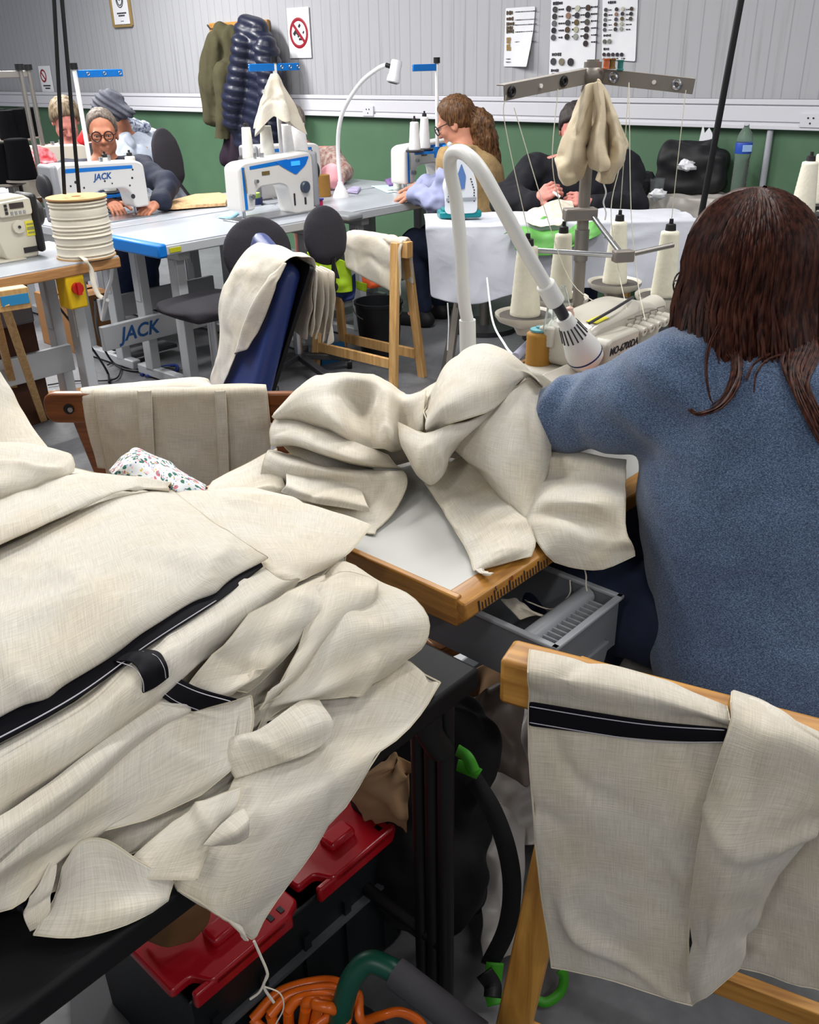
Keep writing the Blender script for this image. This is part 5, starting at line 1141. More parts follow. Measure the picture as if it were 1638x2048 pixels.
lockline([(1445, 640), (1420, 690), (1412, 740), (1418, 790), (1424, 806)], 4, .0016, 5)
lockline([(1600, 690), (1545, 706), (1510, 728), (1494, 760)], 5, .0018, 5); lockline([(1590, 700), (1535, 720), (1512, 750), (1508, 785)], 4, .0018, 4)
lockline([(1580, 600), (1600, 680), (1585, 740), (1610, 800), (1640, 850)], 26, .0034, 22); lockline([(1620, 600), (1625, 690), (1600, 760), (1625, 830), (1650, 880)], 26, .0034, 22); lockline([(1560, 600), (1575, 660), (1578, 720), (1592, 760)], 18, .003, 16)
lockline([(1400, 560), (1420, 640), (1448, 690), (1470, 720)], 12, .0026, 12); lockline([(1500, 640), (1520, 680), (1540, 700)], 10, .0026, 14)
mb.build('hair_locks', M_hair, P)
t = thing('work_stool', 'stool with a pale grey seat under the woman in the blue jumper', 'stool', V((.64, 1.30, 0)), 0)
MB().box((.60, 1.33, .425), (.42, .42, .07), math.atan2(-.18, .3)).build('seat', mat('pale_grey_seat', '9c9896', .6), t, bevel=.025)
MB().cyl((.60, 1.33, .06), (.60, 1.33, .40), .028).build('column', M_dsteel, t)
for i in range(5): a = 2*PI*i/5+.5; MB().bar((.60, 1.33, .09), (.60+.26*math.cos(a), 1.33+.26*math.sin(a), .04), .045, .03).build('foot', M_dark, t)
pass

def hmat(n, a, b):
    m = bpy.data.materials.new(n); m.use_nodes = True; hair_nodes(m, a, b, .55); return m
# --- the woman with round glasses facing the camera
hc = UY(205, 266, 5.55); hf = V((.27, -.95, -.12)); f = (.66, -.75)
P = thing('person', 'woman with round dark glasses and navy jacket, facing the camera at left', 'person', V((hc.x-.06, hc.y+.1, 0)), 0)
J = seated((hc.x-.05, hc.y+.08), (.4, -.92), hc, .08, .19, hc.z-.19, .53)
J.update(elL=UY(335, 372, 5.36), wrL=UY(318, 404, 5.12), elR=UY(165, 372, 5.42), wrR=UY(218, 400, 5.16), knR=UY(262, 470, 5.15), anR=UY(236, 636, 5.38), toeR=UZ(226, 668, .03), knL=UY(300, 470, 5.2), anL=UY(290, 636, 5.4), toeL=UZ(280, 668, .03))
body('body', J, M_skin2, .0042, hf, hs=1.02, parent=P, hands=[(J['wrL'], (-.5, -.75, -.3), (.1, -.2, .95), 1, .35), (J['wrR'], (.55, -.75, -.3), (.1, -.2, .95), -1, .35)])
HR = headR(hf); eyes(P, hc, HR, 1.02); glasses(P, hc, HR, 1.02, .025, None, .0038)
hair_cap('hair', hmat('grey_brown_hair', '514841', '7b6f66'), hc, HR, 1.02, P, front=.048, low=-.03, th=.008)
M_navyk = mat('navy_knit', '1a1f33', .85, var=.2, vscale=40, bump=.4, bscale=120)
garment('jacket', M_navyk, J, P, .007, (.165, .17, .17), (.072, .064, .05), 'LR', .95, .5, .06, fold(8, .02, (0, 0, 1), 1.2, 3), cut=[((J['neck']+V((.035, -.10, -.05))), (.045, .09, .10), .01, None, True)])
trousers(mat('blue_jeans', '1d2c4e', .85, var=.25, vscale=30, bump=.4, bscale=200), J, P, (.10, .075, .062), .008, .80)
a = V(J['knR']).lerp(V(J['anR']), .80); b = V(J['knR']).lerp(V(J['anR']), .72); MB().tube([b, a], [.070, .068], 14).build('turned_up_cuff', mat('denim_inside', '4c5d78', .9), P)
# striped top at the neck
S = SDF(J['neck']-V((.12, .14, .16)), J['neck']+V((.12, .12, .06)), .006); S.cone(J['chest']+V((.02, -.04, .02)), J['neck']+V((.02, -.025, -.06)), .085, .055, .03); S.half(J['neck']+V((0, 0, -.045)), (0, .4, -1))
S.build('striped_top', mat('striped_top', '2a2a34', .8, var=.0, col2='d0d0d4', vscale=70), P)

# --- grey-haired woman behind, looking down
hc = UY(131, 240, 6.55); hf = V((.35, -.75, -.62)); HR = headR(hf)
P = thing('person', 'woman with short streaked hair looking down, black cardigan over white top, far left', 'person', V((hc.x-.05, hc.y+.12, 0)), 0)
J = seated((hc.x-.05, hc.y+.15), (.4, -.92), hc, .13, .19, hc.z-.20, .53); J.update(elL=UY(185, 330, 6.4), wrL=UY(165, 330, 6.2), elR=UY(80, 335, 6.45), wrR=UY(110, 345, 6.2))
body('body', J, M_skin3, .0055, hf, hs=1.05, parent=P, hands=[(J['wrL'], (-.6, -.7, -.2), (.1, -.2, .95), 1, .4), (J['wrR'], (.5, -.75, -.2), (.1, -.2, .95), -1, .4)]); eyes(P, hc, HR, 1.05)
hair_cap('hair', hmat('streaked_hair', '51463a', '8d7c62'), hc, HR, 1.05, P, front=.06, low=-.03, th=.02, disp=lambda p: .007*noise.noise(V((p.x*45, p.y*45, p.z*22))))
garment('cardigan', mat('black_knit', '17171b', .9), J, P, .009, (.165, .17, .17), (.07, .062, .05), 'LR', .95, .5, .06, fold(8, .015), cut=[((J['neck']+V((.05, -.13, -.10))), (.07, .12, .16), .01, None, True)])
S = SDF(J['neck']-V((.16, .2, .3)), J['neck']+V((.16, .16, .06)), .008); S.cone(J['chest']+V((.03, -.05, -.05)), J['neck']+V((.02, -.03, -.06)), .10, .065, .03); S.half(J['neck']+V((0, 0, -.03)), (0, .4, -1)); S.build('white_top', mat('white_red_top', 'e2d8da', .8, col2='b5404a', vscale=9), P)
tag(MB().bar(UY(160, 268, 6.3), UY(176, 280, 6.3), .06, .10).build('red_fabric', mat('bright_red', 'c81f26', .7), bevel=.02), 'bright red fabric held up beside the grey-haired woman', 'fabric')
crumple('red_fabric', 'red and pink fabric on the table between the black cones', 'fabric', UY(62, 330, 5.95), (.16, .1, .10), mat('red_print', 'c33840', .8, col2='d9a0a8', vscale=30), 3)

# --- person in grey headscarf bending away
hc = UY(222, 232, 6.15); hf = V((-.75, .45, -.5)); HR = headR(hf)
P = thing('person', 'person in a dark grey headscarf and pale grey hooded top, bending away', 'person', V((hc.x+.25, hc.y+.1, 0)), 0)
J = seated((hc.x+.30, hc.y+.05), (-.9, .3), hc, .24, .18, 1.04, .53); J.update(elL=UY(262, 345, 5.95), wrL=UY(230, 350, 6.0), elR=J['shR']+V((-.12, .12, -.2)), wrR=J['shR']+V((-.3, .1, -.25)))
body('body', J, M_skin2, .007, hf, parent=P, hands=[(J['wrL'], (-.9, .1, -.2), (0, 0, 1), -1, .4), (J['wrR'], (-.9, .1, -.2), (0, 0, 1), 1, .4)])
hair_cap('headscarf', mat('slate_scarf', '4a4c58', .8, var=.3, vscale=50), hc, HR, 1.05, P, front=.07, low=-.06, th=.02, ears=False, pts=[((0, -.10, -.02), (.0, -.15, -.06), .05, .03)], disp=lambda p: .006*math.sin((p.z+.6*p.x)*170))
garment('hooded_top', mat('pale_grey_fleece', 'b3bccb', .9, var=.2, vscale=20), J, P, .008, (.165, .17, .17), (.078, .066, .05), 'LR', .95, .5, .07, fold(10, .03, (0, 0, 1), 1., 8))
S = SDF(J['neck']-V((.16, .16, .22)), J['neck']+V((.18, .16, .16)), .008); c_ = J['neck']; S.cone(c_+V((-.03, -.07, .05)), c_+V((.05, -.10, -.12)), .04, .035, .03).cone(c_+V((.0, -.06, .05)), c_+V((.08, .05, .03)), .045, .04, .03); S.build('scarf_end', mat('blue_print_scarf', 'c9d0dd', .8, col2='2f3f66', vscale=55), P, fold(20, .012))
trousers(mat('teal_jeans', '27404c', .9), J, P, vox=.012); shoes(J, P, vox=.012)
office_chair('dark chair with a rounded backrest behind the person in the grey headscarf', (hc.x+.36, hc.y+.02), (UY(340, 345, 6.1).x, 6.1), (-.95, .2), .36, .34, .46, .93)

# --- person behind the rear machine, mostly hidden
hc = UY(583, 252, 6.45); hf = V((.3, -.75, -.6)); HR = headR(hf)
P = thing('person', 'grey-haired person bent low behind the rear machine, mostly hidden by thread cones', 'person', V((hc.x, hc.y+.15, 0)), 0)
J = seated((hc.x+.03, hc.y+.15), (.3, -.95), hc, .12, .18, hc.z-.19, .5); J.update(elL=UY(690, 345, 6.35), wrL=UY(668, 362, 6.12), elR=UY(560, 340, 6.4), wrR=UY(600, 360, 6.15))
body('body', J, M_skin3, .006, hf, hs=1.0, parent=P, hands=[(J['wrL'], (-.6, -.7, -.2), (.1, -.2, .95), 1, .4), (J['wrR'], (.5, -.75, -.2), (.1, -.2, .95), -1, .4)])
hair_cap('hair', hmat('ash_hair', '5f5751', '857b72'), hc, HR, 1.0, P, front=.06, low=-.03, th=.015)
garment('blouse', mat('patterned_blouse', 'b9a9a0', .85, col2='8a5d55', vscale=40), J, P, .009, (.165, .17, .17), (.066, .055, .045), 'LR', .5, .5, .06)

# --- the woman in the tan vest, in profile
hc = UY(912, 245, 5.45); hf = V((-.86, .32, -.40)); HR = headR(hf)
P = thing('person', 'woman with a wavy ponytail, glasses, tan fleece vest and lilac sleeves, working at left', 'person', V((hc.x+.18, hc.y-.06, 0)), 0)
J = seated((hc.x+.17, hc.y-.07), (-.85, .5), hc, .07, .18, hc.z-.20, .50); J['shL'] = UY(912, 320, 5.25); J['shR'] = UY(945, 300, 5.58)
J.update(elL=UY(872, 405, 5.16), wrL=UY(832, 386, 5.36), elR=UY(880, 370, 5.62), wrR=UY(838, 372, 5.72), neck=UY(930, 292, 5.42), chest=UY(950, 355, 5.40))
body('body', J, M_skin, .0045, hf, hs=1.05, parent=P, hands=[(J['wrL'], (-.9, .4, -.2), (0, -.3, .9), -1, .4), (J['wrR'], (-.9, .2, -.2), (0, 0, 1), 1, .4)]); eyes(P, hc, HR, 1.05)
glasses(P, hc, HR, 1.05, .024, mat('dark_frame', '1c1a20', .3), .003)
M_brn = bpy.data.materials.new('honey_brown_hair'); M_brn.use_nodes = True; hair_nodes(M_brn, '3a2719', '7a5535', .5)
def pony(a): return a
hp = [((-.0, -.10, .055), (0, -.15, .02), .035, .045), ((0, -.15, .02), (.0, -.175, -.06), .05, .055), ((0, -.175, -.06), (.01, -.19, -.16), .055, .045), ((.01, -.19, -.16), (.01, -.18, -.25), .042, .012)]
hair_cap('hair', M_brn, hc, HR, 1.05, P, front=.055, low=-.05, th=.014, pts=[], vox=.006)
S = SDF(hc-V((.3, .3, .45)), hc+V((.35, .3, .2)), .007); bx = V((.80, -.25, 0)); pts = [hc+bx*.105+Z*.06, hc+bx*.17+Z*.0, hc+bx*.20-Z*.10, hc+bx*.235-Z*.20, hc+bx*.235-Z*.29]
S.path(pts, [.032, .062, .066, .05, .012], .03); S.build('ponytail', M_brn, P, lambda p: .016*noise.noise(V((p.x*30, p.y*30, p.z*13)))+.006*noise.noise(p*70))
mb = MB()
for i in range(140):
    a, b = random.uniform(0, 6.28), random.random()**.5; off = [V((math.cos(a), math.sin(a), 0))*b*r for r in (.03, .062, .07, .058, .03)]
    mb.tube(curve([p+o+V((random.uniform(-.01, .01), random.uniform(-.01, .01), random.uniform(-.02, .02))) for p, o in zip(pts, off)], 4), .0028, 4, cap=False)
for i in range(120):
    a = random.uniform(-1.5, 1.5); q = [hc + HR @ V((math.sin(a)*.094*math.sin(t), .045-.16*t/1.9, .03+.10*math.sin(max(0, 1.9-t)))) for t in ()]
mb.build('loose_strands', M_brn, P)
garment('lilac_shirt', mat('lilac_shirt', '9aa0c4', .85, var=.12, vscale=15), J, P, .007, (.135, .135, .135), (.066, .064, .05), 'LR', .97, .55, .055, lambda p: fold(11, .026, (0, 0, 1), 1., 9)(p)*min(1, max(0, (p-J['chest']).length-.2)/.08))
M_vest = mat('tan_fleece', 'a98d62', .98, var=.22, vscale=35, bump=.8, bscale=130)
garment('fleece_vest', M_vest, J, P, .008, (.20, .205, .21), (.092, .06, .05), '', 1., .5, .095, fold(8, .012), extra=lambda S: S.cone(J['chest'], J['pelvis'], .16, .165, .05))
S = SDF(hc-V((.2, .2, .25)), hc+V((.2, .2, .1)), .006); S.cone(hc+HR @ V((-.03, .06, -.10)), hc+HR @ V((.03, .06, -.10)), .028, .028, .02); S.build('face_mask', mat('mask_blue', 'b9d3e0', .8), P)
trousers(M_denim, J, P, vox=.012); shoes(J, P, vox=.009)
st = thing('work_stool', 'dark stool under the woman in the tan vest', 'stool', V((J['pelvis'].x, J['pelvis'].y, 0)), 0)
MB().cyl(J['pelvis']*1-Z*(J['pelvis'].z-.34), J['pelvis']-Z*(J['pelvis'].z-.38), .19, 24).build('seat', M_dark, st, bevel=.01); MB().cyl((J['pelvis'].x, J['pelvis'].y, .03), (J['pelvis'].x, J['pelvis'].y, .34), .03).build('column', M_dsteel, st); MB().cyl((J['pelvis'].x, J['pelvis'].y, 0), (J['pelvis'].x, J['pelvis'].y, .03), .2, 24).build('base', M_dark, st)

# --- the man in black at the ironing table
hc = UY(1150, 258, 5.05); hf = V((-.25, -.80, -.5)); HR = headR(hf)
P = thing('person', 'person in a black jumper hand-sewing at the ironing table, face behind the hanging cloth', 'person', V((hc.x, 5.15, 0)), 0)
J = seated((hc.x-.02, 5.16), (-.1, -1), hc, .10, .20, 1.0, .50); J['shL'] = UY(1252, 340, 5.06); J['shR'] = UY(1062, 345, 5.06)
J.update(elL=UY(1262, 418, 4.88), wrL=UY(1180, 408, 4.72), elR=UY(1012, 400, 4.90), wrR=UY(1068, 404, 4.72), neck=UY(1152, 305, 5.06), chest=UY(1155, 385, 5.1))
body('body', J, M_skin3, .0042, hf, parent=P, hands=[(J['wrL'], (-.80, -.25, .30), (.2, -.75, .55), -1, .85, 1.0), (J['wrR'], (.70, -.2, .55), (-.25, -.75, .5), 1, .75, 1.05)])
hair_cap('hair', mat('dark_short_hair', '2b2422', .6), hc, HR, 1., P, front=.055, low=-.03, th=.01)
garment('black_jumper', mat('black_navy_knit', '14151d', .92, var=.2, vscale=30, bump=.3, bscale=120), J, P, .007, (.18, .185, .18), (.08, .075, .052), 'LR', .93, .52, .085, fold(9, .022, (0, 0, 1), 1., 6), extra=lambda S: S.cone(J['chest']+V((-.08, 0, .02)), J['chest']+V((.08, 0, .02)), .15, None, .05).cone(J['chest'], J['neck']-Z*.03, .14, .085, .05))
trousers(M_denim, J, P, vox=.012); shoes(J, P, vox=.009)
st = dup(st, V((J['pelvis'].x, J['pelvis'].y, 0)), label='dark stool under the person in the black jumper')
mb = MB().cyl(UY(1106, 384, 4.66), UY(1120, 394, 4.64), .007, 10).build('seam_ripper', M_white); tag(mb, 'small white-tipped tool held by the person in the black jumper', 'tool')
# ------------------------------------------------------------------ near white table with ruler edge, drawer
A0, A1, B0, B1 = -1.335, -.70, .885, 2.36
t = thing('machine_table', 'near white-topped table with varnished wood edge, a ruler printed on its front', 'table', RM((A0+A1)/2, (B0+B1)/2, 0), RZW)
w_, h_ = A1-A0, B1-B0; M_edge = wood('varnished_edge', 'bd873c', '936127', 2., .3, 'Y'); M_edgex = wood('varnished_edge_x', 'bd873c', '936127', 2., .3, 'X')
MB().box((-.012, 0, .737), (w_-.03, h_-.02, .026)).build('table_top', mat('worn_white_laminate', 'babab5', .35, var=.08, vscale=5), t, local=True, bevel=.002)
MB().prism([(0, 0), (.030, -.006), (.034, -.030), (.012, -.052), (-.01, -.052), (-.01, 0)], (w_/2-.034, -h_/2, .752), (1, 0, 0), (0, 0, 1), (0, 1, 0), h_).build('front_edge', M_edge, t, local=True, bevel=.003)
for s in (-1, 1): MB().box((-.005, s*(h_/2-.006), .727), (w_-.03, .014, .052)).build('end_edge', M_edgex, t, local=True, bevel=.003)
MB().box((-w_/2+.006, 0, .727), (.014, h_, .052)).build('back_edge', M_edge, t, local=True)
fe = V((w_/2-.0035, 0, .7455)); dn_ = V((.004, 0, -.024)).normalized(); nrm = V((.986, 0, .164))
rl = MB()
for i in range(24):
    y = -h_/2+.03+i*.0078; L_ = .012 if i % 5 else .017
    rl.box(fe+V((0, y, 0))+dn_*(.022-L_/2)+nrm*.0006, (.0012, .0013 if i % 10 else .0026, L_), rot=Matrix.Rotation(math.radians(-9), 3, 'Y'))
rl.build('ruler_marking', M_ink, t, local=True)
Rw = Matrix.Rotation(RZW, 3, 'Z'); tl = V(t.location)
for i, s, m_ in ((5, '5', M_ink), (10, '10', mat('ruler_red', '8a2418', .6))):
    p = fe+V((0, -h_/2+.03+i*.0078+.004, 0))+dn_*.004+nrm*.001; text('ruler_lettering', s, .011, tl+Rw @ p, N, Rw @ -dn_, m_, t, ext=.0003)
for x, y in ((-.22, -.3), (.2, .3), (-.22, .58), (.2, .58)): MB().box((x, y, .36), (.06, .04, .70)).build('leg', M_leg, t, local=True, bevel=.004)
for x in (-.22, .2): MB().box((x, .14, .03), (.05, 1.0, .05)).build('foot', M_leg, t, local=True, bevel=.006)
MB().box((-.22, .14, .28), (.03, .86, .10)).build('stretcher', M_leg, t, local=True)
d0, d1, e0_, e1_ = -1.12, -.605, .985, 1.185
t = thing('pull_out_tray', 'grey plastic drawer with a ribbed pen tray pulled out under the near table', 'drawer', RM((d0+d1)/2, (e0_+e1_)/2, .56), RZW); dw, dd_ = d1-d0, e1_-e0_
M_dr = mat('drawer_grey', '6d7075', .4); M_drl = mat('drawer_rim', '9a9da2', .35)
mb = MB().box((0, 0, .003), (dw-.02, dd_-.02, .006))
for s in (-1, 1): mb.box((0, s*(dd_/2-.006), .048), (dw-.01, .005, .095)).box((s*(dw/2-.008), 0, .048), (.005, dd_-.01, .095))
mb.build('tray_body', M_dr, t, local=True)
mb = MB()
for s in (-1, 1): mb.box((0, s*(dd_/2-.004), .098), (dw+.004, .012, .007)).box((s*(dw/2-.004), 0, .098), (.012, dd_+.004, .007))
mb.build('rim', M_drl, t, local=True, bevel=.002)
MB().cyl((dw/2-.062, -dd_/2+.012, .082), (dw/2-.062, dd_/2-.012, .082), .016, 16).box((dw/2-.035, 0, .060), (.05, dd_-.02, .006)).build('pen_bar', M_drl, t, local=True)
for i in range(12): MB().box((dw/2-.032, -dd_/2+.022+i*.0135, .076), (.036, .0035, .022)).build('tray_rib', M_drl, t, local=True)
MB().prism(rounded([(-.07, 0), (.07, 0), (.05, -.05), (-.05, -.05)], .012), (dw/2-.02, 0, .03), (0, 1, 0), (0, 0, 1), (1, 0, 0), .022).build('front_pull', M_dr, t, local=True, bevel=.004)
rows = [[(1000, 1200, .648), (1030, 1195, .655), (1050, 1215, .645)], [(1015, 1215, .650), (1048, 1215, .655), (1075, 1228, .645)], [(1040, 1238, .640), (1070, 1232, .642), (1095, 1236, .640)]]
tag(cloth('linen_offcut', rows, UZ, M_cream2, None, 6, 6, .003, .006, 25, 3), 'scrap of cream linen lying in the grey drawer', 'fabric')
def thread(label, pts, r=.0012, m=None, n=7): return tag(MB().tube(curve(pts, n), r, 6).build('loose_thread', m or M_cream), label, 'thread')
thread('loose thread curled in the grey drawer', [UZ(1140, 1160, .66), UZ(1138, 1190, .64), UZ(1105, 1218, .63), UZ(1060, 1205, .64), UZ(1050, 1200, .63)])

# ------------------------------------------------------------------ overlock machine on the near table
M_ovl = mat('overlock_cream', 'bfbaae', .35, coat=.25)
t = thing('overlock_machine', 'cream overlock machine with a row of tension knobs before the woman in blue', 'overlock machine', RM(-1.085, 1.895, .748), RZN); t.scale = (1, 1, .82)
def B_(name, c, sz, m, bv=.008, rot=None, par=None): return MB().box(c, sz, rot=rot).build(name, m, par or t, local=True, bevel=bv)
B_('base', (.02, .02, .035), (.38, .24, .07), M_ovl, .015)
MB().prism(rounded([(-.12, .07), (-.12, .185), (-.09, .205), (.13, .215), (.19, .20), (.22, .15), (.22, .07)], .025), (0, -.035, 0), (1, 0, 0), (0, 0, 1), (0, 1, 0), .135).build('upper_body', M_ovl, t, local=True, bevel=.014)
cv = MB().prism(rounded([(-.125, .085), (.005, .085), (.02, .12), (.02, .178), (-.11, .178), (-.125, .165)], .015), (0, -.082, 0), (1, 0, 0), (0, 0, 1), (0, 1, 0), .05).build('front_cover', M_ovl, t, local=True, bevel=.007)
Rn = Matrix.Rotation(RZN, 3, 'Z'); lt = lambda x, y, z: V(t.location) + Rn @ V((x, y, z*.82))
text('lettering', 'MO-6700DA', .024, lt(-.052, -.0825, .142), N, Z, M_ink, cv, shear=.2, bold=.0006); text('lettering', 'Series', .017, lt(-.058, -.0825, .118), N, Z, M_ink, cv, shear=.2)
for i in range(5):
    x = .045+.036*i; k = MB().lathe([(0, 0), (.011, 0), (.011, .014), (.0145, .016), (.0145, .042), (.012, .046), (.005, .046), (.004, .040), (0, .040)], (x, -.036, .165), (0, -1, -.15), 18).build('tension_knob', M_ovl, t, local=True)
    MB().tube([V((x-.014, -.04, .19)), V((x-.004, -.055, .196)), V((x+.008, -.05, .186))], .0018, 6).build('wire_guide', M_dsteel, t, local=True)
MB().tube([V((-.11, -.02, .212)), V((-.02, -.03, .232)), V((.06, -.02, .236)), V((.14, .01, .222))], .004, 8).build('thread_lever', M_dark, t, local=True)
B_('yellow_sticker', (-.06, -.012, .2085), (.055, .03, .002), mat('sticker_yellow', 'd8cf3a', .5), .0005, Matrix.Rotation(-.05, 3, 'Y'))
MB().lathe([(0, 0), (.012, 0), (.012, .018), (.009, .026), (.009, .034), (0, .04)], (-.085, .05, .203), (0, 0, 1), 16).build('oil_cap', mat('pinkish_cap', 'c9a79a', .3), t, local=True)
B_('cloth_plate', (-.22, -.06, .075), (.10, .13, .008), M_ovl, .003, Matrix.Rotation(.5, 3, 'X')); B_('side_block', (-.16, -.03, .035), (.06, .09, .06), M_ovl, .010)
B_('looper_cover', (.06, -.085, .055), (.26, .04, .09), M_ovl, .012)
for i in range(3): MB().cyl((-.145+.0*i, -.087, .03+.0*i), (-.145, -.091, .03), .006).build('screw', M_dsteel, t, local=True) if i == 0 else MB().cyl((-.17+.02*i, -.0855, .06), (-.17+.02*i, -.0905, .06), .005).build('screw', M_dsteel, t, local=True)
B_('needle_clamp', (-.03, -.075, .072), (.05, .03, .03), M_dark, .004); MB().cyl((-.03, -.078, .06), (-.03, -.078, .02), .002, 6).build('needle', M_steel, t, local=True)
M_clear = mat('clear_acrylic', 'e6eeee', .08, trans=.9, ior=1.2)
for x, h, a in ((-.115, .08, .25), (-.085, .075, -.1), (-.05, .12, -.4)): B_('clear_guard', (x, .085, .17+h/2), (.034, .006, h), M_clear, .002, Matrix.Rotation(a, 3, 'Y'))
B_('guard_base', (-.08, .085, .155), (.10, .04, .06), M_ovl, .006)
MB().cyl((.2, .03, .15), (.29, .02, .165), .032, 20).build('hand_wheel', M_ovl, t, local=True, bevel=.004)
MB().tube([V((-.02, -.088, .05)), V((.0, -.10, .065)), V((.02, -.093, .045)), V((.035, -.10, .06))], .003, 6).build('looper', M_steel, t, local=True)
B_('slide_plate', (-.30, -.05, .004), (.14, .09, .008), M_white, .003)

# its thread stand
P0 = V((.472, 2.448, .75)); tp = V((.472, 2.448, 1.462))
t = thing('thread_stand', 'tall taupe thread stand with two long arms behind the overlock machine', 'thread stand', P0, 0)
MB().tube([P0-Z*.0, tp], .0155, 14).build('post', M_gunm, t); MB().lathe([(0, 0), (.026, 0), (.026, .03), (.02, .04), (0, .04)], P0, seg=18).build('foot', M_gunm, t)
j = tp-Z*.035; MB().ball(j, (.03, .03, .026), 16).cyl(j-Z*.045, j+Z*.03, .022, 16).build('arm_joint', M_gunm, t); 
MB().cyl(j+V((-.02, -.03, -.03)), j+V((-.02, -.042, -.03)), .012, 12).build('joint_screw', M_dsteel, t)
for px, py, y, nm, hs in ((1008, 186, 2.26, 'l', (.93, .33)), (1388, 173, 2.36, 'r', (.18, .83))):
    e = UY(px, py, y); f = (e-j).normalized(); s = j+f*.01; kk = f.cross(Z).normalized()
    if kk.y > 0: kk = -kk
    ar = MB().bar(s, e, .004, .034).bar(s+Z*.016-kk*.012, e+Z*.016-kk*.012, .028, .003).build('arm', M_gunm, t, bevel=.001)
    for q in hs+(.6,):
        c = s.lerp(e, q)+kk*.004; 
        if q == .6: MB().cyl(c-kk*.004, c+kk*.002, .005, 10).build('rivet', mat('rivet_white', 'e8e4dc', .4), ar); continue
        MB().tube([c+(f*math.cos(a)+Z*math.sin(a))*.0085 for a in np.linspace(0, 2*PI, 16)], .0045, 8).build('eyelet', M_black if nm == 'l' else M_steel, ar)
cl = UY(1160, 428, 2.43); MB().box(cl, (.085, .04, .03), .1).build('clamp', M_gunm, t, bevel=.004)
q0 = UY(1188, 436, 2.41); q1 = UY(1246, 512, 2.28); MB().tube([q0, q1], .0065, 10).build('rod', M_steel, t); MB().box(q1, (.05, .03, .028), .2).build('rod_clamp', M_gunm, t, bevel=.003)
MB().tube([q1, UY(1062, 500, 2.36)], .0065, 10).build('rod', M_steel, t); MB().tube([q1, UY(1346, 490, 2.34)], .0065, 10).build('rod', M_dsteel, t)
MB().tube([tp-Z*.40, tp-Z*.48], .019, 14).build('tape_wrap', M_dsteel, t)
CN = ((1050, 630, .145, .040, .026, 'cream cone on the leftmost dish of the overlock stand, nearest the lamp'), (1120, 597, .145, .034, .022, 'cream cone second from left on the overlock stand, behind the lamp neck'), (1229, 566, .145, .036, .022, 'cream cone third from left on the overlock stand'), (1327, 592, .145, .036, .024, 'cream cone rightmost on the overlock stand, beside the dark hair'))
dish = []
for px, py, h, rb, rt, lb in CN:
    p = UZ(px, py, .865); dish.append(p)
    MB().lathe([(0, -.003), (.068, -.003), (.072, .002), (.079, .006), (.079, -.001), (.072, -.012), (.03, -.03), (.02, -.05), (0, -.05)], p, seg=36).build('spool_dish', M_ovl, t)
    MB().lathe([(0, -.0025), (.067, -.0025), (.067, .001), (0, .001)], p, seg=36).build('dish_pad', mat('foam_pad', '4a4642', .95, bump=.4, bscale=80), t)
    thread_cone(lb, p+Z*.001, h*1.22, rb, rt, 'e3dfcb', 'cream cones of the overlock stand')
MB().bar(dish[0]-Z*.045, P0+Z*.075, .03, .02).bar(dish[1]-Z*.045, P0+Z*.075, .03, .02).bar(dish[2]-Z*.05, dish[3]-Z*.05, .045, .024).bar(dish[2]-Z*.045, P0+Z*.075, .03, .02).build('spool_bar', M_gunm, t, bevel=.003)
MB().tube([V((P0.x, P0.y, .80)), V((P0.x, P0.y, .84))], .022, 14).build('bar_clamp', M_gunm, t)
# threads running from cones to the arms and down
for lb, pts in (('thread rising from the leftmost overlock cone to the stand arm', [dish[0]+Z*.21, UY(1010, 250, 2.27), UY(1012, 190, 2.26)]),
                ('thread slanting across the lamp neck to the overlock', [UY(1028, 215, 2.27), UY(1085, 405, 2.3), UY(1140, 560, 2.3), UY(1215, 620, 2.2)]),
                ('thread from the second overlock cone to the stand arm', [dish[1]+Z*.21, UY(1105, 330, 2.34), UY(1116, 178, 2.34)]),
                ('thread from the third overlock cone up to the right arm', [dish[2]+Z*.21, UY(1247, 330, 2.4), UY(1258, 165, 2.4)]),
                ('thread from the right arm past the black jumper to the overlock', [UY(1258, 165, 2.39), UY(1262, 420, 2.3), UY(1275, 560, 2.25), UY(1290, 640, 2.12)]),
                ('thread from the rightmost overlock cone up to the arm tip', [dish[3]+Z*.21, UY(1358, 300, 2.36), UY(1372, 180, 2.35)]),
                ('thread running down right of the cream cloth to the overlock', [UY(1240, 330, 2.36), UY(1222, 420, 2.33), UY(1235, 530, 2.3), UY(1255, 625, 2.15)])):
    tag(MB().tube(curve(pts, 5), .0011, 5).build('sewing_thread', mat('thread_cream', 'e3dfcb', .8)), lb, 'thread')
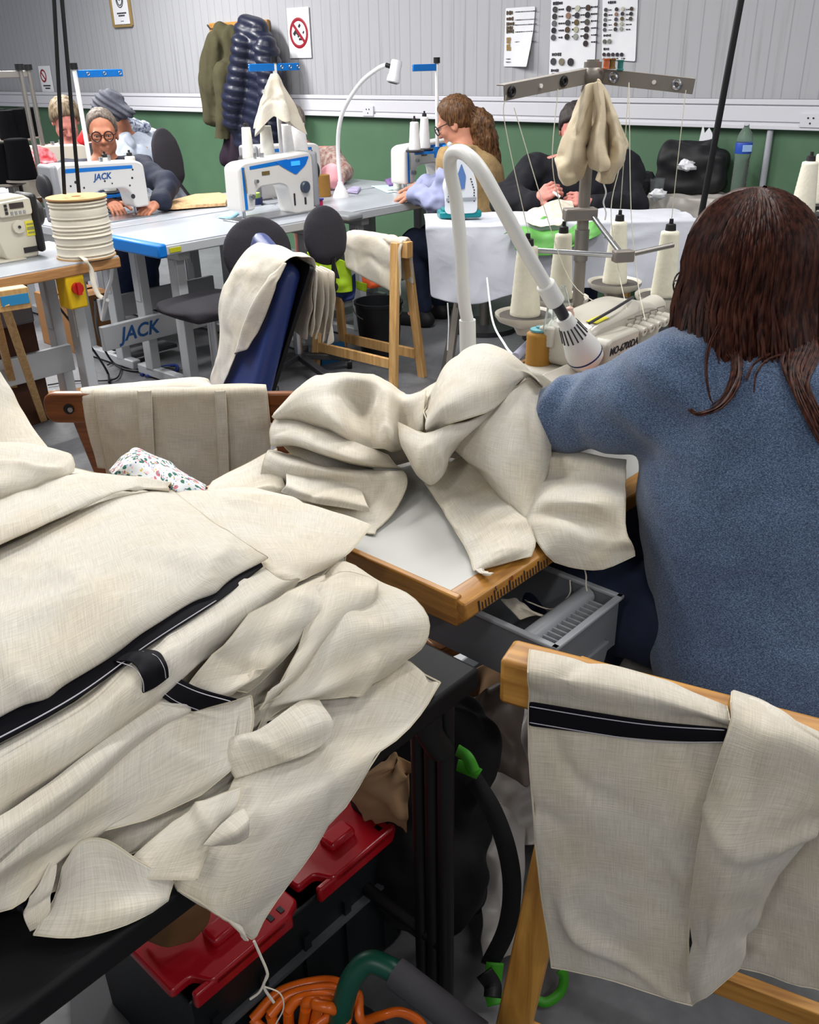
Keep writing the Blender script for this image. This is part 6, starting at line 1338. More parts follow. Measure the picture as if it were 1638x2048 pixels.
# cloth hung on the stand
def hungloop(name, label, rows, m, seed, th=.004, wr=.006):
    return tag(cloth(name, rows, UY, m, None, 7, 7, th, wr, 16, seed), label, 'cloth')
M_ecru = linen('ecru_terry', 'cfc0a4', 'c4b292', .5, .6)
hungloop('hanging_cloth', 'ecru cloth hung on the overlock stand, wide left fall', [[(1170, 170, 2.40), (1178, 165, 2.38), (1190, 165, 2.37)], [(1150, 215, 2.42), (1165, 215, 2.36), (1186, 215, 2.38)], [(1128, 265, 2.42), (1152, 270, 2.33), (1182, 270, 2.39)], [(1112, 305, 2.42), (1145, 320, 2.32), (1180, 320, 2.40)], [(1105, 318, 2.42), (1130, 345, 2.33), (1172, 345, 2.40)], [(1128, 355, 2.40), (1140, 368, 2.34), (1164, 358, 2.39)]], M_ecru, 2)
hungloop('hanging_cloth', 'ecru cloth hung on the overlock stand, narrow middle roll', [[(1188, 165, 2.37), (1196, 162, 2.36), (1206, 168, 2.38)], [(1188, 220, 2.40), (1202, 220, 2.33), (1218, 220, 2.39)], [(1180, 270, 2.40), (1196, 280, 2.30), (1216, 275, 2.39)], [(1173, 305, 2.40), (1195, 318, 2.29), (1220, 312, 2.39)], [(1178, 330, 2.38), (1197, 345, 2.30), (1216, 335, 2.38)]], M_ecru, 3)
hungloop('hanging_cloth', 'ecru cloth hung on the overlock stand, flared right fall', [[(1190, 163, 2.38), (1200, 162, 2.37), (1210, 170, 2.39)], [(1205, 215, 2.42), (1218, 215, 2.36), (1230, 225, 2.40)], [(1210, 265, 2.42), (1232, 268, 2.35), (1252, 272, 2.41)], [(1208, 305, 2.42), (1238, 310, 2.33), (1258, 292, 2.41)], [(1195, 345, 2.42), (1220, 350, 2.34), (1245, 325, 2.40)], [(1190, 360, 2.41), (1205, 366, 2.36), (1222, 350, 2.40)]], M_ecru, 4)
thread('wavy white thread hanging under the ecru cloth', [UY(1207, 366, 2.36), UY(1212, 385, 2.36), UY(1207, 405, 2.36), UY(1212, 425, 2.36), UY(1210, 440, 2.36)], .002, M_white)
for px, py, col, lb in ((1212, 138, 'c8683a', 'tiny orange thread reel on the right arm of the overlock stand'), (1224, 138, '7a5a2c', 'tiny brown thread reel on the right arm of the overlock stand'), (1240, 141, '2f7a74', 'tiny teal thread reel on the right arm of the overlock stand')):
    p = UY(px, py, 2.42); MBt = MB().lathe([(0, 0), (.0085, 0), (.0085, .003), (.007, .004), (.007, .019), (.0085, .020), (.0085, .023), (0, .023)], p, seg=14).build('thread_reel', mat('reel_'+col, col, .6)); tag(MBt, lb, 'thread reel', 'tiny reels on the stand arm')

# ------------------------------------------------------------------ near gooseneck lamp and brown cone
b = V((.150, 2.09, .752)); t = thing('gooseneck_lamp', 'big white gooseneck lamp arching over the near table towards the overlock', 'lamp', b, 0)
M_lampw = mat('lamp_white', 'dcdcd8', .4)
MB().lathe([(0, 0), (.05, 0), (.05, .015), (.025, .03), (0, .03)], b, seg=20).build('base', M_lampw, t); MB().cyl(b+Z*.02, b+V((-.004, 0, .17)), .0195, 16).build('sleeve', M_lampw, t)
pth = [b+Z*.15, UY(928, 600, 2.08), UY(922, 500, 2.07), UY(912, 400, 2.06), UY(900, 335, 2.04), UY(905, 308, 2.0), UY(928, 306, 1.95), UY(960, 338, 1.90), UY(1000, 408, 1.88), UY(1050, 500, 1.90), UY(1088, 565, 1.93), UY(1102, 590, 1.94)]
MB().tube(curve(pth, 6), .0148, 14).build('neck', M_lampw, t)
e = UY(1102, 590, 1.94); e2 = UY(1112, 606, 1.945); e3 = UY(1128, 634, 1.955); MB().cyl(UY(1090, 568, 1.93), e2, .021, 16).build('collar', M_lampw, t, bevel=.003); MB().cyl(e2, e3, .013, 14).build('socket_neck', M_dark, t, bevel=.002)
tip = UY(1180, 728, 1.99); ax = (tip-e3); L_ = ax.length
MB().lathe([(0, 0), (.018, 0), (.019, L_*.10), (.030, L_*.40), (.040, L_*.66), (.041, L_*.78)], e3, ax, 28).build('bulb_body', M_lampw, t)
MB().lathe([(.0412, L_*.78), (.0418, L_*.79), (.0418, L_*.80), (.0412, L_*.81)], e3, ax, 28).build('ring', M_navy, t)
MB().lathe([(.041, L_*.81), (.039, L_*.90), (.028, L_*.98), (0, L_*1.01)], e3, ax, 28).build('diffuser', mat('diffuser', 'e6e2da', .3), t)
an, bn = frame_from(ax)
for k in range(16):
    a = 2*PI*k/16; r_ = an*math.cos(a)+bn*math.sin(a); axn = ax.normalized(); MB().bar(e3+axn*(L_*.16)+r_*.0215, e3+axn*(L_*.40)+r_*.0305, .003, .0025, r_).build('vent_slot', M_dark, t)
c = UZ(1074, 768, .752); t = thing('thread_cone', 'tall ochre-brown thread cone with teal cap on the near table', 'thread cone', c, 0)
pr = [(0, 0), (.032, 0)]
for i in range(26): pr.append((.0315+(.0012 if i % 2 else 0)-.0001*i, .004+i*.0049))
MB().lathe(pr+[(.02, .133), (0, .133)], c, seg=22).build('thread', mat('ochre_thread', 'a3742c', .7, bump=.4, bscale=120), t, angle=70)
MB().lathe([(0, .133), (.022, .133), (.022, .138), (.009, .140), (.008, .144), (0, .144)], c, seg=18).build('cap', mat('cap_teal', '5b9aa5', .4), t)
thread('white cord trailing from the ironing table behind the near lamp', [UY(974, 556, 4.17), UY(985, 640, 3.4), UY(1010, 690, 2.7), UY(1025, 710, 2.5), UZ(1040, 735, .76)], .004, M_white)
tag(MB().tube([UZ(1030, 715, .79), UY(1130, 618, 2.75)], .012, 12).build('metal_tube', mat('tube_lilac_grey', '9a9bb0', .4)), 'grey tube leaning behind the brown thread cone', 'tube')
# ------------------------------------------------------------------ cream cloth on the near white table
def piece(name, label, rows, f=UZ, m=None, nu=9, nv=9, th=.0022, wr=.004, ws=10., seed=0, group=None, parent=None, fray=0.):
    o = cloth(name, rows, f, m or M_cream, parent, nu, nv, th, wr, ws, seed, fray)
    if parent is None: tag(o, label, 'cloth', group)
    if parent is None and f is not UY and len(rows) > 3:
        Gd = o_grid[o.name][0]; mb = MB(); k = 3
        for L in (Gd[0, ::k], Gd[-1, ::k], Gd[::k, 0], Gd[::k, -1]):
            if len(L) > 3: mb.tube([V(p) for p in L], .0013, 4, cap=False)
        mb.build('edge_stitching', M_hem, o)
    return o
M_hem = mat('serged_thread', 'cfc6b0', .9)
# hidden bulk under the mound
piece('linen_length', 'cream cloth heaped on the near table, low folds at the back of the mound', [[(560, 835, .80), (680, 770, .86), (800, 800, .86), (930, 740, .88), (1075, 790, .86)], [(560, 880, .80), (680, 840, .84), (800, 870, .83), (930, 840, .85), (1070, 850, .83)], [(600, 925, .775), (700, 910, .79), (800, 915, .78), (900, 890, .80), (1050, 920, .79)], [(620, 950, .757), (700, 940, .757), (790, 930, .757), (880, 910, .757), (1000, 950, .757)]], wr=.004, seed=40)
piece('linen_length', 'cream cloth mound on the near table, high left crest', [[(566, 815, .80), (620, 768, .84), (665, 755, .855), (700, 752, .86), (738, 760, .86), (776, 778, .86), (810, 798, .86), (850, 790, .86)],
 [(548, 824, .865), (604, 773, .905), (660, 756, .922), (700, 752, .925), (740, 758, .920), (776, 773, .922), (806, 797, .906), (852, 783, .92)],
 [(547, 838, .862), (602, 806, .895), (655, 796, .910), (698, 800, .882), (735, 812, .868), (772, 812, .908), (804, 845, .866), (848, 826, .905)],
 [(575, 842, .845), (628, 842, .868), (672, 846, .888), (706, 853, .860), (740, 865, .848), (774, 872, .876), (802, 890, .834), (845, 858, .880)],
 [(610, 848, .825), (658, 866, .838), (690, 878, .843), (714, 887, .834), (742, 895, .826), (770, 899, .834), (792, 906, .812), (838, 880, .842)]], wr=.004, seed=1)
piece('linen_fold', 'cream cloth mound on the near table, tan-lined upper loop at left', [[(552, 834, .858), (600, 835, .852), (660, 860, .846), (720, 888, .836), (776, 911, .812)], [(541, 856, .848), (588, 858, .855), (648, 882, .853), (714, 908, .842), (780, 916, .808)], [(540, 878, .834), (590, 884, .842), (652, 905, .842), (716, 925, .830), (792, 930, .795)], [(546, 892, .818), (602, 893, .815), (662, 915, .810), (724, 931, .80), (804, 938, .782)], [(575, 880, .79), (620, 890, .79), (668, 908, .79), (725, 925, .785), (790, 930, .77)]], wr=.003, seed=2)
piece('linen_fold', 'cream cloth mound on the near table, wide lower loop at left', [[(560, 905, .775), (610, 920, .78), (660, 932, .78), (735, 940, .775), (790, 940, .77)], [(537, 901, .812), (582, 922, .812), (652, 940, .812), (732, 945, .804), (808, 943, .792)], [(527, 925, .802), (570, 945, .795), (650, 960, .788), (742, 970, .785), (814, 961, .786)], [(522, 950, .782), (570, 965, .772), (650, 985, .766), (737, 1003, .766), (808, 986, .774)], [(518, 972, .768), (565, 985, .760), (640, 1007, .757), (722, 1040, .757), (784, 1028, .760)], [(470, 985, .760), (550, 1000, .757), (636, 1030, .755), (738, 1066, .755), (752, 1060, .755)]], wr=.003, seed=3)
piece('linen_fold', 'cream cloth mound on the near table, small tan fold inside the lower loop', [[(570, 935, .79), (640, 955, .79), (700, 965, .785), (720, 975, .78)], [(572, 965, .80), (630, 985, .795), (690, 995, .792), (735, 1008, .785)], [(560, 985, .785), (620, 1005, .78), (680, 1015, .778), (740, 1025, .772)]], wr=.003, seed=33)
piece('linen_fold', 'cream cloth mound on the near table, tallest rounded top fold', [[(885, 815, .83), (930, 750, .87), (980, 712, .89), (1032, 728, .89), (1078, 782, .87)], [(862, 788, .895), (905, 716, .943), (966, 690, .957), (1030, 712, .950), (1086, 768, .92)], [(856, 828, .905), (888, 766, .950), (944, 734, .965), (1002, 730, .960), (1058, 750, .932)], [(852, 858, .895), (888, 812, .938), (935, 786, .952), (988, 774, .946), (1048, 758, .924)], [(860, 866, .870), (896, 848, .905), (936, 836, .915), (986, 816, .912), (1040, 766, .905)]], wr=.004, seed=4)
piece('linen_fold', 'cream cloth mound on the near table, drooping centre fold', [[(798, 846, .880), (850, 866, .890), (900, 850, .904), (960, 834, .904), (1036, 768, .904)], [(802, 886, .862), (846, 898, .878), (890, 880, .886), (942, 862, .886), (1004, 816, .886)], [(818, 922, .832), (850, 936, .850), (880, 916, .858), (908, 892, .858), (950, 860, .858)], [(843, 955, .794), (862, 967, .806), (883, 950, .816), (894, 918, .824), (918, 886, .828)], [(850, 950, .77), (866, 958, .775), (884, 940, .785), (898, 910, .80), (922, 880, .80)]], wr=.004, seed=5)
piece('linen_fold', 'cream cloth mound on the near table, cone-shaped fall beside the blue sleeve', [[(1000, 788, .912), (1036, 764, .922), (1062, 754, .927), (1088, 772, .91)], [(962, 830, .892), (1010, 830, .898), (1052, 828, .892), (1098, 840, .865)], [(926, 868, .862), (985, 888, .868), (1046, 900, .852), (1098, 912, .805)], [(902, 892, .832), (985, 950, .826), (1042, 965, .806), (1082, 970, .775)], [(928, 918, .792), (1000, 990, .786), (1040, 1018, .772), (1060, 1030, .763)], [(985, 975, .764), (1022, 1016, .760), (1043, 1040, .757), (1050, 1040, .756)]], wr=.003, seed=6)
piece('linen_strip', 'flat cream cloth strip lying across the near table to the ruler edge', [[(850, 966, .770), (882, 934, .778), (926, 910, .80)], [(884, 1018, .758), (926, 984, .768), (966, 952, .785)], [(914, 1068, .757), (962, 1034, .770), (1012, 1004, .776)], [(938, 1108, .757), (992, 1084, .774), (1050, 1044, .776)], [(947, 1138, .757), (1000, 1112, .772), (1070, 1082, .768)], [(950, 1142, .757), (1006, 1126, .757), (1062, 1112, .758)]], wr=.003, seed=7, fray=.12)
piece('linen_length', 'cream cloth spread between the mound and the woman in blue, over the table front', [[(1088, 872, .81), (1140, 902, .805), (1200, 914, .805), (1252, 917, .805)], [(1075, 920, .792), (1132, 924, .80), (1190, 926, .812), (1251, 938, .806)], [(1066, 962, .772), (1126, 962, .778), (1188, 958, .794), (1250, 970, .790)], [(1058, 1002, .770), (1116, 996, .808), (1186, 1000, .822), (1249, 1010, .800)], [(1052, 1034, .762), (1114, 1032, .782), (1182, 1040, .786), (1252, 1062, .778)], [(1060, 1058, .760), (1120, 1052, .790), (1190, 1076, .776), (1262, 1085, .764)], [(1085, 1098, .756), (1130, 1088, .770), (1195, 1108, .752), (1268, 1100, .742)], [(1110, 1124, .735), (1152, 1136, .728), (1206, 1138, .724), (1270, 1112, .728)]], wr=.003, seed=8, fray=.06)
thread('loose thread hanging from the cloth over the table front', [UZ(1166, 1130, .72), UZ(1172, 1150, .70), UZ(1172, 1170, .685), UZ(1174, 1182, .675)])
piece('thread_ends', 'knotted thread ends at the tip of the flat cream strip', [[(948, 1138, .758), (958, 1134, .760), (966, 1136, .758)], [(960, 1148, .758), (968, 1146, .762), (976, 1144, .758)], [(976, 1152, .757), (982, 1150, .758), (988, 1148, .757)]], nu=5, nv=5, wr=.004, ws=90, seed=9)

piece('linen_length', 'cream cloth end lying over the back corner of the near table beside the floral scrap', [[(425, 962, .762), (470, 938, .768), (515, 915, .775), (552, 895, .785)], [(415, 980, .768), (470, 966, .776), (520, 950, .782), (560, 935, .79)], [(420, 1000, .766), (480, 990, .770), (530, 985, .770), (570, 975, .772)], [(440, 1015, .758), (490, 1005, .757), (540, 1000, .757), (585, 990, .757)]], wr=.003, seed=66)

# ------------------------------------------------------------------ wooden folding chair with cream lengths over its back
p0, p1 = UY(92, 838, 1.97), UY(610, 796, 1.93); dv = (p1-p0); dv.z = 0; dv.normalize(); nv_ = dv.cross(Z)
if nv_.y > 0: nv_ = -nv_                                     # towards the camera
M_brown = wood('brown_chair_wood', '8c5328', '5f3416', 1.2, .3, 'X')
zr = (p0.z+p1.z)/2; q0, q1 = V((p0.x, p0.y, zr)), V((p1.x, p1.y, zr)); LN = (q1-q0).length
t = thing('folding_chair', 'brown wooden folding chair with cream cloth lengths over its back rail', 'chair', V(((q0.x+q1.x)/2, (q0.y+q1.y)/2, 0)), math.atan2(dv.y, dv.x))
MB().prism(rounded([(0, -.036), (LN, -.036), (LN, .036), (0, .036)], .03, 6), q0, dv, Z, -nv_, .022).build('back_rail', M_brown, t, bevel=.004)
for s in (.07, LN-.07):
    a = q0+dv*s; MB().bar(V((a.x, a.y, 0))-nv_*.30, a-nv_*.012+Z*.01, .035, .022, nv_).build('leg', M_brown, t, bevel=.004); MB().bar(V((a.x, a.y, 0))+nv_*.02*-1-nv_*.02+nv_*.0-dv*0+nv_*-.0, a-nv_*.3-Z*.36, .035, .022, nv_).build('leg', M_brown, t, bevel=.004)
MB().cyl(q0+dv*.06+nv_*.001, q0+dv*.06+nv_*.005, .012, 12).build('bolt_plate', M_black, t); MB().cyl(q0+dv*.066+nv_*.005, q0+dv*.066+nv_*.010, .006, 10).build('bolt', M_steel, t)
mid = (q0+q1)/2-nv_*.16; MB().box((mid.x, mid.y, .44), (LN-.12, .34, .02), math.atan2(dv.y, dv.x)).build('seat', M_brown, t, bevel=.005)
def CH(px, py, o): return UPL(px, py, q0+nv_*o, nv_)
grp = None
piece('linen_length', 'cream cloth length at the front of the folding chair rail, with a pressed pleat', [[(190, 772, -.045), (300, 771, -.045), (420, 770, -.045), (531, 769, -.045)], [(187, 785, .004), (300, 782, .004), (420, 780, .004), (532, 776, .004)], [(190, 815, .014), (300, 815, .014), (420, 812, .014), (536, 808, .014)], [(200, 880, .018), (305, 890, .022), (425, 900, .018), (541, 890, .022)], [(212, 935, .022), (310, 960, .026), (420, 975, .022), (525, 965, .026)], [(216, 985, .024), (312, 1000, .03), (420, 1010, .024), (525, 1010, .03)]], CH, M_cream2, wr=.003, seed=11, th=.004)
piece('linen_length', 'cream cloth length peeking out left behind the front one on the folding chair', [[(162, 776, -.06), (260, 768, -.06), (400, 756, -.06), (422, 768, -.06)], [(163, 790, -.004), (250, 786, -.004), (350, 784, -.004), (430, 784, -.004)], [(176, 860, .004), (250, 860, .004), (350, 860, .004), (430, 860, .004)], [(196, 935, .008), (260, 940, .008), (350, 945, .008), (430, 945, .008)]], CH, M_cream, wr=.003, seed=12, th=.006)
for k, (x0, x1, x2) in enumerate(((275, 302, 318), (430, 450, 470))):
    piece('linen_pleat', '%s pressed pleat on the front cloth of the folding chair' % ('left', 'right')[k], [[(x0, 782, .012), (x1, 781, .016)], [(x0+2, 820, .021), (x1+2, 818, .026)], [(x0+6, 890, .028), (x1+5, 890, .033)], [(x0+10-k*0, 968, .032), (x1+8, 970, .037)]], CH, M_cream2, nu=6, nv=6, wr=.002, seed=13+k)
# cream cloth on a stand at the far left
piece('linen_length', 'cream cloth falling from above at the far left edge, behind the pile', [[(-420, 720, 1.66), (-220, 700, 1.66), (-60, 715, 1.66), (-20, 745, 1.64), (2, 762, 1.64)], [(-420, 715, 1.62), (-220, 690, 1.62), (-60, 690, 1.62), (-20, 725, 1.6), (2, 748, 1.6)], [(-420, 780, 1.54), (-220, 760, 1.54), (-60, 760, 1.55), (0, 800, 1.52), (45, 822, 1.52)], [(-420, 880, 1.44), (-220, 860, 1.44), (-60, 850, 1.45), (10, 870, 1.43), (78, 872, 1.43)], [(-420, 960, 1.37), (-220, 945, 1.37), (-60, 930, 1.38), (20, 920, 1.37), (104, 905, 1.36)]], UY, M_cream, seed=15)
q_ = UY(-45, 728, 1.6); trestle('pine trestle at the far left edge holding up the falling cream cloth', (q_.x-.03, q_.y-.02), (q_.x-.55, q_.y-.14), q_.z-.02, .14, m=M_pine)

# ------------------------------------------------------------------ black folding table and the pile on it
M_blktop = mat('black_table_top', '121215', .55, var=.3, vscale=12, spec=.25)
t = thing('folding_table', 'black folding table with tubular legs carrying the big pile of cream cloth', 'table', RM(-.94, -.02, 0), RZW)
MB().box((0, 0, .733), (.70, 1.59, .034)).build('table_top', M_blktop, t, local=True, bevel=.006)
for y in (.765, -.7):
    for x in (.265, .29, .315): MB().tube([V((x, y, .715)), V((x, y, .02))], .0125, 12).build('leg', M_black, t, local=True)
    for x in (-.3,): MB().tube([V((x, y, .715)), V((x, y, .02))], .0125, 12).build('leg', M_black, t, local=True)
    MB().tube([V((.3, y-.02, .70)), V((.31, y-.03, .66)), V((.315, y-.012, .62))], .02, 12).build('hinge_cap', M_black, t, local=True); MB().tube([V((-.3, y, .2)), V((.3, y, .2))], .011, 10).build('cross_bar', M_black, t, local=True)
def PL(px, py, v): return UA(px, py, -(v-2)) if v > 1.5 else UZ(px, py, v)
G = 'cut cream pieces in the pile'
def carry_on(rows):                                          # carry the folds on beyond the left edge, sinking to the table
    if not all(r[0][0] == -40 for r in rows): return rows
    nr = []
    for i, r in enumerate(rows):
        (x0, y0, z0), (x1, y1, z1) = r[0], r[1]; sl = max(-.9, min(.2, (y1-y0)/(x1-x0)))
        nr.append([(-430, y0-sl*330+12*math.sin(i*2.), .759+.002*i), (-230, y0-sl*180, .757+(z0-.757)*.55)] + list(r))
    return nr
def pile(label, rows, **k):
    rows = carry_on(rows)
    return piece(k.pop('name', 'linen_piece'), label, rows, PL, k.pop('m', M_cream), group=None, **k)
pile('lowest layer of the cloth pile, mostly covered, on the black table', [[(-40, 905, .80), (140, 930, .80), (345, 990, .80), (560, 1010, .79), (720, 1062, .775)], [(-40, 1100, .83), (150, 1100, .84), (350, 1120, .84), (540, 1110, .83), (690, 1120, .80)], [(-40, 1350, .82), (150, 1300, .84), (350, 1280, .83), (560, 1240, .82), (770, 1240, .78)], [(-40, 1600, .80), (120, 1530, .81), (300, 1450, .80), (500, 1400, .79), (770, 1330, .766)], [(-40, 1790, .77), (60, 1800, .768), (250, 1712, .762), (420, 1640, .759), (640, 1450, .757)]], seed=20)
pile('cream corner hanging over the black table edge above the red lid, hemmed sides', [[(560, 1330, .795), (680, 1330, .79), (790, 1312, .776), (880, 1366, .764)], [(520, 1450, .785), (640, 1440, .776), (752, 1420, .768), (842, 1422, .758)], [(470, 1560, .777), (580, 1560, .766), (690, 1528, .760), (765, 1500, .757)], [(420, 1660, .764), (512, 1656, .758), (606, 1630, 2.578), (694, 1615, 2.572)], [(345, 1766, .757), (432, 1790, 2.578), (520, 1764, 2.570), (610, 1740, 2.567)], [(405, 1806, 2.575), (452, 1832, 2.570), (500, 1840, 2.566), (545, 1830, 2.564)], [(482, 1860, 2.567), (495, 1873, 2.566), (508, 1882, 2.565), (518, 1876, 2.565)]], wr=.006, ws=7, seed=21, th=.003, fray=.05)
pile('smooth cream panel sagging over the table at the bottom left of the pile', [[(126, 1735, .790), (165, 1684, .804), (215, 1680, .804), (276, 1722, .786), (345, 1764, .764)], [(110, 1800, .770), (165, 1775, .777), (230, 1765, .774), (290, 1770, .770), (340, 1782, .762)], [(88, 1840, .765), (160, 1835, .768), (240, 1822, .766), (300, 1808, .762), (335, 1795, .759)], [(74, 1868, .757), (150, 1874, .758), (232, 1855, .757), (285, 1830, .757), (332, 1800, .757)]], wr=.004, ws=9, seed=22)
pile('turned-over cream cuff with a raw edge at the lower left corner of the pile', [[(58, 1795, .79), (90, 1750, .80), (118, 1700, .80)], [(46, 1830, .78), (80, 1805, .785), (108, 1765, .792)], [(60, 1862, .762), (78, 1852, .764), (100, 1825, .772)]], seed=23, wr=.003)
pile('straight-edged cream flap low in the pile, above the hanging corner', [[(345, 1640, .790), (395, 1612, .798), (440, 1590, .799), (482, 1575, .790)], [(305, 1676, .785), (360, 1662, .794), (410, 1641, .796), (472, 1612, .788)], [(266, 1716, .779), (320, 1709, .786), (376, 1691, .788), (432, 1662, .780)], [(231, 1753, .771), (290, 1756, .775), (346, 1757, .775), (393, 1757, .769)]], seed=24, wr=.005)
pile('small curled cream end beside the straight-edged flap', [[(404, 1692, .786), (440, 1652, .794), (488, 1612, .794)], [(424, 1692, .784), (466, 1668, .798), (500, 1640, .796)], [(438, 1688, .776), (470, 1686, .780), (496, 1674, .778)]], seed=71, wr=.003)
pile('curled cream hem end at the middle right of the pile', [[(440, 1482, .80), (520, 1462, .805), (598, 1402, .805), (640, 1396, .80)], [(450, 1522, .792), (540, 1492, .80), (630, 1450, .80), (663, 1440, .79)], [(470, 1560, .778), (550, 1530, .782), (620, 1500, .778), (656, 1476, .776)]], seed=25, wr=.005)
pile('broad cream layer with rounded end nearest the near white table', [[(560, 1180, .845), (640, 1140, .85), (690, 1126, .848), (752, 1163, .838)], [(590, 1250, .842), (672, 1198, .858), (752, 1188, .845), (812, 1188, .828)], [(600, 1310, .830), (692, 1258, .846), (782, 1246, .836), (853, 1236, .816)], [(560, 1390, .812), (672, 1330, .822), (762, 1292, .818), (848, 1284, .80)], [(500, 1420, .80), (622, 1392, .808), (722, 1350, .806), (810, 1314, .79)], [(480, 1440, .785), (602, 1408, .79), (692, 1392, .786), (766, 1352, .778)]], wr=.008, ws=7, seed=26)
pile('narrow cream fold with a flattened end beside the broad layer', [[(620, 1190, .862), (680, 1142, .868), (735, 1150, .858), (752, 1170, .850)], [(610, 1260, .85), (672, 1215, .862), (722, 1200, .855), (748, 1196, .846)], [(560, 1370, .828), (622, 1310, .838), (680, 1250, .842), (728, 1222, .836)], [(520, 1420, .81), (590, 1350, .818), (650, 1285, .822), (700, 1240, .822)]], wr=.005, seed=27)
pile('cream sheet with a pointed bright fold and frayed black-taped edge, mid pile', [[(498, 1228, .880), (556, 1198, .876), (610, 1168, .874), (648, 1152, .868)], [(450, 1290, .872), (520, 1258, .868), (582, 1236, .870), (644, 1218, .858)], [(400, 1345, .860), (480, 1320, .852), (552, 1290, .856), (614, 1254, .848)], [(360, 1395, .846), (440, 1385, .842), (520, 1352, .846), (564, 1322, .834)], [(330, 1425, .832), (400, 1414, .828), (452, 1402, .826), (502, 1388, .818)]], wr=.005, seed=28, fray=.05)
o = pile('long cream panel with a stitched seam along the front of the pile', [[(-40, 1735, .83), (140, 1580, .838), (300, 1462, .838), (400, 1422, .828), (502, 1392, .818)], [(-40, 1770, .825), (140, 1640, .828), (290, 1535, .825), (392, 1482, .816), (506, 1450, .806)], [(-40, 1800, .805), (105, 1700, .805), (280, 1612, .80), (382, 1572, .795), (478, 1522, .792)], [(-40, 1835, .785), (50, 1800, .788), (130, 1690, .80), (290, 1640, .79), (400, 1590, .784)]], wr=.005, seed=29)
cloth('seam_stitching', [[(478, 1398, .8185), (482, 1398, .8185)], [(474, 1450, .8095), (478, 1450, .8095)], [(466, 1518, .7955), (470, 1518, .7955)]], PL, M_cream2, o, 3, 6, .002, 0)
pile('long rolled cream fold under the black band, front of the pile', [[(-40, 1510, .876), (150, 1400, .882), (300, 1290, .888), (430, 1206, .888), (530, 1134, .882)], [(-40, 1575, .872), (160, 1446, .884), (320, 1326, .892), (440, 1244, .890), (566, 1160, .880)], [(-40, 1640, .855), (135, 1525, .862), (302, 1402, .868), (420, 1292, .872), (600, 1158, .866)], [(-40, 1680, .835), (120, 1560, .842), (290, 1425, .848), (410, 1315, .852), (570, 1195, .852)]], wr=.004, seed=30)
pile('cream fold between the rolled fold and the seamed panel, lower left of the pile', [[(-40, 1660, .848), (130, 1545, .855), (280, 1420, .858), (330, 1390, .856)], [(-40, 1700, .848), (140, 1575, .856), (300, 1450, .852), (380, 1415, .842)], [(-40, 1745, .832), (130, 1610, .838), (280, 1490, .836), (370, 1430, .830)]], wr=.005, seed=31)
pile('bright cream layer reaching the near white table corner, top right of the pile', [[(345, 985, .83), (440, 992, .825), (560, 1006, .82), (662, 1030, .815), (732, 1054, .812)], [(345, 982, .866), (440, 987, .866), (562, 1001, .858), (664, 1028, .850), (742, 1052, .842)], [(400, 1058, .880), (472, 1056, .876), (562, 1066, .868), (652, 1080, .862), (716, 1086, .850)], [(450, 1128, .886), (522, 1126, .880), (592, 1118, .874), (642, 1120, .866), (690, 1112, .854)], [(482, 1190, .868), (532, 1182, .868), (582, 1170, .864), (624, 1150, .858), (662, 1132, .848)]], wr=.003, seed=32)
top = pile('uppermost folded cream piece of the pile with a black band along its front edge', [[(-40, 1105, .885), (100, 1052, .895), (200, 1008, .895), (282, 986, .892), (346, 982, .872)], [(-40, 1195, .908), (110, 1130, .918), (230, 1080, .918), (332, 1050, .910), (432, 1050, .894)], [(-40, 1308, .914), (120, 1230, .924), (260, 1165, .924), (372, 1120, .916), (492, 1088, .90)], [(-40, 1392, .910), (132, 1310, .916), (262, 1238, .917), (392, 1163, .911), (516, 1104, .898)], [(-40, 1446, .898), (146, 1349, .904), (282, 1263, .904), (422, 1178, .899), (534, 1114, .892)], [(-40, 1448, .890), (146, 1350, .895), (282, 1264, .895), (422, 1179, .890), (530, 1116, .884)]], wr=.003, ws=8, seed=34, th=.003)
M_tape = mat('black_tape', '0d0b12', .7, bump=.2, bscale=60, spec=.15); M_stitch = mat('white_stitch', 'b9b6c0', .8)
tape = cloth('black_band', [r[1:] for r in carry_on([[(-40, 1440, .896), (146, 1346, .899), (282, 1262, .900), (422, 1180, .895), (520, 1120, .889)], [(-40, 1475, .889), (150, 1376, .894), (292, 1278, .897), (432, 1194, .894), (525, 1128, .888)], [(-40, 1508, .882), (150, 1402, .887), (300, 1292, .893), (436, 1203, .893), (527, 1133, .886)]])], PL, M_tape, top, 6, 6, .001, 0)
cloth('stitching', [r[1:] for r in carry_on([[(-40, 1494, .8905), (150, 1391, .8945), (298, 1286, .8985), (434, 1199, .8965)], [(-40, 1497, .8903), (150, 1394, .8943), (298, 1288, .8983), (434, 1201, .8963)]])], PL, M_stitch, tape, 8, 2, .0008, 0)
def band(label, rows, st): 
    o = tag(cloth('black_tape', rows, PL, M_tape, None, 8, 8, .0015, .0015, 20, 5), label, 'tape')
    for r in st: cloth('stitching', [[(x, y, z) for x, y, z in r], [(x+1.5, y+2.0, z) for x, y, z in r]], PL, M_stitch, o, 6, 2, .0006, 0)
    return o
band('black stitched tape wrapping over the rolled fold, mid pile', [[(222, 1322, .897), (258, 1304, .900), (292, 1297, .898)], [(262, 1325, .900), (290, 1312, .903), (320, 1306, .900)], [(282, 1352, .897), (310, 1336, .899), (334, 1330, .896)], [(284, 1388, .880), (312, 1374, .882), (337, 1354, .882)]], [[(232, 1322, .8990), (266, 1334, .9010), (284, 1358, .8985), (287, 1384, .8835)], [(284, 1302, .9010), (312, 1311, .9030), (327, 1334, .9000), (331, 1356, .8860)]])
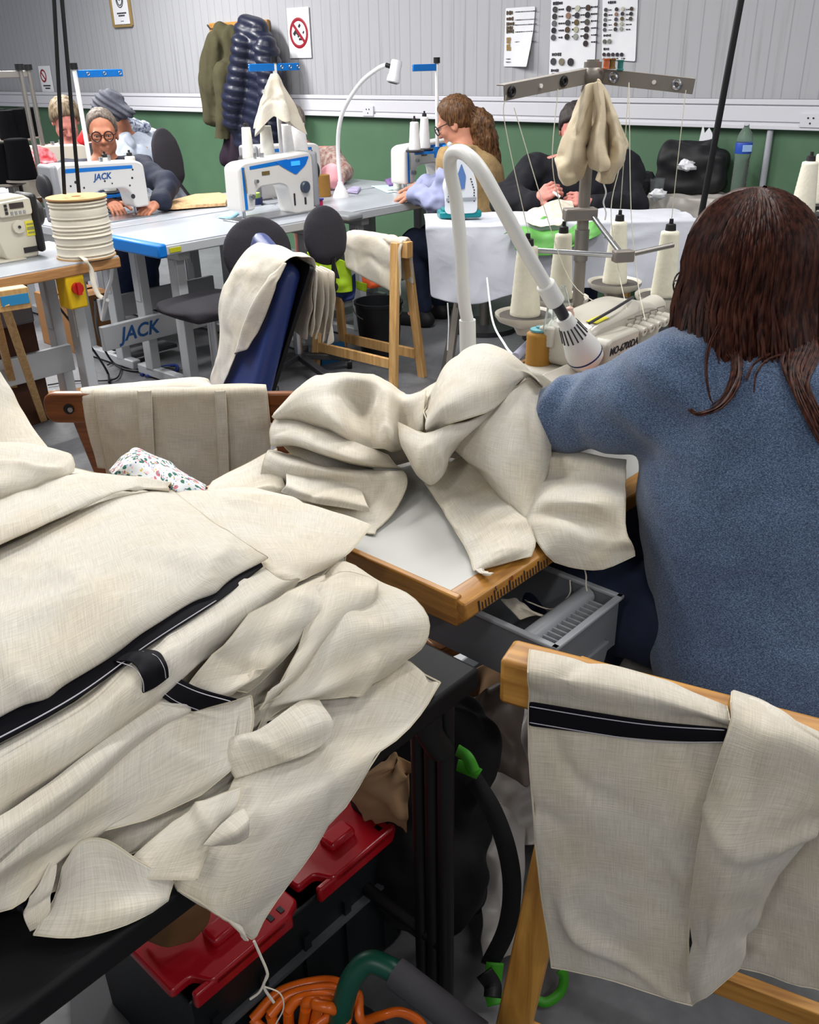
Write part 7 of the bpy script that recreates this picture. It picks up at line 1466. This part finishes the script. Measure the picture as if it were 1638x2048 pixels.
band('black stitched tape on the sheet below the rolled fold, ending in a frayed edge', [[(308, 1384, .868), (346, 1350, .872)], [(345, 1408, .852), (405, 1378, .856)], [(384, 1424, .834), (478, 1398, .834)]], [[(318, 1378, .8710), (352, 1402, .8560), (398, 1420, .8370)], [(338, 1357, .8740), (395, 1383, .8580), (462, 1402, .8370)]])
pile('rounded cream fold at the upper left corner of the pile', [[(-40, 900, .86), (60, 905, .87), (138, 925, .86)], [(-40, 882, .91), (60, 889, .922), (141, 908, .91)], [(-40, 925, .925), (60, 926, .932), (147, 942, .906)], [(-40, 975, .925), (40, 968, .925), (102, 962, .905)], [(-40, 1015, .90), (20, 1005, .90), (62, 988, .895)]], seed=35)
pile('folded-over cream edge across the top left of the pile', [[(-40, 1000, .87), (90, 962, .87), (160, 955, .868), (250, 962, .865), (338, 982, .86)], [(-40, 1008, .905), (90, 956, .905), (160, 947, .902), (250, 955, .895), (340, 977, .876)], [(-40, 1060, .922), (90, 1002, .922), (172, 975, .916), (252, 969, .906), (334, 977, .884)], [(-40, 1102, .917), (100, 1040, .917), (196, 997, .912), (262, 979, .903), (337, 979, .884)], [(-40, 1100, .905), (100, 1040, .903), (196, 996, .90), (262, 978, .892), (336, 979, .878)]], seed=36, wr=.003)
pile('narrow cream folds behind the floral scrap, linking pile and near table', [[(330, 985, .82), (420, 978, .82), (500, 975, .81), (560, 990, .80)], [(380, 980, .848), (440, 985, .846), (520, 990, .838), (600, 1000, .825)], [(390, 1000, .84), (450, 1005, .842), (540, 1012, .835), (640, 1030, .825)]], seed=37)
for px, py, lb in ((40, 1805, 'dark frayed patch at the lower left cuff of the pile'), (548, 1452, 'dark frayed cloth bit showing under the mid pile folds')):
    crumple('dark_fray', lb, 'cloth', UZ(px, py, .782), (.008, .008, .005), M_tape, 3, None, .9)
# thread tail under the hanging tip
tipp = PL(508, 1882, 2.565)
tag(MB().tube(curve([tipp, tipp+V((.004, 0, -.02)), tipp+V((.010, -.002, -.05)), tipp+V((.004, -.002, -.07)), tipp+V((.012, 0, -.10))], 6), .0016, 6).tube(curve([tipp+V((.010, -.002, -.05)), tipp+V((.0, -.004, -.075)), tipp+V((-.012, -.004, -.088))], 5), .0014, 6).tube(curve([tipp+V((.004, -.002, -.07)), tipp+V((.02, 0, -.085)), tipp+V((.022, 0, -.11)), tipp+V((.01, 0, -.14))], 5), .0008, 6).build('thread_tail', M_cream), 'twisted thread tail hanging from the tip of the hanging corner', 'thread')
# floral scrap
def floral():
    m = bpy.data.materials.new('floral_cotton'); m.use_nodes = True; nt = m.node_tree; L = nt.links; b = nt.nodes['Principled BSDF']; b.inputs['Roughness'].default_value = .85
    tc = nd(nt, 'ShaderNodeTexCoord'); prev = None; base = lin('dfe2e4')
    for sc_, col, th_, off in ((75., '2f6b57', .40, 0.), (60., 'c4707c', .33, 3.), (95., '7fa3c8', .22, 7.), (85., 'd8b24a', .20, 11.), (130., '24506a', .2, 5.), (70., 'e9c4c8', .25, 15.)):
        mp = nd(nt, 'ShaderNodeMapping'); mp.inputs['Location'].default_value = (off, off*.7, 0); L.new(tc.outputs['UV'], mp.inputs[0])
        vo = nd(nt, 'ShaderNodeTexVoronoi', Scale=sc_); L.new(mp.outputs[0], vo.inputs['Vector'])
        nz = nd(nt, 'ShaderNodeTexNoise', Scale=sc_*2.2, Detail=2.); L.new(mp.outputs[0], nz.inputs['Vector'])
        ad = nd(nt, 'ShaderNodeMath', operation='MULTIPLY_ADD'); ad.inputs[1].default_value = .5; L.new(nz.outputs['Fac'], ad.inputs[0]); L.new(vo.outputs['Distance'], ad.inputs[2])
        lt_ = nd(nt, 'ShaderNodeMath', operation='LESS_THAN'); lt_.inputs[1].default_value = th_+.22; L.new(ad.outputs[0], lt_.inputs[0])
        mx = nd(nt, 'ShaderNodeMix', data_type='RGBA'); mx.inputs[7].default_value = lin(col); L.new(lt_.outputs[0], mx.inputs[0])
        if prev is None: mx.inputs[6].default_value = base
        else: L.new(prev.outputs[2], mx.inputs[6])
        prev = mx
    L.new(prev.outputs[2], b.inputs['Base Color']); return m
M_floral = floral()
piece('floral_cloth', 'white floral-print cloth lying between the pile and the folding chair', [[(218, 942, .85), (262, 896, .87), (300, 908, .868), (370, 948, .862), (412, 972, .85)], [(226, 950, .862), (266, 922, .886), (310, 930, .882), (372, 962, .872), (408, 982, .856)], [(232, 955, .85), (268, 952, .872), (315, 965, .872), (352, 985, .866), (388, 994, .852)]], UZ, M_floral, seed=38, wr=.003)

# ------------------------------------------------------------------ right-hand trestle with banded cloth
e0 = UZ(1012, 1340, .775); e1 = UZ(1640, 1512, .775); d = (e1-e0); d.z = 0; d.normalize(); k = d.cross(Z)
if k.y > 0: k = -k                                           # towards the camera
t = thing('trestle', 'near pine trestle with banded cream cloth over its beam, right foreground', 'trestle', V((e0.x, e0.y, 0))+d*.3, math.atan2(d.y, d.x))
M_pine2 = wood('pine_near', 'c99244', '96621f', 1., .4, 'X')
MB().bar(e0, e0+d*.72, .052, .068).build('beam', M_pine2, t, bevel=.007)
zb_ = e0.z-.034
M_pine3 = wood('pine_near_leg', 'c99244', '96621f', 1., .4, 'Z')
for s, fx in ((.107, -.075), (.58, .03)):
    for q in (-1, 1):
        a = e0+d*s+k*(.006 if q > 0 else -.04); a.z = zb_+(.0 if q > 0 else .045); b = e0+d*(s+fx)+k*(.05 if q > 0 else -.22); b.z = 0
        MB().bar(b, a, .052, .022, k).build('leg', M_pine3, t, bevel=.003)
for q in (-1, 1):
    o_ = .03 if q > 0 else -.19; a = e0+d*.06+k*o_; b = e0+d*.62+k*o_; a.z = b.z = .13; MB().bar(a, b, .022, .045).build('spreader', M_pine2, t, bevel=.002)
FP = e0+k*.028
def FT(px, py, v): return UZ(px, py, v) if v > .5 else UPL(px, py, FP+k*v, k)
zt = e0.z+.036
c1 = piece('banded_cloth', 'cream cloth with a stitched black band over the near trestle beam, left of two', [[(1062, 1322, zt-.10), (1190, 1345, zt-.10), (1310, 1378, zt-.10), (1455, 1428, zt-.10)], [(1060, 1299, zt), (1190, 1322, zt), (1306, 1355, zt), (1456, 1408, zt)], [(1056, 1345, zt+.008), (1190, 1368, zt+.010), (1312, 1395, zt+.012), (1460, 1440, zt+.012)], [(1057, 1398, .006), (1190, 1420, .008), (1310, 1438, .009), (1458, 1466, .010)], [(1056, 1450, .007), (1190, 1462, .010), (1310, 1474, .011), (1448, 1484, .015)], [(1060, 1545, .020), (1185, 1555, .024), (1300, 1570, .024), (1420, 1592, .024)], [(1073, 1690, .028), (1185, 1690, .034), (1290, 1705, .034), (1394, 1722, .03)], [(1090, 1840, .034), (1190, 1850, .038), (1285, 1868, .040), (1376, 1880, .034)], [(1106, 1930, .037), (1198, 1954, .040), (1290, 1984, .042), (1384, 2012, .036)]], FT, M_cream2, wr=.0055, ws=8, seed=50, th=.002, fray=.03)
tape = cloth('black_band', [[(1058, 1402, .0105), (1190, 1424, .012), (1310, 1442, .012), (1456, 1456, .016)], [(1057, 1428, .0115), (1190, 1446, .015), (1310, 1460, .016), (1452, 1470, .0185)], [(1057, 1452, .013), (1190, 1468, .0165), (1310, 1480, .0175), (1446, 1486, .020)]], FT, M_tape, c1, 8, 4, .0012, .0)
for dy in (10, 42): cloth('stitching', [[(1058, 1402+dy, .0135), (1190, 1424+dy, .0172), (1310, 1440+dy, .0182), (1450, 1452+dy*.75, .0212)], [(1058, 1404+dy, .0135), (1190, 1426+dy, .0172), (1310, 1442+dy, .0182), (1450, 1454+dy*.75, .0212)]], FT, M_stitch, tape, 10, 2, .0006, 0)
c2 = piece('draped_cloth', 'bunched cream cloth over the near trestle beam, overlapping the banded cloth', [[(1470, 1400, zt-.06), (1535, 1425, zt-.06), (1595, 1465, zt-.06), (1665, 1500, zt-.06)], [(1466, 1377, zt+.012), (1532, 1400, zt+.02), (1592, 1440, zt+.018), (1665, 1478, zt+.014)], [(1458, 1432, .024), (1532, 1462, .05), (1592, 1482, .045), (1668, 1520, .04)], [(1432, 1545, .028), (1505, 1560, .062), (1572, 1570, .055), (1668, 1600, .045)], [(1398, 1690, .044), (1462, 1688, .078), (1530, 1676, .07), (1612, 1672, .04)], [(1380, 1815, .048), (1432, 1812, .078), (1488, 1796, .058), (1536, 1786, .035)], [(1376, 1925, .048), (1412, 1922, .068), (1462, 1898, .05), (1516, 1860, .03)], [(1386, 2008, .046), (1410, 1988, .056), (1442, 1962, .04), (1476, 1932, .026)]], FT, M_cream2, wr=.006, ws=9, seed=51, th=.003, fray=.03)
piece('draped_cloth', 'cream fold catching light on top of the near trestle at the right edge', [[(1500, 1395, zt+.02), (1560, 1420, zt+.035), (1610, 1455, zt+.035), (1670, 1490, zt+.03)], [(1478, 1420, zt+.024), (1540, 1450, zt+.03), (1600, 1488, zt+.026), (1668, 1512, zt+.02)]], FT, M_cream, wr=.003, seed=52)
piece('draped_cloth', 'shaded cream cloth hanging on the far side of the near trestle, right edge', [[(1440, 1560, -.085), (1520, 1560, -.085), (1600, 1570, -.085), (1680, 1580, -.085)], [(1440, 1700, -.095), (1520, 1710, -.10), (1600, 1720, -.095), (1680, 1740, -.10)], [(1430, 1830, -.10), (1520, 1845, -.105), (1600, 1865, -.10), (1680, 1890, -.105)], [(1425, 1930, -.10), (1520, 1948, -.105), (1600, 1975, -.10), (1680, 2002, -.105)]], FT, M_cream2, wr=.006, ws=8, seed=53, th=.003, fray=.05)

# ------------------------------------------------------------------ under the tables
M_redp = mat('red_plastic', 'b0121f', .3, coat=.3); M_crate = mat('dark_crate', '12171a', .45)
a0, a1, b0, b1, zl = -1.10, -.79, .375, .835, .30
t = thing('storage_crate', 'dark plastic crate with a two-part red lid under the black table', 'crate', RM((a0+a1)/2, (b0+b1)/2, 0), RZW); w_, h_ = a1-a0, b1-b0
mb = MB()
mb.box((0, 0, .006), (w_-.05, h_-.05, .012))
for s in (-1, 1): mb.box((s*(w_/2-.018), 0, .14), (.008, h_-.03, .275)).box((0, s*(h_/2-.018), .14), (w_-.03, .008, .275))
mb.build('bin', M_crate, t, local=True, bevel=.004)
for y in np.linspace(-h_/2+.05, h_/2-.05, 5): MB().box((w_/2-.011, y, .12), (.008, .014, .20)).build('rib', M_crate, t, local=True)
MB().box((w_/2-.008, 0, .185), (.012, h_-.06, .008)).build('grip_rail', mat('rail_grey', '55585c', .35), t, local=True)
for y0, y1 in ((-h_/2, -.008), (.008, h_/2)):
    yc = (y0+y1)/2; ld = MB().prism(rounded([(-w_/2, y0), (w_/2-.03, y0), (w_/2-.03, y0+.035), (w_/2, y0+.05), (w_/2, y1-.03), (w_/2-.012, y1), (-w_/2, y1)], .008), (0, 0, zl-.012), (1, 0, 0), (0, 1, 0), (0, 0, 1), .018).build('lid', M_redp, t, local=True, bevel=.004)
    MB().box((w_/2-.055, yc, zl+.012), (.035, .055, .018)).build('latch', M_redp, ld, local=True, bevel=.006); MB().box((w_/2-.006, yc, zl-.012), (.012, y1-y0-.04, .03)).build('lip', M_redp, ld, local=True, bevel=.004)
    for q in (.03, .05): MB().box((w_/2-.018, y1-q, zl+.0065), (.012, .008, .002)).build('slot_marking', M_black, ld, local=True)
rows = [[(322, 1830, .34), (360, 1795, .345), (420, 1800, .345)], [(300, 1865, .325), (350, 1840, .35), (418, 1842, .33)], [(290, 1880, .312), (335, 1895, .33), (385, 1880, .315)]]
piece('brown_cloth', 'folded brown fabric lying on the red crate lid under the table edge', rows, UZ, mat('brown_canvas', '6a4a2c', .9, bump=.3, bscale=100), wr=.002, seed=60, th=.006)
# backpack
M_pack = mat('black_cordura', '0c0d13', .75, bump=.4, bscale=160)
c = V((.015, 1.22, 0)); S = SDF(c+V((-.26, -.24, 0)), c+V((.26, .26, .62)), .009)
S.box(c+V((0, 0, .22)), (.115, .09, .22), .08, .03).ell(c+V((-.0, -.08, .16)), (.11, .06, .13), .03).ell(c+V((-.04, .0, .38)), (.08, .08, .10), .05).cone(c+V((-.02, -.02, .50)), c+V((.06, .0, .40)), .05, .08, .05).cone(c+V((-.08, 0, .2)), c+V((-.08, -.02, .34)), .05, .05, .04)
bp_ = S.build('backpack', M_pack, None, fold(12, .02, (0, 0, 1), 1.3, 6)); tag(bp_, 'black backpack with bright green clips standing behind the black table leg', 'backpack')
M_clip = mat('clip_green', '3f9a22', .5)
def ribbon(name, pts, w, m, par, nrm, n=8): return strip(name, pts, nrm, w, m, par, 0, n, .003)
ribbon('shoulder_strap', [UZ(945, 1555, .46), UZ(985, 1620, .42), UZ(1014, 1700, .36), UZ(1024, 1780, .28), UZ(1012, 1860, .17), UZ(978, 1930, .06)], .030, M_pack, bp_, (-.2, -1, .3))
for pts, wd in (([UZ(915, 1500, .52), UZ(935, 1515, .52), UZ(950, 1545, .50)], .018), ([UZ(915, 1530, .50), UZ(940, 1540, .50), UZ(958, 1548, .49)], .018), ([UZ(990, 1925, .08), UZ(985, 1975, .04), UZ(992, 2010, .02)], .03)): ribbon('green_clip', pts, wd, M_clip, bp_, (0, -1, .4))
ribbon('buckle', [UZ(968, 1945, .07), UZ(985, 1970, .05), UZ(985, 1995, .04)], .03, M_black, bp_, (0, -1, .5))
tag(strip('green_strap', [UZ(1060, 1990, .02), UZ(1090, 2005, .012), UZ(1120, 1985, .02), UZ(1128, 1955, .05), UZ(1120, 1940, .07)], (0, -.7, .7), .016, M_clip, None, 0, 6, .002), 'bright green strap lying on the floor under the near trestle', 'strap')
# paper and plastic rubbish
M_kraft = mat('kraft_paper', 'a88460', .85, var=.15, vscale=14)
def pap(name, label, rows, m, seed, wr=.02, ws=14): return tag(cloth(name, rows, UZ, m, None, 5, 5, .0015, wr, ws, seed), label, 'paper' if m is M_kraft else 'plastic sheet')
pap('brown_paper', 'crumpled brown paper beside the red crate lid', [[(735, 1520, .50), (790, 1500, .55), (835, 1530, .52)], [(700, 1575, .46), (770, 1555, .52), (826, 1570, .50)], [(720, 1620, .40), (775, 1612, .45), (812, 1612, .44)], [(738, 1650, .34), (778, 1645, .37), (800, 1640, .37)]], M_kraft, 61, .018, 16)
pap('brown_paper', 'sheet of brown paper on the floor below the near table drawer', [[(905, 1395, .30), (960, 1330, .30), (1010, 1320, .30)], [(915, 1440, .26), (960, 1410, .28), (1010, 1400, .27)], [(930, 1490, .20), (975, 1470, .22), (1015, 1450, .22)]], M_kraft, 62, .012, 10)
M_film = mat('plastic_film', 'c8c3be', .28)
pap('plastic_bag', 'crumpled clear plastic on the floor between backpack and trestle, upper part', [[(945, 1490, .22), (1000, 1440, .24), (1055, 1420, .26)], [(950, 1560, .16), (1010, 1540, .20), (1065, 1520, .20)], [(965, 1640, .12), (1020, 1620, .14), (1070, 1600, .14)], [(980, 1700, .06), (1030, 1690, .08), (1070, 1690, .08)]], M_film, 63, .03, 15)
pap('plastic_bag', 'crumpled clear plastic on the floor between backpack and trestle, lower part', [[(955, 1640, .14), (1010, 1600, .16), (1060, 1620, .14)], [(960, 1740, .08), (1005, 1720, .12), (1050, 1720, .10)], [(965, 1850, .04), (1005, 1840, .06), (1040, 1830, .04)], [(965, 1920, .01), (1000, 1920, .02), (1030, 1910, .01)]], M_film, 64, .02, 16)
pap('net_bag', 'greyish plastic wrapping under the near table beside the trestle beam', [[(940, 1400, .34), (1000, 1360, .36), (1050, 1400, .34)], [(930, 1470, .28), (985, 1450, .32), (1050, 1480, .28)], [(960, 1560, .20), (1000, 1540, .22), (1060, 1560, .20)]], mat('grey_film', '7f746e', .4), 65, .03, 14)
carton('small cardboard carton on the floor under the near table', (-.06, 1.62, 0), (.30, .24, .24), .5, M_card)
tag(MB().box(UZ(905, 1285, .42), (.10, .05, .03), .6).build('wood_block', M_oak, bevel=.004), 'small varnished wood block under the near table drawer', 'block')
# cable reel
M_org = mat('orange_cable', 'd9620f', .35, coat=.2); M_gtube = mat('green_tube', '0d4a3a', .4)
ctr = UZ(640, 2075, .16); t = thing('cable_reel', 'orange extension cable coiled on a reel with a green tube handle', 'cable reel', V((ctr.x, ctr.y, 0)), 0)
MB().tube(curve([UZ(668, 2110, .10), UZ(680, 2040, .20), UZ(700, 1965, .27), UZ(735, 1925, .30), UZ(775, 1935, .30), UZ(800, 1955, .295)], 8), .0165, 14).build('handle', M_gtube, t)
MB().tube([UZ(790, 1945, .297), UZ(920, 2045, .275), UZ(960, 2075, .27)], .0225, 16).build('grip', mat('grip_grey', '3f3d42', .7, bump=.4, bscale=90), t)
MB().tube(curve([UZ(960, 2075, .27), UZ(985, 2110, .2), UZ(985, 2140, .05)], 6), .0165, 12).build('handle', M_gtube, t)
for i in (0, 1.6, 3.2, 4.8, 6):
    s = i/6; pts = [UZ(505+22*i, 2030-6*i+10, .17+.01*i), UZ(560+12*i, 1985+4*i, .19+.008*i), UZ(640+4*i, 1963+9*i, .20+.006*i), UZ(684-3*i, 1972+9*i, .205), UZ(680-8*i, 2010+7*i, .19), UZ(600+4*i, 2070+4*i, .17), UZ(530+16*i, 2060, .16), UZ(506+22*i, 2036-4*i, .17+.01*i)]
    MB().tube(curve(pts, 7), .0085, 10).build('cable_turn', M_org, t)
MB().tube(curve([UZ(690, 2060, .20), UZ(700, 2010, .22), UZ(716, 1990, .22), UZ(722, 2040, .2), UZ(760, 2032, .17), UZ(800, 2024, .16), UZ(840, 2045, .14), UZ(860, 2090, .12)], 8), .0075, 10).build('cable_turn', M_org, t)
MB().cyl(V((ctr.x, ctr.y-.03, .06)), V((ctr.x, ctr.y-.03, .13)), .12, 28).build('drum', M_dark, t); MB().cyl(V((ctr.x, ctr.y-.03, 0)), V((ctr.x, ctr.y-.03, .06)), .07, 20).build('base', M_dark, t)
tag(MB().box(UZ(262, 1990, .012), (.20, .34, .012), .35).build('grey_board', mat('grey_board', '4a4a4e', .7)), 'dark grey board lying on the floor under the black table', 'board')
# ------------------------------------------------------------------ light
wd = bpy.data.worlds.new('world'); SC.world = wd; wd.use_nodes = True
wd.node_tree.nodes['Background'].inputs[0].default_value = (.86, .92, 1, 1); wd.node_tree.nodes['Background'].inputs[1].default_value = .24
def tube_light(a, b, e, ln=1.5, wdt=.22, col=(1, .985, .96), rz=RZN, z=2.93):
    L = bpy.data.lights.new('ceiling_tube_light', 'AREA'); L.shape = 'RECTANGLE'; L.size = ln; L.size_y = wdt; L.energy = e; L.color = col
    o = bpy.data.objects.new('ceiling_tube_light', L); COL.objects.link(o); p = RM(a, b, z); o.location = p; o.rotation_euler = (0, 0, rz)
for a, b, e in ((.2, -1.9, 26), (1.9, -.4, 26), (-1.9, -1.5, 9), (.9, 2.0, 10), (-.6, 2.6, 26), (-2.5, .9, 24), (-2.4, 2.7, 46), (-4.4, 1.0, 46), (-4.5, 2.8, 54), (-6.6, 1.3, 95), (-6.9, 3.3, 150), (1.4, 3.0, 22)):
    tube_light(a, b, e)
VS = SC.view_settings; VS.view_transform = 'Standard'; VS.look = 'None'; VS.gamma = 1.; VS.exposure = .26; VS.use_curve_mapping = False
